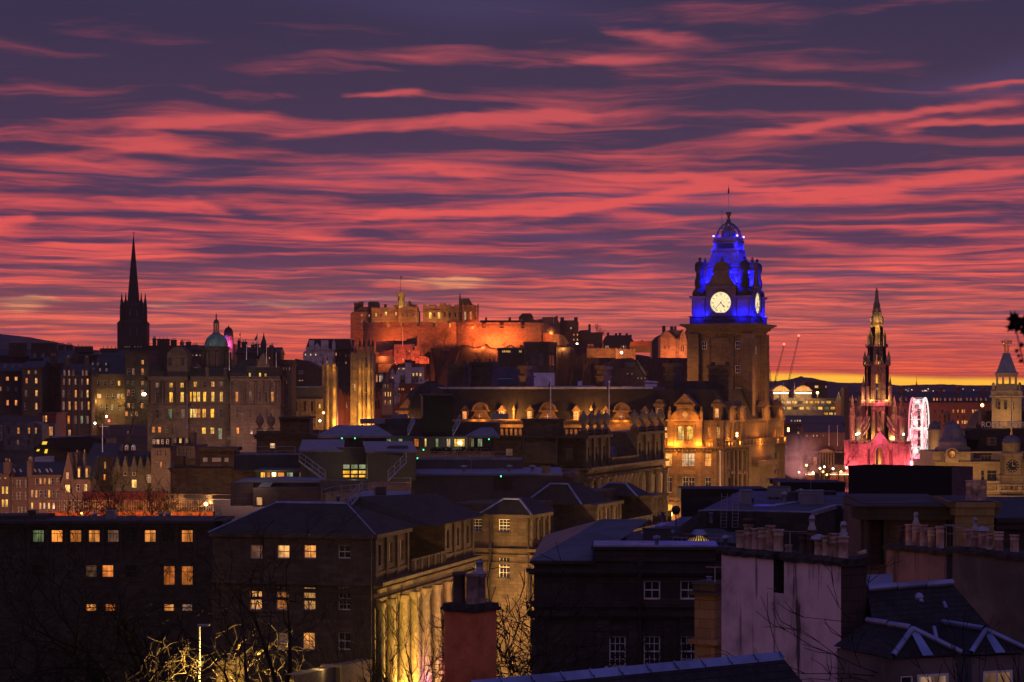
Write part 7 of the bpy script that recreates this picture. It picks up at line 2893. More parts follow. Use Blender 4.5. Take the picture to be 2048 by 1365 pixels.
 u=p1+.3
 while u<p2-.2:
  strip(mb,FR,u-.1,u+.1,zc+.1,zc+1.0,.6,-.35)
  u+=.5
 strip(mb,FR,p1,p2,zc+1.0,zc+1.2,.7,-.3)
 mb.build('wall','old_town_stone',t)
 us=[p0+.5,p0+(p1-p0)/3,p0+(p1-p0)*2/3,p1-.4]+[p1+(p2-p1)*i/n for i in range(1,n)]+[p2+.4,p2+(p3-p2)/3,p2+(p3-p2)*2/3,p3-.4]
 for u in us:
  m=MB()
  c=FR.xy(u,.75)
  m.lathe(c,[(.62,zc-11),(.62,zc-10.7),(.5,zc-10.4),(.5,zc-6),(.42,zc-2.6),(.55,zc-2.4),(.72,zc-1.7)],12)
  m.obox(c,FR.d,1.4,1.4,zc-1.75,zc-1.55)
  m.build('column','old_town_stone',t)
 rb=MB()
 fq=Frame(FR.xy(0),degrees_of(FR))
 fq.box(rb,5,FR.L-4,-10,-3,zc+.1,zc+2.5)
 rb.build('roof','lead',t)
 for px,py,e in((1185,1010,4500),(1240,1000,4500),(1300,990,6000)):
  u=FR.u(px)
  light(t,FR.pt(u,17,9),e,(1,.5,.2),.6)
 light(t,FR.pt(FR.L+3,zc-4,4),4000,(1,.45,.15),.6)
 light(t,FF.pt(FF.u(1080),zc-5,5),260,(1,.8,.4),.6)
 Y=345.0
 t,F=block('parapet_block','dark stone block with a panelled attic and two big urns','building',513,640,Y,14,872,930,[(892,11,11,[(545,'p'),(548,'d')][:1])],wall='old_town_stone',cornice=.5,flat='felt_roof',yaw=4)
 m=MB()
 slab(m,[(560,872),(560,838),(619,838),(619,872)],Y+1,6)
 slab(m,[(556,838),(556,834),(623,834),(623,838)],Y+.4,7)
 for i in range(14):
  x=559+i*4.5
  slab(m,[(x,843),(x+2,843),(x+2,838),(x,838)],Y+.6,.5)
 for x0,x1 in((563,572),(577,602),(607,616)):
  slab(m,[(x0,862),(x0,849),(x1,849),(x1,862)],Y+.8,.3)
 slab(m,[(513,872),(513,862),(560,862),(560,872)],Y+1,1)
 m.build('attic','old_town_stone',t)
 for px in(519.5,542):
  urn(t,(P(px,0,Y+2).x,Y+2),zz(860,Y+2),1.0)
 Y=335.0
 t,F=block('parapet_block','dark stone block with three pale attic panels above a curved lit wall','building',345,520,Y,16,938,1000,[],wall='old_town_stone',cornice=.6,flat='felt_roof',yaw=4)
 m=MB()
 slab(m,[(400,938),(400,903),(468,903),(468,938)],Y+1,7)
 slab(m,[(396,903),(396,896),(472,896),(472,903)],Y+.4,8)
 for i in range(15):
  x=398+i*4.8
  slab(m,[(x,908),(x+2.2,908),(x+2.2,903),(x,903)],Y+.6,.5)
 slab(m,[(350,938),(350,914),(366,914),(366,938)],Y+1,3)
 slab(m,[(366,936),(366,932),(400,932),(400,936)],Y+1,.5)
 for i in range(9):
  x=367+i*3.8
  slab(m,[(x,932),(x+1.6,932),(x+1.6,921),(x,921)],Y+1.2,.3)
 slab(m,[(366,921),(366,918),(400,918),(400,921)],Y+1,.5)
 m.build('attic','old_town_stone',t)
 m=MB()
 for x0,x1 in((406,415),(424,442),(449,457)):
  slab(m,[(x0,924),(x0,916),(x1,916),(x1,924)],Y+.8,.3)
 m.build('attic_panel','harling_white',t)
 light(t,P(410,968,Y-8),500,(1,.62,.25),.5)
def degrees_of(F):
 return math.degrees(atan2(F.d[1],F.d[0]))
def build_terraces():
 Y=300.0
 for(x0,x1,r0,r1,ye,yr,Yp,lb)in((636,785,672,752,872,851,305,'roof pavilion with a wide blue grey hipped zinc roof above dark glazing'),(930,1000,962,985,872,855,318,'smaller zinc roofed pavilion beside the metal stairs')):
  t=thing('roof_pavilion',lb,'pavilion',P((x0+x1)/2,895,Yp))
  m=MB()
  a,b,c,d=P(x0,ye,Yp),P(x1,ye,Yp),P(x1-4,ye-3,Yp+14),P(x0+4,ye-3,Yp+14)
  z1,zr=a.z,zz(yr,Yp+7)
  R0,R1=P(r0,yr,Yp+7),P(r1,yr,Yp+7)
  c.z=d.z=z1
  m.mesh([a,b,c,d,R0,R1]+[v-Vector((0,0,.3))for v in(a,b,c,d)],[(0,1,5,4),(2,3,4,5),(1,2,5),(3,0,4),(6,7,1,0),(7,8,2,1),(9,6,0,3),(9,8,7,6)],False)
  m.build('roof','ribbed_zinc',t)
  m=MB()
  m.box(a.x+1,b.x-1,Yp+1.2,Yp+12,zz(897,Yp),z1-.3)
  m.build('glazing','sky_glass',t)
  m=MB()
  n=8
  for i in range(n+1):
   x=a.x+1+(b.x-a.x-2)*i/n
   m.box(x-.06,x+.06,Yp+1.1,Yp+1.2,zz(897,Yp),z1-.3)
  m.build('mullion','dark_metal',t)
 gl=[(684,877,304),(710,877,304),(1003-25,879,316),(847,900,290),(835,917,280),(822,927,270),(1002,953,254.5)]
 for i,(x,y,Yg)in enumerate(gl):
  p=P(x,y,Yg)
  t=thing('exit_lamp','tiny green exit lamp on the roof terrace '+['under the wide zinc roof','second under the wide zinc roof','under the small pavilion eave','above the upper stair','at the stair landing','at the foot of the stair','on the long dark plant wall'][i],'lamp',p,'green exit lamps')
  m=MB()
  m.box(p.x-.12,p.x+.12,p.y-.05,p.y+.1,p.z-.14,p.z+.14)
  m.build('housing','dark_metal',t)
  m=MB()
  m.box(p.x-.07,p.x+.07,p.y-.12,p.y-.052,p.z-.08,p.z+.08)
  m.build('lens','lamp_green',t)
 t=thing('roof_lobby','low glazed lobby with pale lit doors between the two zinc pavilions','lobby',P(860,895,312))
 m=MB()
 pwall(m,768,935,874,900,314,8)
 slab(m,[(760,874),(760,838),(845,838),(845,874)],322,8)
 slab(m,[(820,874),(820,842),(1000,846),(1000,874)],326,6)
 m.build('wall','grey_cladding',t)
 for x,w,g in((776,12,'g'),(801,9,'g'),(833,10,'o'),(851,4,'y'),(874,6,'g'),(897,8,'p'),(919,22,'y'),(945,6,'g'),(960,10,'g')):
  pwin(t,x,886,w,17,313.9,g,'c' if w>9 else 'o','dark_metal')
 for x,w in((745,50),(1000,34)):
  m=MB()
  slab(m,[(x-w/2,848 if x<800 else 839),(x-w/2,838 if x<800 else 828),(x+w/2,838 if x<800 else 828),(x+w/2,848 if x<800 else 839)],321,2)
  m.build('plant_box','plant_unit',t)
 m=MB()
 slab(m,[(783,838),(783,829),(815,829),(815,838)],323,2)
 m.build('plant_box','plant_unit',t)
 light(t,P(918,888,311),160,(.9,1.,.6),.3)
 light(t,P(776,888,311),90,(.7,1.,.5),.3)
 stair('roof_stair','steep metal stair climbing to the upper roof left of the lit lobby',P(815,872,308),P(829,843,312),1.4)
 stair('roof_stair','pale steel stair in front of the green lit lobby glass',P(905,872,310),P(920,845,313),1.4)
 t,q=clad_box('plant_room','tall near black louvred roof block against the hotel roof',846,905,316,10,790,880,'felt_roof',4,.1,'black_screen')
 t,q=clad_box('plant_room','big dark clad roof box with a striped zinc top and a bright yellow glazed corner',601,684,258,16,901,965,'ribbed_zinc',4,.9)
 m=MB()
 b=q[1]
 r=quad_at(684,b[1],(.9,.43),left_w=.3,far_px=732)
 m.prism([r[1],r[2],(r[2][0]-3,r[2][1]+4),(r[1][0]-1,r[1][1]+4)],zz(960,258),zz(900,258)+.2)
 o=m.build('side_wing','grey_cladding',t)
 F=Face(r[1],r[2])
 for i in range(3):
  for(y,h,g)in((934,11,'g'),(945,9,'y'),(953,7,'y')):
   u=F.L*(i+.5)/3
   window(t,F,u,F.z(u,y),F.L/3*.96,h/FPX*F.Y(u),'o',g,'dark_metal',-.06)
 light(t,P(708,948,255),60,(1,.8,.4),.3)
 t,q=clad_box('plant_room','dark clad roof box with striped zinc top and a rounded roof hatch',735,832,252,15,903,962,'ribbed_zinc',5,.8)
 m=MB()
 slab(m,[(772,899),(776,893),(812,893),(818,899)],256,6)
 m.build('hatch','grey_membrane',t)
 stair('roof_stair','long steel stair running up the front of the second clad box',P(776,962,246),P(812,926,250),1.2)
 t=thing('roof_wall','dark clad terrace wall with planting boxes behind a steel railing','wall',P(930,950,262))
 m=MB()
 pwall(m,832,1045,920,960,264,10)
 m.build('wall','grey_cladding',t)
 railing(t,[P(843,921,264.3),P(1012,921,264.3)],1.0,1.3,.04)
 m=MB()
 rng=random.Random(8)
 for i in range(420):
  x=rng.choice([rng.uniform(862,905),rng.uniform(915,985)])
  p=P(x,905-rng.random()*9+abs(x-930)*.01,268+rng.uniform(0,3))
  s=.22
  v=[p+Vector((rng.uniform(-s,s),rng.uniform(-s,s),rng.uniform(-s,s)))for _ in range(3)]
  m.poly(v)
 m.build('foliage','evergreen',t)
 t,q=clad_box('plant_room','long low dark plant house with a pale lead roof and louvred front',822,1122,255,12,948,1008,'pale_membrane',0,.35)
 m=MB()
 slab(m,[(1121,1000),(1121,949),(1159,944),(1159,994)],256,8)
 m.build('end_wall','pink_stone',t)
 m=MB()
 for i in range(9):
  slab(m,[(987,955+i*3),(1025,955+i*3),(1025,953.6+i*3),(987,953.6+i*3)],254.8,.18)
 m.build('louvre','dark_metal',t)
 m=MB()
 slab(m,[(994,944),(994,937),(1009,937),(1009,944)],262,1)
 m.build('vent','plant_unit',t)
 t=thing('flat_roof','pale lilac flat roof with edge rails in front of the clad boxes','roof',P(760,1000,225))
 m=MB()
 a=[P(690,997,215),P(822,997,215),P(822,982,238),P(728,982,238)]
 m.mesh(a+[v-Vector((0,0,2.5))for v in a],[(0,1,2,3),(4,5,1,0),(5,6,2,1),(7,4,0,3)],False)
 m.build('deck','pale_membrane',t)
 railing(t,[P(644,1000,222),P(665,994,224),P(770,983,232)],1.0,1.5,.04)
 railing(t,[P(775,975,240),P(822,975,240)],1.0,1.5,.04)
 stair('roof_ladder','thin sloping roof ladder with double rails over the slates',P(697,1016,203),P(724,987,210),.5)
 t,F=block('terrace_wall','low dark timber clad terrace wall below the yellow glazed corner','wall',640,735,246,4,962,985,[],wall='grey_cladding',cornice=0,yaw=3)
 Y=262.0
 t=thing('lit_pavilion','small flat roofed pavilion with a bright amber lit window band','pavilion',P(545,975,Y))
 m=MB()
 pwall(m,512,620,943,978,Y+1,9)
 slab(m,[(470,941),(470,910),(640,910),(645,941)],Y+10,8)
 slab(m,[(508,944),(508,941),(624,941),(624,944)],Y,11)
 m.build('wall','grey_cladding',t)
 for x,w,g in((526,10,'y'),(537,8,'w'),(548,10,'y'),(562,15,'w'),(580,14,'g'),(592,8,'s'),(602,8,'m')):
  pwin(t,x,951,w,13,Y+.9,g,'o','dark_metal')
 railing(t,[P(474,912,Y+10),P(590,911,Y+10)],1.1,1.8,.035,2)
 light(t,P(540,951,Y-1.5),130,(1,.75,.35),.3)
 stair('roof_stair','metal stair dropping from the pavilion roof beside the clad box',P(650,962,254),P(598,922,258),1.1)
 t=thing('shed','pinkish flat roofed shed with a white roof edge and a big skylight','shed',P(540,1010,245))
 m=MB()
 pwall(m,461,506,966,1012,246,6)
 pwall(m,506,641,976,1014,244,7)
 pwall(m,494,640,965,976,248,5)
 m.build('wall','pink_stone',t)
 m=MB()
 slab(m,[(464,966),(478,961),(560,957),(640,961),(640,966)],247,6)
 slab(m,[(512,978),(524,966),(546,965),(538,978)],245.5,.3)
 m.build('roof','pale_membrane',t)
 pwin(t,519,1003,13,18,243.9,'p','o','dark_metal')
 light(t,P(515,962,243),60,(1,.85,.5),.3)
 light(t,P(480,975,240),60,(1,.55,.4),.3)
def build_valley_houses():
 Y=430.0
 t,F=block('tenement','pale pinkish gabled tenement with small lit windows under a black roof','tenement',8,65,520,12,845,900,[(862,13,5,[(18,'d'),(36.5,'w'),(57.5,'o')]),(885,10,5,[(18,'d'),(35.5,'m'),(57,'d')])],wall='harling_grey',cornice=0,flat='felt_roof',frame='dark_metal')
 m=MB()
 slab(m,[(65,900),(65,845),(84,850),(84,900)],522,8)
 m.build('wing','harling_grey',t)
 pwin(t,72,862,4,12,521.9,'w')
 pwin(t,1,866,6,30,519.9,'d','g')
 t,F=block('tenement','red brown tenement corner with one tall glowing orange window','tenement',80,112,540,12,826,900,[(838,13,4,[(87,'m'),(92,'w')])],wall='red_sandstone',cornice=.2,flat='felt_roof')
 m=MB()
 slab(m,[(92,885),(92,848),(110,848),(110,885)],536,4)
 m.build('bay','harling_grey',t)
 pwin(t,101.5,863,9,19,535.9,'o','x')
 t=thing('long_roof','long dark slate roof with three glowing yellow skylights','house',P(130,910,470))
 m=MB()
 pwall(m,68,210,896,930,472,10)
 m.build('wall','old_town_stone',t)
 m=MB()
 slab(m,[(66,898),(92,877),(175,873),(212,878),(212,898)],471,12)
 m.build('roof','slate',t)
 m=MB()
 slab(m,[(104,878),(104,872.5),(174,872.5),(174,878)],474,1)
 m.build('flashing','lead',t)
 for(x,y,w,h)in((89,886.5,11,6),(76,901,7,4),(92,903,7,8)):
  m=MB()
  slab(m,[(x-w/2,y+h/2),(x+w/2-2,y+h/2),(x+w/2,y-h/2),(x-w/2+2,y-h/2)],470.7,.2)
  m.build('skylight','glow_skylight',t)
 m=MB()
 slab(m,[(69,930),(69,915),(103,913),(103,930)],466,3)
 m.build('parapet','harling_white',t)
 rows=lambda*r:list(r)
 A,F=block('stone_house','stone house at the picture edge with a chimney gable and paired lit windows','house',-30,19,Y,12,950,1075,rows((953,11,4,[(10.5,'y'),(2,'m')]),(981,15,5,[(6,'y'),(13.5,'y')]),(1007,15,5,[(6,'y'),(13,'y')]),(1030,8,5,[(5,'w'),(13,'w')])),wall='pink_stone',ridge=930)
 pchim(A,7,19,925,950,Y-.2,2,3,'pink_stone')
 B,F=block('stone_house','stone house with dark pointed sash windows and two roof lights','house',19,57,Y+2,12,955,1075,rows((968,15,4,[(25,'d'),(35,'d'),(41,'d'),(52,'s')],'g'),(992,15,4,[(25,'s'),(35,'d'),(41,'d'),(52,'s')],'g'),(1022,16,4,[(25,'s'),(38,'d'),(44,'d'),(52,'d')],'g')),wall='pink_stone',ridge=934)
 pchim(B,54,63,922,955,Y,2,3,'pink_stone')
 C,F=block('stone_house','pale stone terrace house with a column of tall yellow windows','house',57,123,Y+1,12,951,1075,rows((963,12,4,[(73,'d'),(81,'w'),(89.5,'w'),(98.5,'y'),(105,'d'),(115,'m')]),(988,15,4,[(64.5,'w'),(72.5,'w'),(81,'d'),(90,'d'),(98.5,'y'),(106,'d'),(115,'d')]),(1012,12,4,[(64,'y'),(80.5,'w'),(88.5,'p'),(98,'y'),(107,'d')])),wall='pink_stone',ridge=926,strings=(zz(975,Y),zz(1001,Y)))
 for t_,xs in((B,(29,42)),(C,(71,80,95,103))):
  for x in xs:
   m=MB()
   slab(m,[(x-.5,945),(x+2.5,945),(x-1,938),(x-4,938)],Y-.4+2,.3)
   m.build('skylight','pale_membrane',t_)
 D,F=block('baronial_house','steep gabled baronial stone house with bright windows at the street corner','house',123,181,Y,12,960,1075,rows((978,16,10,[(135,'y')],'c'),(976,14,6,[(171,'y'),(156,'d')])),wall='pink_stone',ridge=915)
 m=MB()
 slab(m,[(124,962),(128,940),(134,915),(135,906),(137,906),(138,915),(144,935),(147,962)],Y-1,12)
 m.build('gable','pink_stone',D)
 pwin(D,135,952,5,13,Y-1.1,'w','c')
 for x in(158,173.5):
  dormer(D,x,932,956,6,Y-1,'y','pink_stone')
 for x in(151,166):
  pchim(D,x,x+3.4,907,950,Y+2,1.4,1,'pink_stone')
 E,F=block('stone_house','plain stone house with two columns of small yellow windows','house',178,232,Y+12,12,915,1075,rows((917.5,9,4,[(186,'y'),(194,'w')]),(934,8,4,[(185,'y')]),(946,8,4,[(193,'s')]),(931,14,4,[(210,'w')]),(955,12,4,[(209,'w')])),wall='old_town_stone',ridge=888)
 G,F=block('gabled_school','row of crow stepped stone gables under a slender slate spire','building',225,312,Y+8,14,935,1075,rows((945,14,6,[(250,'d'),(268,'m')]),(958,16,10,[(298,'m')],'x'),(968,16,10,[(268,'y')])),wall='old_town_stone',ridge=905)
 for i,x in enumerate((234,250,268,281,296)):
  m=MB()
  slab(m,[(x-8,945),(x-5,932),(x-1,915),(x,912),(x+1,915),(x+5,932),(x+8,945)],Y+7.4,6)
  m.build('gable','old_town_stone',G)
 m=MB()
 plathe(m,256,Y+15,[(15,915),(12,895),(.3,862)],4,pi/4+.3)
 m.build('spire','slate',G)
 m=MB()
 for a in range(4):
  an=pi/4+.3+a*pi/2
  c=P(256,862,Y+15)
  r=15/FPX*Y
  m.tube((c.x+r*cos(an),c.y+r*sin(an),zz(915,Y+15)),(c.x,c.y,c.z),.09,.07,4)
 m.build('spire_flashing','lead',G)
 for x in(252.5,265.5):
  dormer(G,x,890,901,5,Y+12.5,'s','white_paint',2)
 H,F=block('stone_office','square lilac stone office with a row of attic dormers and one lit room','building',302,341,Y+6,16,897,1075,rows((906,10,3,[(315,'d'),(322,'d'),(330,'d')]),(930,11,3,[(314,'d'),(322,'o'),(330,'s')])),wall='pink_stone',flat='felt_roof')
 H2,F=block('stone_office','lilac stone wing with pilasters right of the square stone office','building',343,390,Y+12,16,893,1075,rows((904,13,3.4,[(351,'d'),(358,'d'),(366,'d'),(373,'d'),(381,'d')]),(924,10,3,[(349,'w'),(360,'d')])),wall='pink_stone',flat='felt_roof')
 for t_,xs,y in((H,((308,'m'),(316,'p'),(325,'m'),(335,'m')),882),(H2,((350,'m'),(361,'y'),(374,'m')),880)):
  for x,g in xs:
   m=MB()
   slab(m,[(x-3.4,894 if t_ is H else 890),(x-3.4,877),(x+3.4,876),(x+3.4,894 if t_ is H else 890)],Y+7 if t_ is H else Y+13,3)
   o=m.build('dormer','slate',t_)
   pwin(o,x,884 if t_ is H else 882,5,9,(Y+7 if t_ is H else Y+13)-.05,g,'s')
 pchim(H2,380,389,866,895,Y+14,3,2,'pink_stone')
 for px,py,e in((10,1050,5500),(60,1055,6500),(110,1050,6500),(150,1020,4500),(200,1010,2500),(320,990,4200)):
  light(None,P(px,py,Y-22),e,(1,.45,.25),1.2,name='street_glow')
 light(None,P(322,958,Y-4),1700,(1,.72,.2),.5,name='street_glow')
 light(None,P(268,968,Y-4),700,(1,.72,.2),.5,name='street_glow')
 light(None,P(375,910,Y-10),1500,(1,.5,.4),.6,name='street_glow')
 t=thing('retaining_wall','long wall with iron railings glowing orange under the street lamp','wall',P(270,1060,300))
 m=MB()
 pwall(m,95,426,1024,1075,300,2)
 pwall(m,165,330,985,1030,330,3)
 m.build('wall','red_sandstone',t)
 railing(t,[P(95,1024,300.5),P(426,1024,300.5)],1.5,.32,.02,2)
 railing(t,[P(330,1006,305),P(500,1010,270)],1.2,.5,.025,2)
 for px,e in((120,900),(170,1200),(230,1400),(300,1400),(350,1400),(400,1600)):
  light(t,P(px,1028,296),e,(1,.32,.05),.4)
 light(t,P(230,1000,322),900,(1,.2,.08),.6)
 t=thing('street_lamp','orange street lamp flaring beside the railings','street lamp',P(412,1045,285))
 m=MB()
 m.tube(P(412,1045,285),P(412,1010,285),.07,.05)
 m.build('post','dark_metal',t)
 m=MB()
 m.sphere(P(412,1008.5,285),.24,10,8)
 m.build('lamp_head','lamp_orange',t)
 light(t,P(412,1009.5,284),1400,(1,.42,.1),.3)
 t=thing('white_mast','thin white mast standing over the slate roofs at the left','mast',P(205,905,440))
 m=MB()
 m.tube(P(205,905,440),P(205,848,440),.1,.08)
 m.tube(P(198,853,440),P(217,853,440),.05,.05)
 m.build('pole','white_paint',t)
mat_lamp('glow_skylight',(1.,.62,.05,1),1.1)
build_post_office()
build_terraces()
build_valley_houses()
# ================================================================ near streets, roofs and chimneys
def G(px,py,z):
 """point on the level z seen at a pixel below eye level"""
 Y=(EYE-z)*FPX/(py-HOR)
 return P(px,py,Y)
def deck(t,pts,z,mat,drop=.4,edge=None,name='roof'):
 m=MB()
 q=[G(x,y,z)for x,y in pts]
 A=sum(q[i].x*q[(i+1)%len(q)].y-q[(i+1)%len(q)].x*q[i].y for i in range(len(q)))
 if A<0:
  q.reverse()
 m.prism([(p.x,p.y)for p in q],z-drop,z,True,False)
 o=m.build(name,mat,t)
 if edge:
  m=MB()
  for i in range(len(edge)-1):
   a,b=G(*edge[i],z),G(*edge[i+1],z)
   d=(b-a).normalized()
   m.obox(((a.x+b.x)/2,(a.y+b.y)/2),(d.x,d.y),(b-a).length+.1,.28,z-.22,z+.05)
  m.build('flashing','lead',t)
 return o
def terrace(name,label,corner,Y,E,left_px,far_px,ycor,yatt,front,right,attics,ncol,lit):
 q=quad_at(corner,Y,E,left_px=left_px,far_px=far_px)
 t=thing(name,label,'building',(q[1][0],q[1][1],10))
 FF,FR=Face(q[0],q[1]),Face(q[1],q[2])
 zc,za=zz(ycor,Y),zz(yatt,Y)
 mb=MB()
 wf=W(FF,front)
 facade(mb,FF,0,FF.L,9,za,wf,.3)
 place(t,FF,wf,'white_paint',.3,mb)
 cuts=[]
 u=0.0
 spans=[(FR.u(a)if a else 0.0,min(FR.u(b),FR.L),g)for a,b,g in attics]
 wr=list(W(FR,right))
 for a,b,g in spans:
  for i in range(3):
   wr.append((a+(b-a)*(i+.5)/3,(zc+za)/2+.15,.95,1.75,'g',g[i%len(g)]))
 n=ncol
 for i in range(n):
  wr.append((FR.L*(i+.5)/n,zc-5.2,1.15,3.4,'s',lit[i%len(lit)]))
  wr.append((FR.L*(i+.5)/n,zc-10,1.2,2.4,'s','w' if i%3==0 else 'd'))
 facade(mb,FR,0,FR.L,9,zc,[w for w in wr if w[1]+w[3]/2<zc],.35)
 for a,b,g in spans:
  facade(mb,FR,a,b,zc,za,[w for w in wr if a<w[0]<b and w[1]>zc],.25)
  fr=Frame(FR.xy(a),degrees_of(FR))
  w_=b-a
  mb.poly([fr.pt(0,0,za),fr.pt(w_,0,za),fr.pt(w_,-7,za),fr.pt(0,-7,za)])
  mb.poly([fr.pt(w_,0,zc),fr.pt(w_,-7,zc),fr.pt(w_,-7,za),fr.pt(w_,0,za)])
  if a>.5:
   mb.poly([fr.pt(0,-7,zc),fr.pt(0,0,zc),fr.pt(0,0,za),fr.pt(0,-7,za)])
  strip(mb,FR,a-.25,b+.25,za-.35,za,.4,-.004)
  strip(mb,FR,a-.1,b+.1,zc+.55,zc+.8,.15,-.004)
  for i in range(4):
   u=a+.35+(w_-.7)*i/3
   strip(mb,FR,u-.25,u+.25,zc,za-.35,.2,-.004)
 place(t,FR,wr,'white_paint',.3)
 for(z,h,o)in((zc-1.7,.25,.3),(zc-1.0,.35,.35),(zc-.3,.3,1.0)):
  strip(mb,FR,-.2,FR.L+.3,z,z+h,o,-.004)
  strip(mb,FF,0,FF.L+o,z,z+h,o*.5,-.004)
 for z in(zc-7.5,):
  strip(mb,FF,0,FF.L+.1,z,z+.4,.15,-.004)
 strip(mb,FF,-.2,FF.L+.3,za-.35,za,.35,-.004)
 mb.poly([(p[0],p[1],zc+.02)for p in q])
 mb.poly([FF.pt(0,za),FF.pt(FF.L,za),FF.pt(FF.L,za,-8),FF.pt(0,za,-8)])
 for i in(2,3):
  F=Face(q[i],q[(i+1)%4])
  facade(mb,F,0,F.L,9,zc,[])
 u=0.0
 while u<FR.L:
  if not any(a-.2<=u<=b+.2 for a,b,g in spans):
   strip(mb,FR,u-.3,u+.3,zc+.02,zc+1.25,.5,-.2)if int(u/.55)%4==0 else strip(mb,FR,u-.1,u+.1,zc+.02,zc+1.05,.42,-.25)
  u+=.55
 e=sorted(spans)
 gaps=[(e[i][1],e[i+1][0])for i in range(len(e)-1)]+[(e[-1][1],FR.L)]
 for a,b in gaps:
  if b-a>.5:
   strip(mb,FR,a,b,zc+1.05,zc+1.22,.46,-.2)
 mb.build('wall','old_town_stone',t)
 for i in range(n+1):
  u=min(max(FR.L*i/n,.45),FR.L-.45)
  m=MB()
  c=FR.xy(u,.45)
  m.lathe(c,[(.5,11),(.5,zc-9.2),(.42,zc-8.8),(.36,zc-2.4),(.46,zc-2.2),(.56,zc-1.72)],12)
  m.obox(c,FR.d,1.2,1.0,9,11.2)
  m.build('column','old_town_stone',t)
 return t,FF,FR,zc,za,q
def build_terrace_row():
 t,FF,FR,zc,za,q=terrace('street_terrace','dark corner block with a glowing yellow and purple lit colonnade on its street side',747,190,(.24,.97),425,945,1165,1070,[(1104,27,25,[(512,'m'),(566,'w'),(619,'w'),(688,'d')],'g'),(1198,46,25,[(511,'w'),(564,'o'),(618,'w'),(688,'d')],'G'),(1283,35,25,[(564,'m'),(617,'w'),(688,'d')],'g')],[],[(None,815,'mww'),(885,945,'ddm')],9,'ddmd')
 m=MB()
 e=Frame(FF.xy(0),degrees_of(FF))
 L=FF.L
 lo=[e.pt(-.3,.3,za),e.pt(L+.3,.3,za),e.pt(L+.3,-13,za),e.pt(-.3,-13,za)]
 R0,R1=e.pt(3.5,-6.5,za+2.3),e.pt(L-4.5,-6.5,za+2.3)
 m.mesh(lo+[R0,R1],[(0,1,5,4),(1,2,5),(2,3,4,5),(3,0,4)],False)
 m.build('roof','slate',t)
 m=MB()
 m.tube(R0,R1,.16,.16,6)
 for a,b in((lo[1],R1),(lo[0],R0)):
  m.tube(a,b,.07,.07,5)
 m.build('ridge_flashing','lead',t)
 m=MB()
 lo=[e.pt(L-10,-13,za),e.pt(L+1.8,-13,za),e.pt(L+1.8,-31,za),e.pt(L-10,-31,za)]
 R0,R1=e.pt(L-7,-17,za+2.4),e.pt(L-2,-26,za+2.4)
 m.mesh(lo+[R0,R1],[(0,1,5,4),(1,2,5),(2,3,4,5),(3,0,4)],False)
 m.build('roof','slate',t)
 m=MB()
 p=e.pt(L-6.5,-10,za)
 m.lathe(p[:2],[(.16,za),(.16,za+2.6),(.22,za+2.6),(.22,za+2.8)],8)
 m.build('vent_pipe','lead',t)
 for px,e_,c in((755,3600,(1,.58,.09)),(772,4200,(1,.58,.09)),(792,4200,(1,.56,.09)),(812,2600,(1,.5,.12)),(850,700,(1,.5,.14)),(870,1300,(1,.38,.1)),(905,1800,(1,.42,.12)),(935,2600,(1,.55,.14))):
  light(t,FR.pt(FR.u(px),11.6,2.6),e_*4.2,c,.4)
 light(t,FR.pt(FR.u(830),13.2,1.3),2400,(.6,.03,1.0),.2)
 light(t,FR.pt(FR.u(874),13.2,1.3),1500,(1.,.05,.45),.2)
 light(t,FR.pt(FR.u(800),19,14),2600,(1,.5,.2),.6)
 light(t,FR.pt(FR.u(905),20,12),3000,(1,.5,.2),.6)
 t,FF,FR,zc,za,q=terrace('street_terrace','long street terrace with a balustraded cornice and a lit attic at its corner',1060,229,(.33,.944),925,1338,1098,1030,[(1052,26,23,[(952,'s'),(1008,'s')],'G'),(1135,44,22,[(952,'s'),(1008,'s')],'G')],[],[(None,1098,'www'),(1190,1240,'ddd'),(1300,1330,'yyy')],16,'dddm')
 e=Frame(FF.xy(0),degrees_of(FF))
 L=FF.L
 for(u0,u1,v0,v1,h)in((L-5.5,L+.3,-8,.3,1.5),(L-8,L-1,-31,-21,2.2),(L-7,L-.6,-48,-42,1.5)):
  m=MB()
  lo=[e.pt(u0,v1,za),e.pt(u1,v1,za),e.pt(u1,v0,za),e.pt(u0,v0,za)]
  k=min(u1-u0,v1-v0)*.35
  hi=[e.pt(u0+k,v1-k,za+h),e.pt(u1-k,v1-k,za+h),e.pt(u1-k,v0+k,za+h),e.pt(u0+k,v0+k,za+h)]
  m.mesh(lo+hi,[(0,1,5,4),(1,2,6,5),(2,3,7,6),(3,0,4,7),(4,5,6,7)],False)
  o=m.build('roof','slate',t)
  m=MB()
  for a,b in zip(lo[:2],hi[:2]):
   m.tube(a,b,.13,.13,5)
  m.tube(hi[0],hi[1],.13,.13,5)
  m.build('ridge_flashing','lead',o)
 for a,b,top in((-18,-9,2.1),(-44,-33,2.4)):
  m=MB()
  e.box(m,L-12,L-3.4,a,b,zc,zc+top+2)
  m.build('wall','old_town_stone',t)
 for px,e_ in((1075,2600),(1110,1800),(1160,2200),(1215,2600),(1265,2600),(1310,2600)):
  u=FR.u(px)
  light(t,FR.pt(u,17,8),e_*1.5,(1,.52,.18),.5)
 light(t,FR.pt(1.5,13,2.2),900,(1,.7,.2),.4)
 light(t,FF.pt(FF.L-3,13,5),220,(1,.6,.2),.4)
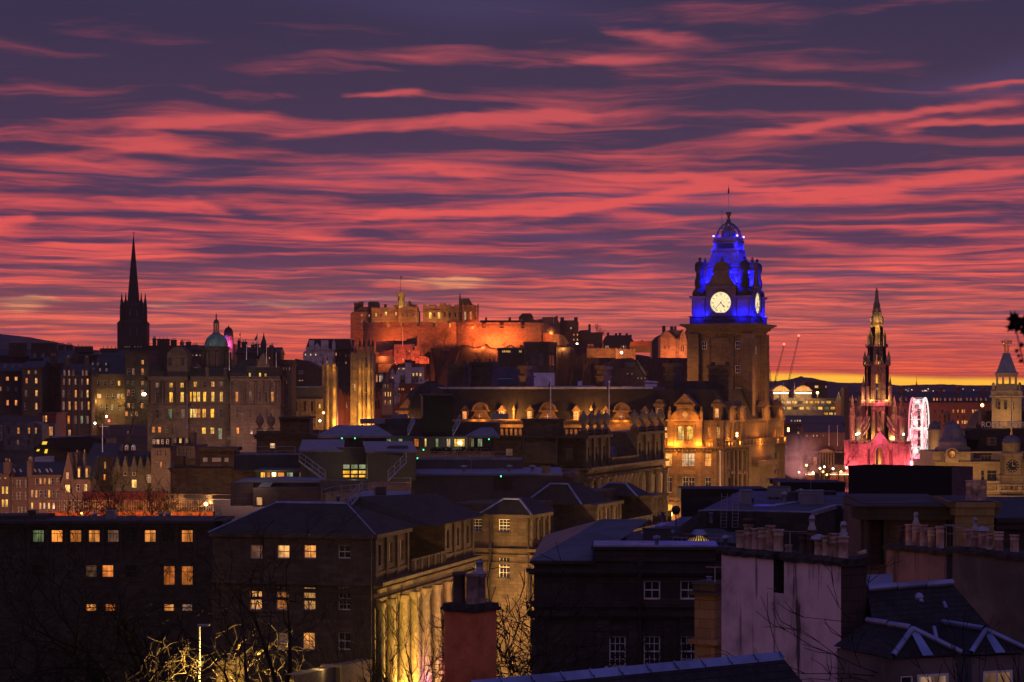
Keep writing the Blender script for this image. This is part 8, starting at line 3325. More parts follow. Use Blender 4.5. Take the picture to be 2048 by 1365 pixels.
 t,F=block('dark_office','long unlit flat roofed office with a row of small orange windows','office',-60,432,212,8,1044,1500,[(1073,26,24,[(76,'g'),(113.5,'w'),(151,'o'),(188,'o'),(226,'m'),(262,'d'),(300,'o'),(337,'d'),(374,'o')],'c'),(1143,26,24,[(76,'d'),(182,'m'),(215,'o'),(262,'d')],'s'),(1152,40,24,[(338,'o'),(374,'o')],'c'),(1216,16,22,[(182,'o'),(220,'o'),(338,'o'),(374,'m')],'s')],wall='black_stone',flat='felt_roof',cornice=.7,frame='dark_metal')
 m=MB()
 for x in range(57,400,37):
  slab(m,[(x-2.5,1120),(x+2.5,1120),(x+2.5,1050),(x-2.5,1050)],211.8,.3)
 m.build('pilaster','sooty_stone',t)
 m=MB()
 slab(m,[(-60,1046),(-60,1032),(88,1032),(92,1046)],214,5)
 m.build('plant_room','black_stone',t)
def build_dark_house():
 Y=118.0
 q=rect(1068,1452,Y,22,-3)
 t=thing('classical_house','black stone classical house with white sash windows below the yellow roof light','house',(q[0][0],q[0][1],12))
 F=Face(q[0],q[1])
 zw,zp=zz(1122,Y),zz(1093,Y)
 mb=MB()
 ws=W(F,[(1181,38,33,[(1304,'s'),(1377,'s')],'g'),(1304,62,33,[(1235,'s'),(1304,'s'),(1378,'s')],'G'),(1181,40,30,[(1150,'d')],'g'),(1304,60,30,[(1150,'d')],'g')])
 facade(mb,F,0,F.L,10,zw,[w for w in ws if F.u(1200)<w[0]],.25)
 place(t,F,[w for w in ws if F.u(1200)<w[0]],'white_paint',.22,mb)
 for px,py,h in((1240,1181,38),(1150,1181,40)):
  u=F.u(px)
  strip(mb,F,u-.4,u+.4,F.z(u,py+h/2),F.z(u,py-h/2),.06,-.004)
 for(py,h,o)in((1150,.18,.25),(1145,.2,.4),(1214,.3,.2),(1232,.25,.35),(1238,.2,.2)):
  z=F.z(F.u(1250),py)
  strip(mb,F,-o,F.L+o,z,z+h,o,-.004)
 ua,ub=F.u(1190),F.u(1432)
 strip(mb,F,ua,ub,zw,zp-.15,.15,3)
 strip(mb,F,ua-.2,ub+.2,zp-.15,zp,.3,3.2)
 strip(mb,F,-.2,ua,zw-.15,zw+.02,.3,.2)
 for px in(1076,1205,1270,1340,1412):
  u=F.u(px)
  strip(mb,F,u-.35,u+.35,10,F.z(F.u(1250),1240),.16,-.004)
 for i in(1,2,3):
  f=Face(q[i],q[(i+1)%4])
  facade(mb,f,0,f.L,10,zw,[])
 mb.build('wall','black_stone',t)
 e=Frame(F.xy(0),degrees_of(F))
 m=MB()
 m.mesh([e.pt(-.2,.2,zw+.03),e.pt(ua-.2,.2,zw+.03),e.pt(ua+3,-11,zw+1.6),e.pt(3.5,-11,zw+1.6),e.pt(-.2,-21,zw+.03)],[(0,1,2,3),(3,4,0)],False)
 m.build('roof','wet_slate',t)
 m=MB()
 e.box(m,ua,F.L+3,-20,-3.05,zw-.5,zp-.45)
 m.build('roof','felt_roof',t)
 m=MB()
 e.box(m,ua-.1,ub+.1,-3.4,.25,zp+.004,zp+.09)
 m.build('flashing','lead',t)
 for px in(1316,1455):
  p=G(px,1096,zp)
  m=MB()
  m.lathe((p.x,p.y+1),[(.1,zp),(.1,zp+.35),(.2,zp+.37),(.2,zp+.55),(.05,zp+.6)],8)
  m.build('vent_pipe','lead',t)
 c=P(1398,1095,127)
 t2=thing('roof_light','glowing yellow conical roof light with dark ribs and a lead cap','roof light',c)
 r0,r1,z0,z1=46/FPX*127,12.5/FPX*127,c.z-.1,zz(1069,127)
 m=MB()
 m.lathe((c.x,c.y),[(r0,z0),(r1,z1)],28,0,False)
 m.build('glazing','glow_roof_light',t2)
 m=MB()
 for i in range(28):
  a=2*pi*i/28
  m.tube((c.x+r0*cos(a),c.y+r0*sin(a),z0),(c.x+r1*cos(a),c.y+r1*sin(a),z1),.065,.05,4)
 m.lathe((c.x,c.y),[(r0+.12,z0-.4),(r0+.12,z0+.05)],28)
 m.build('rib','dark_metal',t2)
 m=MB()
 m.lathe((c.x,c.y),[(r1+.08,z1-.05),(r1+.08,z1+.1),(r1-.02,z1+.12),(r1-.02,zz(1062,127)),(r1-.1,zz(1060,127))],16)
 m.build('cap','lead',t2)
 m=MB()
 R=r0*1.45
 for i in range(20):
  a,b=2*pi*i/20,2*pi*(i+1)/20
  m.tube((c.x+R*cos(a),c.y+R*sin(a),z0+.75),(c.x+R*cos(b),c.y+R*sin(b),z0+.75),.02,.02,4)
  m.tube((c.x+R*cos(a),c.y+R*sin(a),z0-.1),(c.x+R*cos(a),c.y+R*sin(a),z0+.75),.015,.015,4)
 m.build('guard_rail','galvanised',t2)
def build_flat_roofs():
 t=thing('flat_roof_block','dark flat roofed block with lead edged decks and air plant','building',G(1560,1030,32))
 m=MB()
 def wall(pts,z0,z1,dep=3):
  for a,b in zip(pts,pts[1:]):
   A,B=G(*a,z1),G(*b,z1)
   m.poly([(A.x,A.y,z0),(B.x,B.y,z0),(B.x,B.y,z1),(A.x,A.y,z1)])
 wall([(1362,1052),(1400,1023),(1432,1022),(1622,1026),(1672,1012),(1720,1013)],26,32.4)
 wall([(1310,1053),(1446,1058),(1470,1090)],26,31.5)
 wall([(1362,1046),(1362,998),(1460,992)],28,32.5)
 m.build('wall','black_stone',t)
 deck(t,[(1400,1022),(1432,1021),(1622,1025),(1672,1011),(1720,1012),(1780,1000),(1760,985),(1480,982)],32.42,'grey_membrane',.5,[(1400,1022),(1432,1021),(1622,1025),(1672,1011),(1730,1013)])
 deck(t,[(1325,1052),(1392,1053),(1400,1034),(1362,1034)],31.4,'pale_membrane',.3)
 deck(t,[(1280,1066),(1322,1045),(1338,1046),(1300,1068)],31.4,'lead',.3)
 deck(t,[(1310,1075),(1312,1053),(1446,1058),(1500,1090),(1440,1085)],31.52,'felt_roof',2)
 m=MB()
 for pts in([(1505,1013),(1548,1013),(1610,1002),(1625,1000),(1600,1000),(1545,1009),(1510,1009)],):
  q=[G(x,y,32.45)for x,y in pts]
  q.reverse()
  m.poly(q)if True else None
 m.build('flashing','lead',t)
 for px,py in((1505,997),(1325,1028),(1422,1030)):
  p=G(px,py+16,32.2)
  m=MB()
  m.lathe((p.x,p.y),[(.09,p.z),(.09,p.z+.5),(.14,p.z+.52),(.14,p.z+.6)],8)
  m.build('vent_pipe','lead',t)
 p=G(1352,1052,31.5)
 t2=thing('satellite_dish','dark round satellite dish on a short post before the lit doorway','satellite dish',p)
 m=MB()
 m.tube(p,p+Vector((0,0,.75)),.04,.04)
 m.build('post','dark_metal',t2)
 m=MB()
 c=p+Vector((0,0,.98))
 k=[(.02,0),(.14,.02),(.24,.06),(.29,.1)]
 vs,fs=[],[]
 for r,dy in k:
  for i in range(20):
   a=2*pi*i/20
   vs.append((c.x+r*cos(a),c.y+dy,c.z+r*sin(a)))
 for j in range(3):
  for i in range(20):
   fs.append((j*20+i,j*20+(i+1)%20,(j+1)*20+(i+1)%20,(j+1)*20+i))
 m.mesh(vs,fs,True)
 m.poly([vs[i]for i in range(20)])
 m.build('dish','dark_metal',t2)
 t2=thing('roof_ladder','pair of steel access ladders standing on the flat roof','ladder',P(1460,1055,140))
 for x0 in(1447,1470):
  m=MB()
  a,b=P(x0,1055,140),P(x0+2,987,140)
  o=Vector((.0,.0,0))
  for dy in(-.18,.18):
   m.tube(a+Vector((dy,0,0)),b+Vector((dy,0,0)),.022,.022,4)
  for i in range(10):
   p=a.lerp(b,i/10)
   m.tube(p+Vector((-.18,0,0)),p+Vector((.18,0,0)),.014,.014,4)
  m.build('rail','galvanised',t2)
 t2=thing('air_unit','pale blue grey boxed air unit on dark feet','air unit',P(1558,1000,158))
 q=quad_at(1575,158,(.3,.95),left_px=1534,far_px=1582)
 m=MB()
 m.prism(q,zz(995,158),zz(976,158),True,True)
 m.build('casing','plant_unit',t2)
 m=MB()
 m.prism([(x+.02,y-.03)for x,y in q],zz(976,158)+.004,zz(974,158),True,True)
 m.build('lid','harling_grey',t2)
 m=MB()
 for i in range(3):
  m.box(q[0][0]+.1+i*.5,q[0][0]+.25+i*.5,158,159,zz(1000,158),zz(995,158))
 m.build('foot','dark_metal',t2)
 t2=thing('plant_house','long black plant housing on the roof behind the pale air unit','plant room',P(1560,1000,172))
 m=MB()
 pwall(m,1362,1535,978,1000,176,5)
 pwall(m,1560,1690,965,1000,173,5)
 pwall(m,1540,1580,960,968,180,3)
 slab(m,[(1590,966),(1590,959),(1600,959),(1600,966)],178,1)
 m.build('wall','black_screen',t2)
 m=MB()
 for x,w in((1597,8),(1612,12),(1660,26)):
  slab(m,[(x-w/2,996),(x+w/2,996),(x+w/2,983),(x-w/2,983)],164,1)
 m.build('plant_box','dark_metal',t2)
 q=quad_at(1903,150,(.59,.81),left_px=1697,far_px=1945)
 t2=thing('roof_screen','huge matt black screen box standing on a rooftop below the red monument','screen',(q[1][0],q[1][1],zz(1000,150)))
 m=MB()
 z0,z1=zz(996,150),zz(936,150)
 m.prism(q,z0,z1,False)
 qi=[(p[0]+(sum(v[0]for v in q)/4-p[0])*.04,p[1]+(sum(v[1]for v in q)/4-p[1])*.04)for p in q]
 m.prism(list(reversed(qi)),z0,z1,False)
 k=4
 for i in range(4):
  m.poly([(q[i][0],q[i][1],z1),(q[(i+1)%4][0],q[(i+1)%4][1],z1),(qi[(i+1)%4][0],qi[(i+1)%4][1],z1),(qi[i][0],qi[i][1],z1)])
 m.poly([(p[0],p[1],z0+.2)for p in q])
 m.build('panel','black_screen',t2)
 F=Face(q[1],q[2])
 m=MB()
 for i in range(14):
  z=z0+(z1-z0)*(i+.1)/14
  strip(m,F,.02,F.L-.02,z,z+(z1-z0)/14*.8,.05,-.004)
 m.build('louvre','copper_grey',t2)
 m=MB()
 for px in(1705,1780,1870,1900):
  a=P(px,1008,151)
  m.tube(a,P(px,996,151.5),.07,.07,5)
  m.tube(a,P(px+12,996,152),.05,.05,5)
 m.build('bracket','galvanised',t2)
 Y=100.0
 t,F=block('cornice_block','brown stone block with a heavy dark cornice under the black screen','building',1722,1908,Y,10,1012,1200,[],wall='pink_stone',cornice=.0,flat='felt_roof',yaw=-4)
 m=MB()
 slab(m,[(1716,1040),(1716,1015),(1912,1015),(1912,1040)],Y-1.2,2)
 slab(m,[(1708,1015),(1708,1011.5),(1918,1011.5),(1918,1015)],Y-1.4,3)
 for x in(1735,1770,1900):
  slab(m,[(x-2,1130),(x+2,1130),(x+2,1040),(x-2,1040)],Y-.9,1)
 m.build('cornice','sooty_stone',t)
 t,F=block('cornice_block','narrow amber lit stone pier beside the dark cornice, carrying four pale pots','building',1910,1988,98,6,1008,1200,[],wall='sandstone',cornice=.3,flat='felt_roof',yaw=-4)
 for i,x in enumerate((1957,1968,1977,1986)):
  m=MB()
  b=P(x,1008,97)
  pot_mesh(m,(b.x,99),b.z,.95,.16,i%2)
  m.build('chimney_pot','pink_pot',t)
 light(t,P(1935,1080,94),70,(1,.6,.25),.4)
 t,F=block('slate_roof_house','dark slate roof slope at the right edge below the clock turret','house',1990,2120,112,10,1040,1200,[],wall='sooty_stone',ridge=1003,over=.2)
 t=thing('lead_flat','small pale lead flat between the white chimney and the pinkish stack','roof',P(1752,1180,72))
 deck(t,[(1722,1172),(1785,1168),(1785,1148),(1722,1150)],34.2,'pale_membrane',.5)
def near_stack(name,label,pa,Ya,pb,Yb,thick,ytop,wallmat,pots,zlow=24,gap=None,cope_h=.17,side=None,parent=None,sidemat=None):
 A,B=P(pa,0,Ya),P(pb,0,Yb)
 F=Face((A.x,A.y),(B.x,B.y))
 t=parent or thing(name,label,'chimney',(A.x,A.y,zlow))
 z1=zz(ytop,Ya)
 e=Frame(F.a,degrees_of(F))
 spans=[(0,F.L)]
 if gap:
  g0,g1,gy=F.u(gap[0]),F.u(gap[1]),gap[2]
  spans=[(0,g0),(g1,F.L)]
 m=MB()
 m.poly([e.pt(0,0,zlow),e.pt(F.L,0,zlow),e.pt(F.L,0,z1),e.pt(0,0,z1)])if not gap else None
 if gap:
  zg=F.z(g0,gy)
  for a,b in spans:
   m.poly([e.pt(a,0,zlow),e.pt(b,0,zlow),e.pt(b,0,z1),e.pt(a,0,z1)])
  m.poly([e.pt(g0,-.06,zlow),e.pt(g1,-.06,zlow),e.pt(g1,-.06,zg),e.pt(g0,-.06,zg)])
  m.poly([e.pt(g0,0,zlow),e.pt(g0,-.06,zlow),e.pt(g0,-.06,zg),e.pt(g0,0,zg)])
  m.poly([e.pt(g1,-.06,zlow),e.pt(g1,0,zlow),e.pt(g1,0,zg),e.pt(g1,-.06,zg)])
 m.build('front_face',wallmat,t)
 m=MB()
 for a,b in spans:
  m.poly([e.pt(b,0,zlow),e.pt(b,-thick,zlow),e.pt(b,-thick,z1),e.pt(b,0,z1)])
  m.poly([e.pt(a,-thick,zlow),e.pt(a,0,zlow),e.pt(a,0,z1),e.pt(a,-thick,z1)])
  m.poly([e.pt(b,-thick,zlow),e.pt(a,-thick,zlow),e.pt(a,-thick,z1),e.pt(b,-thick,z1)])
 if gap:
  m.poly([e.pt(g0,-.06,zg),e.pt(g1,-.06,zg),e.pt(g1,-thick,zg),e.pt(g0,-thick,zg)])
  m.poly([e.pt(g0,-thick*.8,zg),e.pt(g1,-thick*.8,zg),e.pt(g1,-thick*.8,z1),e.pt(g0,-thick*.8,z1)])
 m.build('side_face',sidemat or 'sooty_stone',t)  # sides, back and gap are darker than the front face
 m=MB()
 rng=random.Random(int(pa))
 for a,b in spans:
  n=max(4,int((b-a)/.18))
  rows=[]
  for(v,dz)in((.10,-.02),(.11,.10),(.0,.2),(-thick*.5,cope_h),(-thick,.2),(-thick-.11,.10),(-thick-.1,-.02)):
   rows.append([e.pt(a-.1+(b-a+.2)*i/n,v+rng.uniform(-.02,.02),z1+dz+rng.uniform(-.025,.025))for i in range(n+1)])
  vs=[p for r in rows for p in r]
  k=n+1
  m.mesh(vs,[(j*k+i,j*k+i+1,(j+1)*k+i+1,(j+1)*k+i)for j in range(6)for i in range(n)],False)
  m.poly([r[-1]for r in rows])
  m.poly([r[0]for r in reversed(rows)])
 m.build('cope','mossy_cope',t)
 Fm=Face(e.xy(0,-thick/2),e.xy(F.L,-thick/2))
 for(px,yt,wpx,mat,kind,cap)in pots:
  u=Fm.u(px)
  Yp=Fm.Y(u)
  c=Fm.xy(u)
  zb=z1+cope_h-.08
  h=Fm.z(u,yt)-zb
  r=wpx/2/FPX*Yp
  m=MB()
  pot_mesh(m,c,zb,max(h,.2),r*.95,kind)
  o=m.build('chimney_pot',mat,t)
  if cap:
   zt=zb+h
   m=MB()
   if cap=='cowl':
    m.lathe(c,[(r*.75,zt-.02),(r*.75,zt+.1),(r*.5,zt+.12),(r*.5,zt+.3),(r*.62,zt+.31),(r*.62,zt+.34),(r*.5,zt+.35),(r*.5,zt+.4),(r*.1,zt+.42)],10)
   elif cap=='hat':
    m.lathe(c,[(r*1.7,zt+.02),(r*1.55,zt+.1),(r*.3,zt+.16)],12)
    for i in range(4):
     a=i*pi/2
     m.tube((c[0]+r*cos(a),c[1]+r*sin(a),zt-.02),(c[0]+r*1.2*cos(a),c[1]+r*1.2*sin(a),zt+.04),.012,.012,4)
   else:
    for i in range(12):
     a=2*pi*i/12
     m.tube((c[0]+r*cos(a),c[1]+r*sin(a),zt),(c[0]+r*1.5*cos(a),c[1]+r*1.5*sin(a),zt+.14),.018,.018,4)
    m.lathe(c,[(r*1.2,zt+.12),(r*1.0,zt+.17)],12)
   m.build('cowl','galvanised' if cap!='crown' else 'dark_pot',o)
 return t,F,e,z1
def slates(t,quad,mat='slate',name='roof'):
 m=MB()
 m.poly(quad)
 return m.build(name,mat,t)
def strip3(m,a,b,w=.12):
 a,b=Vector(a),Vector(b)
 n=max(1,int((b-a).length/1.1))
 for i in range(n):
  p,q=a.lerp(b,i/n),a.lerp(b,(i+.97)/n)
  m.tube(p+Vector((0,0,.03)),q+Vector((0,0,.05)),w,w,6)
def build_foreground():
 B,K,D='buff_pot','pink_pot','dark_pot'
 t,F,e,z1=near_stack('slate_house','pale lilac harled gable carrying two rows of chimney pots',1443,66,1682,61.6,.95,1108,'harling_lilac',[(1480,1062,18,B,0,None),(1497,1049,19,'buff_pot',1,'crown'),(1511,1057,18,K,0,None),(1524,1056,18,B,1,None),(1541,1051,21,'buff_pot',0,None),(1557,1059,22,B,0,None),(1577,1090,16,K,0,None),(1607,1067,19,D,0,None),(1624,1060,21,D,1,'cowl'),(1637,1080,19,B,0,'hat'),(1653,1072,19,B,0,None),(1668,1067,21,B,1,None),(1687,1073,22,K,0,'cowl')],24,(1547,1568,1186))
 t['category']='house'
 m=MB()
 p=Vector(e.pt(F.L-.1,-.5,z1+.3))
 m.tube(p+Vector((.15,-.2,.0)),p+Vector((.34,-.3,.08)),.065,.065,10,True)
 m.build('chimney_pot','buff_pot',t)
 m=MB()
 g=Vector(e.pt(F.u(1555),.05,F.z(F.u(1555),1178)))
 m.tube(g,g+Vector((-.3,-.25,.03)),.012,.012,4)
 m.build('bracket','galvanised',t)
 R0,R1=Vector((9.96,62.5,34.45)),Vector((12.75,64.35,34.45))
 dn=Vector((.55,-.835,-.80))
 slates(t,[R0+dn*4.6-Vector((2.67,1.76,0)),R1+dn*4.6+Vector((.2,.1,0)),R1,R0])
 bk=Vector((-.55,.835,-.80))
 slates(t,[R1+bk*3.5,R0+bk*3.5,R0,R1])
 m=MB()
 strip3(m,R0,R1,.11)
 m.build('ridge_flashing','lead',t)
 rr=(R1-R0).normalized()
 def dormer2(pa,Ya,ya,pb,Yb,half,hip,drop,wins):
  a,b=P(pa,ya,Ya),P(pb,ya,Yb)
  b.z=a.z
  d=(b-a).normalized()
  s=Vector((-d.y,d.x,0))
  tip=b+d*hip
  m=MB()
  l0,r0=a+s*half-Vector((0,0,drop)),a-s*half-Vector((0,0,drop))
  l1,r1=tip+s*half-Vector((0,0,drop)),tip-s*half-Vector((0,0,drop))
  m.mesh([a,b,l0,r0,l1,r1],[(0,2,4,1),(1,5,3,0),(1,4,5)],False)
  o=m.build('dormer','slate',t)
  m=MB()
  strip3(m,a,b,.09)
  strip3(m,b,l1,.08)
  strip3(m,b,r1,.08)
  q0=b-Vector((0,0,.02))
  m.build('flashing','lead',o)
  m=MB()
  n=(l1-b).cross(r1-b).normalized()
  n=n if n.z>0 else-n
  c0=b.lerp((l1+r1)/2,.1)+n*.03
  c1=b.lerp((l1+r1)/2,.98)+n*.03
  w=(r1-l1).normalized()*.16
  m.poly([c1-w,c1+w,c0+w*.7,c0-w*.7]if True else None)
  m.build('lead_panel','lead',o)
  m=MB()
  i=.12
  za,zb=tip.z-drop-.05,tip.z-drop-2.2
  fl,fr=l1-d*i-s*i,r1-d*i+s*i
  bl,brr=l0-s*i,r0+s*i
  Fq=Face((fr.x,fr.y),(fl.x,fl.y))if False else None
  A_,B_=(fl,fr)
  f=Face((A_.x,A_.y),(B_.x,B_.y))
  if f.n[0]*d.x+f.n[1]*d.y<0:
   f=Face((B_.x,B_.y),(A_.x,A_.y))
  ws=[(f.L*u,zb+(za-zb)*.52,w_,h_,st,g_)for(u,w_,h_,st,g_)in wins]
  facade(m,f,0,f.L,zb,za,ws,.08)
  place(o,f,ws,'white_paint',.06)
  for(p,q)in((fl,bl),(brr,fr)):
   m.poly([(p.x,p.y,zb),(q.x,q.y,zb),(q.x,q.y,za),(p.x,p.y,za)])
  m.build('dormer_wall','harling_grey',o)
 dormer2(1735,59.7,1243,1825,57.6,1.05,.75,.62,[(.2,.36,1.2,'s','s'),(.62,.95,1.25,'g','m')])
 dormer2(1886,62.6,1247,1972,60.6,.95,.7,.55,[(.5,.95,1.25,'c','m')])
 m=MB()
 for(px,py,Yv)in((1838,1195,61.5),):
  c=P(px,py,Yv)
  m.sphere(c,.13,8,6)
  m.tube(c,c+Vector((.06,-.15,-.12)),.06,.06,8,True)
 m.build('roof_vent','lead',t)
 m=MB()
 a,b=P(1888,1205,62),P(1893,1218,61.6)
 m.tube(a,b,.05,.05,5)
 m.build('pipe','lead',t)
 m=MB()
 a,b=P(1868,1255,60.5),P(1873,1278,60)
 m.tube(a,b,.06,.06,5)
 m.build('pipe','lead',t)
 near_stack('chimney_stack','pinkish harled chimney stack with six pots and a ribbed cowl',1772,80,1893,77,.7,1098,'harling_pink',[(1801,1052,16,D,0,None),(1818,1049,16,K,0,None),(1832,1048,17,K,1,'cowl'),(1847,1050,17,K,0,None),(1862,1056,15,B,1,None),(1880,1053,18,K,0,None)],26)
 near_stack('chimney_stack','grey weathered chimney stack at the right edge with six pots',1905,73,2075,68.5,.9,1104,'harling_grey',[(1935,1060,16,K,0,None),(1950,1060,16,K,1,'cowl'),(1965,1063,17,K,0,'hat'),(1980,1068,16,B,0,None),(1998,1064,20,K,1,None),(2029,1070,20,B,0,None)],24)
 c=P(1421,1200,85)
 t2=thing('chimney_stack','amber lit ashlar chimney with a dark moulded cap beside the white gable','chimney',(c.x,c.y,24))
 f=Frame((c.x,c.y+.6),-30)
 m=MB()
 h=.42
 f.box(m,-h,h,-h,h,24,zz(1290,85))
 f.box(m,-h-.2,h+.2,-h-.2,h+.2,zz(1290,85),zz(1280,85))
 f.box(m,-h,h,-h,h,zz(1280,85),zz(1192,85))
 m.build('shaft','sandstone',t2)
 m=MB()
 f.box(m,-h-.22,h+.22,-h-.22,h+.22,zz(1192,85),zz(1186,85))
 f.box(m,-h-.05,h+.05,-h-.05,h+.05,zz(1186,85),zz(1170,85))
 f.box(m,-h-.12,h+.12,-h-.12,h+.12,zz(1170,85),zz(1164,85),.8)
 m.build('cap','sooty_stone',t2)
 m=MB()
 f.lathe(m,0,0,[(.1,zz(1164,85)),(.09,zz(1158,85)),(.14,zz(1156,85))],8)
 m.build('vent_pipe','lead',t2)
 light(t2,P(1405,1330,78),260,(1,.42,.1),.4)
 c=P(942,1230,44)
 f=Frame((c.x-.02,c.y+.52),49)
 t2=thing('chimney_stack','orange rendered chimney with a slate cope and three dark pots','chimney',(c.x,c.y,30))
 z1=zz(1226,44)
 m=MB()
 f.box(m,-.37,.37,-.37,.37,30,z1)
 m.build('shaft','orange_render',t2)
 m=MB()
 f.box(m,-.43,.43,-.43,.43,z1,z1+.07)
 f.box(m,-.41,.41,-.41,.41,z1+.07,z1+.15,.96)
 m.build('cope','mossy_cope',t2)
 for(u,v,r,h,mat,cap)in((-.14,-.18,.125,.62,'dark_pot',0),(-.1,.14,.125,.6,'pot_grey',0),(.16,.1,.125,.58,'pot_grey',1)):
  m=MB()
  cc=f.xy(u,v)
  zb=z1+.14
  m.lathe(cc,[(r*1.06,zb),(r,zb+.03),(r*.93,zb+h*.88),(r*1.12,zb+h*.9),(r*1.12,zb+h),(r*.8,zb+h),(r*.8,zb+h*.7)],16)
  o=m.build('chimney_pot',mat,t2)
  if cap:
   m=MB()
   m.lathe(cc,[(r*1.25,zb+h+.01),(r*1.2,zb+h+.04),(r*.55,zb+h+.06),(r*.55,zb+h+.22),(r*.7,zb+h+.23),(r*.7,zb+h+.26),(r*.1,zb+h+.27)],14)
   m.build('cowl','galvanised',o)
 a,b=P(940,1367,39.6),P(1560,1310,44)
 b.z=a.z
 a,b=P(940,785+(EYE-a.z)*FPX/39.6,39.6),b
 t2=thing('slate_house','near slate roof with a segmented pale blue ridge','house',((a.x+b.x)/2,42,30))
 n=Vector((b.y-a.y,-(b.x-a.x),0)).normalized()
 dn=n+Vector((0,0,-.75))
 slates(t2,[a+dn*3,b+dn*3,b,a],'slate')
 dn2=-n+Vector((0,0,-.75))
 slates(t2,[b+dn2*3,a+dn2*3,a,b],'slate')
 m=MB()
 m.poly([b+dn*3+Vector((0,0,-.1)),b+dn2*3+Vector((0,0,-.1)),b+Vector((0,0,-.1))])
 m.build('gable','sooty_stone',t2)
 m=MB()
 d=(b-a).normalized()
 L=(b-a).length
 k=11
 for i in range(k):
  p,q=a+d*(L*(i+.02)/k),a+d*(L*(i+.98)/k)
  up=Vector((0,0,.05))
  w0,w1=dn.normalized()*.16,dn2 .normalized()*.16
  m.mesh([p+w0,q+w0,q+up,p+up,p+w1,q+w1],[(0,1,2,3),(3,2,5,4)],False)
  m.tube(q+up+w0,q+up*1.2,.02,.02,4)
 m.build('ridge_flashing','lead',t2)
 m=MB()
 for px,py in((1330,1352),(1213,1350)):
  p=G(px,py,34.35)
  m.lathe((p.x,p.y),[(.03,34.3),(.03,34.45),(.07,34.46),(.02,34.52)],8)
 m.build('roof_vent','lead',t2)
def aerial(t,p,h,yaw=0.0,bars=5):
 """television aerial on a mast"""
 m=MB()
 p=Vector(p)
 q=p+Vector((0,0,h))
 m.tube(p,q,.018,.014,5)
 d=Vector((cos(yaw),sin(yaw),0))
 s=Vector((-d.y,d.x,0))
 m.tube(q-d*.35,q+d*.5,.01,.01,4)
 for i in range(bars):
  c=q-d*.3+d*(.8*i/(bars-1))
  m.tube(c-s*.16,c+s*.16,.007,.007,3)
 m.build('aerial','galvanised',t)
def roof_clutter():
 rng=random.Random(12)
 def find(lab):
  return next(o for o in bpy.data.objects if o.get('label','').startswith(lab))
 def flat(lab,z,px0,px1,py0,py1,n):
  t=find(lab)
  for i in range(n):
   p=G(rng.uniform(px0,px1),rng.uniform(py0,py1),z)
   m=MB()
   k=rng.random()
   s=p.y/200
   if k<.35:
    m.lathe((p.x,p.y),[(.16*s,z),(.16*s,z+.5),(.3*s,z+.55),(.3*s,z+.7),(.05,z+.8)],8)
    m.build('vent_pipe','galvanised',t)
   elif k<.7:
    w,d,h=rng.uniform(.6,1.6),rng.uniform(.5,1.1),rng.uniform(.35,.9)
    m.box(p.x-w/2,p.x+w/2,p.y,p.y+d,z,z+h)
    m.box(p.x-w/2-.06,p.x+w/2+.06,p.y-.06,p.y+d+.06,z+h+.003,z+h+.07)
    m.build('roof_hatch',rng.choice(['plant_unit','grey_membrane','dark_metal']),t)
   else:
    aerial(t,p,rng.uniform(1.2,2.2),rng.uniform(0,3))
 flat('dark flat roofed block',32.42,1480,1700,990,1010,9)
 flat('long low dark plant house',30.95,850,1100,944,947,5)
 flat('black stone classical house',31.35,1210,1430,1082,1090,5)
 flat('long unlit flat roofed office',27.7,20,400,1039,1042,6)
 flat('pale lilac flat roof',29.75,735,815,984,992,3)
 for lab,px,Y,y0,y1 in(('dark corner block',742,189.2,1075,1360),('dark corner block',655,196,1075,1360),('long street terrace',1056,229,1035,1240),('long street terrace',980,229,1035,1240),('black stone classical',1280,117.6,1130,1360),('old stone office block',1045,331,880,975)):
  t=find(lab)
  m=MB()
  a,b=P(px,y0,Y-.25),P(px,y1,Y-.25)
  m.tube(a,b,.07,.07,6)
  m.obox((a.x,a.y),(1,0),.3,.26,a.z-.05,a.z+.2)
  for i in range(5):
   c=a.lerp(b,(i+.5)/5)
   m.obox((c.x,c.y),(1,0),.22,.18,c.z,c.z+.06)
  m.build('downpipe','dark_metal',t)
 for lab,px,py,Y,h in(('grey weathered chimney',1908,1104,74,.9),('grey weathered chimney',1915,1104,74,.6),('pinkish harled chimney',1893,1095,78,.75),('amber lit ashlar',1430,1166,85,.6),('pale lilac harled',1580,1112,64,.7)):
  aerial(find(lab),P(px,py,Y),h,rng.uniform(-.4,.4))
 t=find('grey weathered chimney')
 m=MB()
 a,b=P(1893,1050,78),P(1990,1052,73)
 for i in range(10):
  f0,f1=i/10,(i+1)/10
  m.tube(a.lerp(b,f0)-Vector((0,0,.12*sin(pi*f0))),a.lerp(b,f1)-Vector((0,0,.12*sin(pi*f1))),.008,.008,3)
 m.build('cable','galvanised',t)
def streaked(name,c,dark,amt=.6):
 m,N,out=new_mat(name)
 uv=N.node('ShaderNodeUVMap').outputs[0]
 geo=N.node('ShaderNodeNewGeometry')
 ux,uy,_=N.sep(uv)
 s=N.noise(N.xyz(N.m('MULTIPLY',ux,3.2),N.m('MULTIPLY',uy,.22),0.0),1.0,4,.6)
 b=N.noise(geo.outputs['Position'],.8,5,.6)
 f=N.noise(geo.outputs['Position'],9.0,4,.65)
 d=N.m('MULTIPLY',N.m('ADD',N.m('MULTIPLY',N.smooth(s,.54,.70),.9),N.m('MULTIPLY',N.smooth(b,.42,.7),.5)),amt,clamp=True)
 col=N.mix(N.m('MULTIPLY',f,.22),c,tuple(x*.7 for x in c[:3])+(1,))
 principled(N,out,N.mix(d,col,dark),.92,0,.2,bump(N,f,.35,.02))
mat_plain('wet_slate',(.05,.055,.075,1),.5,0,.5,.4,.5,.2)
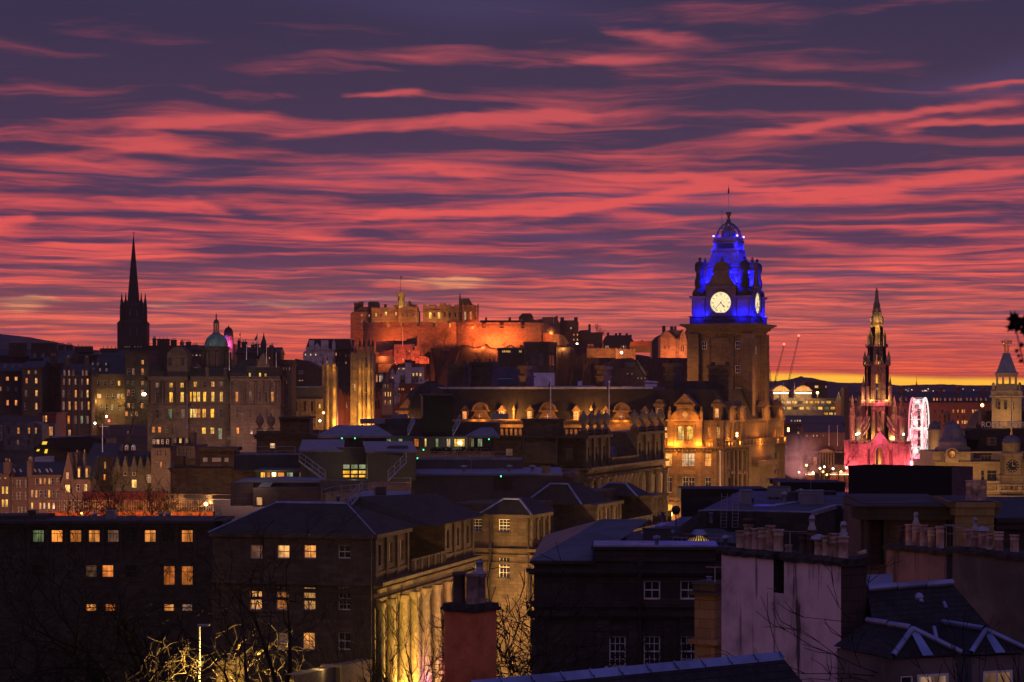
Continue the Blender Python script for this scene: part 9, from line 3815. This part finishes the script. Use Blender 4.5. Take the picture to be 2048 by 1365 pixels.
streaked('harling_lilac',(.72,.56,.60,1),(.10,.075,.08,1),1.0)
streaked('harling_pink',(.24,.16,.17,1),(.05,.04,.04,1),.8)
mat_plain('orange_render',(.62,.21,.085,1),.92,0,.2,.25,2.2,.6,(.42,.13,.055,1))
mat_plain('pot_grey',(.30,.23,.20,1),.8,0,.3,.35,6.0,.3,(.12,.09,.085,1))
mat_lamp('glow_roof_light',(1.,.58,.08,1),.72)
build_terrace_row()
build_dark_house()
build_flat_roofs()
build_foreground()
roof_clutter()
# ================================================================ winter trees, twig and lamps in the near ground
def build_trees():
 def T(px,Y,ytop,label,kind,mat='bark',zb=None,group=None,**kw):
  x=(px-1024)/FPX*Y
  zb=ground_z(x,Y)-.2 if zb is None else zb
  return tree('bare_tree',label,(x,Y,zb),zz(ytop,Y)-zb,kind,mat,None,'tree',group,**kw)
 big=dict(depth=6,split=(2,3),twig=.014,trunk_r=.26,spread=.85)
 slim=dict(depth=4,split=(2,3),twig=.008,trunk_r=.09,spread=.5,first=.2)
 mid=dict(depth=5,split=(2,3),twig=.022,trunk_r=.2,spread=.9)
 wide=dict(depth=6,split=(2,3),twig=.012,trunk_r=.2,spread=1.15,first=.2,gravity=.6)
 T(592,122,1005,'big bare tree before the corner block with amber windows',1,depth=6,split=(2,2),twig=.010,trunk_r=.26,spread=.7)
 T(1035,150,1075,'bare tree between orange chimney and black classical house',4,**big)
 T(1168,104,1075,'thick trunked bare tree in front of the black classical house',5,**big)
 T(1095,128,1075,'bare tree whose top twigs cross the pale street cornice',6,**big)
 for px,Y,y,lb in((772,152,1150,'slim sapling nearest the dark corner in front of the yellow colonnade'),(800,148,1205,'shortest slim sapling before the glowing colonnade'),(826,156,1180,'slim sapling before the purple lit column'),(858,150,1165,'slim sapling next to the orange chimney'),(1010,140,1215,'slim sapling just right of the orange chimney')):
  T(px,Y,y,lb,7+int(px)%3,group='saplings along the colonnade',**slim)
 T(2036,58,1110,'bare tree at the right edge before the grey chimney stack',3,depth=5,split=(2,2),twig=.008,trunk_r=.14,spread=.7)
 T(1958,54,1200,'bare tree rising in front of the slate dormers',8,**slim)
 for i,(px,Y,y)in enumerate(((20,84,1215),(120,150,1085),(165,84,1175),(245,158,1035),(60,72,1270),(345,170,1020))):
  T(px,Y,y,'dark bare tree on the unlit slope at lower left, '+['by the picture corner','second from the corner','below the single orange window','tall before the office windows','low in the corner','over the office end windows'][i],12+i%3,'bark_shaded',group='dark trees on the slope',depth=6,split=(2,2),twig=.009,trunk_r=.24,spread=.8)
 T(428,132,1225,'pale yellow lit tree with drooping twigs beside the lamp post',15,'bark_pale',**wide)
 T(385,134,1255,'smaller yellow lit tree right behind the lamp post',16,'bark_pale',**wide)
 Y=130.0
 b=P(399,1500,Y)
 b.z=ground_z(b.x,Y)
 t=thing('lamp_post','bright slim lamp post among yellow lit twigs','lamp post',b)
 m=MB()
 m.tube(b,P(399,1254,Y),.06,.045,8)
 m.build('post','white_paint',t)
 m=MB()
 h=P(399,1253,Y)
 m.obox((h.x+.25,h.y),(1,0),.7,.22,h.z,h.z+.12)
 m.build('lamp_head','galvanised',t)
 for dx,dz,e in((.9,-1.6,700),(1.9,-2.6,1100),(-.6,-3.0,600),(3.2,-1.6,800),(1.2,-4.6,800)):  # lights added inside the crowns to brighten the twigs, no fixtures there
  light(t,h+Vector((dx,.4,dz)),e,(1,.62,.14),.3)
 Y=132.0
 t=thing('garden_wall','mossy garden wall with a stone pier lit yellow under the trees','wall',P(480,1380,Y))
 m=MB()
 a,b=P(590,1352,118),P(745,1318,158)
 m.mesh([(a.x,a.y,a.z-6),(b.x,b.y,a.z-6),(b.x,b.y,b.z),(a.x,a.y,a.z),(a.x-.6,a.y+.6,a.z),(b.x-.6,b.y+.6,b.z)],[(0,1,2,3),(3,2,5,4)],False)
 for px,w,y in((450,34,1325),(480,14,1318),(610,18,1345),(660,40,1332)):
  p=P(px,y,136)
  m.box(p.x-w/2/FPX*136,p.x+w/2/FPX*136,136,137,p.z-6,p.z)
 m.build('masonry','sandstone',t)
 light(t,P(650,1325,130),180,(1,.7,.25),.3)
 light(t,P(470,1330,131),300,(1,.68,.16),.3)
 for i,(px,Y,y)in enumerate(((155,292,985),(205,288,955),(258,290,928),(318,294,945),(372,285,975),(415,280,1000))):
  T(px,Y,y,'bare tree at the orange railings, '+['nearest the gabled house','before the gabled school','tallest, under the slate spire','before the square stone office','before the pale attic panels','beside the orange street lamp'][i],17+i%3,group='trees at the railings',**mid)
 for i,(px,Y,y,zb)in enumerate(((262,590,778,26),(300,600,800,25),(345,585,815,24),(205,600,815,26),(592,590,800,27),(622,600,812,27),(565,595,805,27))):
  T(px,Y,y,'small bare tree in the old town gardens, '+['before the orange stair windows','between stair tower and bank','before the lower bank windows','under the yellow lit block','before the long church','at the lit church wall','at the end of the bank'][i],17+i%3,zb=zz(868,Y),group='old town garden trees',**mid)
 for i,(px,Y,y,yb)in enumerate(((812,1064,697,726),(830,1068,703,727),(868,1100,668,705),(892,1104,655,702),(915,1106,664,700),(945,1108,668,698),(850,1098,682,712),(878,1096,690,715),(925,1100,684,706),(1010,1110,684,700),(965,1060,694,760),(990,1050,698,770),(1030,1060,694,765),(1062,1050,697,770),(1110,1060,693,760),(1140,1050,696,770),(900,1050,690,765),(860,1040,700,770),(1165,1060,700,765),(1290,950,712,790),(1345,940,715,790))):
  T(px,Y,y,'bare tree on the castle slope, '+['before the red gatehouse','right of the red gatehouse','left of the dark bank top','tallest under the dark battery wall','right of the tallest','against the orange battery wall','low beside the red wall','low on the dark bank','low under the orange wall','under the round gate tower','below the small lit windows','beside the small lit windows','left of the square kirk tower','behind the square kirk tower','right of the kirk tower','under the ramp wall','over the hotel chimneys','left over the hotel chimneys','under the barrack','below the low pale roof','under the gabled hall'][i],17+i%3,zb=zz(yb,Y),group='castle slope trees',**mid)
 for i,(px,Y,y)in enumerate(((1570,600,862),(1590,620,872),(1612,610,885),(1640,590,912),(1672,600,905),(1690,640,880),(1652,560,930))):
  T(px,Y,y,'bare tree in the lit gardens left of the red monument, '+['touching the hotel corner','second from the hotel','behind the steam','before the bright arched window','before the columns','beside the monument','low over the stalls'][i],17+i%3,zb=zz(975,Y),group='garden trees by the monument',**mid)
 Y=7.0
 t=thing('ivy_twig','dark leafy twig hanging close to the camera at the right edge','twig',P(2050,740,Y))
 m=MB()
 pts=[(2056,742),(2046,722),(2041,700),(2037,682),(2033,664),(2029,648)]
 for a,b in zip(pts,pts[1:]):
  m.tube(P(*a,Y),P(*b,Y),.0022,.0018,6)
 m.tube(P(2041,700,Y),P(2034,701,Y+.01),.0014,.001,5)
 m.tube(P(2033,664,Y),P(2048,652,Y+.02),.0016,.0012,5)
 m.build('stem','bark',t)
 rng=random.Random(2)
 for(px,py,s,rot)in((2027,640,17,1.9),(2022,655,11,3.0),(2034,655,13,-.6),(2046,645,17,1.2),(2048,662,12,-.3),(2043,690,7,.5),(2034,702,6,2.8),(2038,712,5,4.0),(2042,722,6,4.6),(2030,632,9,1.6)):
  m=MB()
  c=P(px,py,Y+rng.uniform(-.03,.03))
  k=s/FPX*Y
  out=[(0,1.15),(.28,.5),(.95,.42),(.55,-.05),(.7,-.55),(.15,-.5),(-.15,-.5),(-.7,-.55),(-.55,-.05),(-.95,.42),(-.28,.5)]
  tilt=rng.uniform(-.5,.5)
  vs=[]
  for(u,v)in out:
   x,z=u*cos(rot-pi/2)-v*sin(rot-pi/2),u*sin(rot-pi/2)+v*cos(rot-pi/2)
   vs.append(c+Vector((x*k,tilt*k*u+.15*k*v*v,z*k)))
  n=len(vs)
  b=[v+Vector((0,.0012,0))for v in vs]
  m.mesh(vs+b,[tuple(range(n)),tuple(reversed(range(n,2*n)))]+[((i+1)%n,i,n+i,n+(i+1)%n)for i in range(n)],False)
  m.build('leaf','evergreen',t)
 for i,(px,py,mt,c,lb)in enumerate(((213,833,'lamp_white',(1,.95,.85),'cold white street lamp below the yellow lit block'),(190,847,'lamp_white',(1,.8,.6),'small warm lamp at the foot of the brown baronial block'),(218,842,'lamp_red',(1,.1,.05),'red lamp beside the cold white street lamp'),(163,1027,'lamp_orange',(1,.4,.1),'low orange lamp left of the railings'),(640,842,'lamp_white',(1,.8,.5),'bright lamp at the foot of the clock disc tower'),(647,826,'lamp_orange',(1,.6,.2),'orange lamp under the lit church window'))):
  Yl=296 if py>1000 else 610
  p=P(px,py,Yl)
  t=thing('street_lamp',lb,'street lamp',(p.x,p.y,p.z-4))
  m=MB()
  m.tube((p.x,p.y,p.z-4),p,.06,.05)
  m.build('post','dark_metal',t)
  m=MB()
  m.sphere(p,.3 if Yl>400 else.12,8,6)
  m.build('lamp_head',mt,t)
  light(t,p+Vector((0,-.6,-.4)),300 if Yl>400 else 150,c,.25)
build_trees()
cam_data.dof.use_dof=True
cam_data.dof.focus_distance=320.0
cam_data.dof.aperture_fstop=9.0
def build_haze():
 """thin dusk air: one even volume round the camera and everything built"""
 m,N,out=new_mat('haze')
 v=N.node('ShaderNodeVolumePrincipled')
 v.inputs['Color'].default_value=(.88,.80,.95,1)
 v.inputs['Density'].default_value=4.0e-5
 v.inputs['Anisotropy'].default_value=0.55
 N.nt.links.new(v.outputs[0],out.inputs['Volume'])
 m.cycles.homogeneous_volume=True
 mb=MB()
 mb.box(-4100,4100,-85,6950,1.0,200)
 o=mb.build('haze','haze')
 o['kind']='stuff'
build_haze()
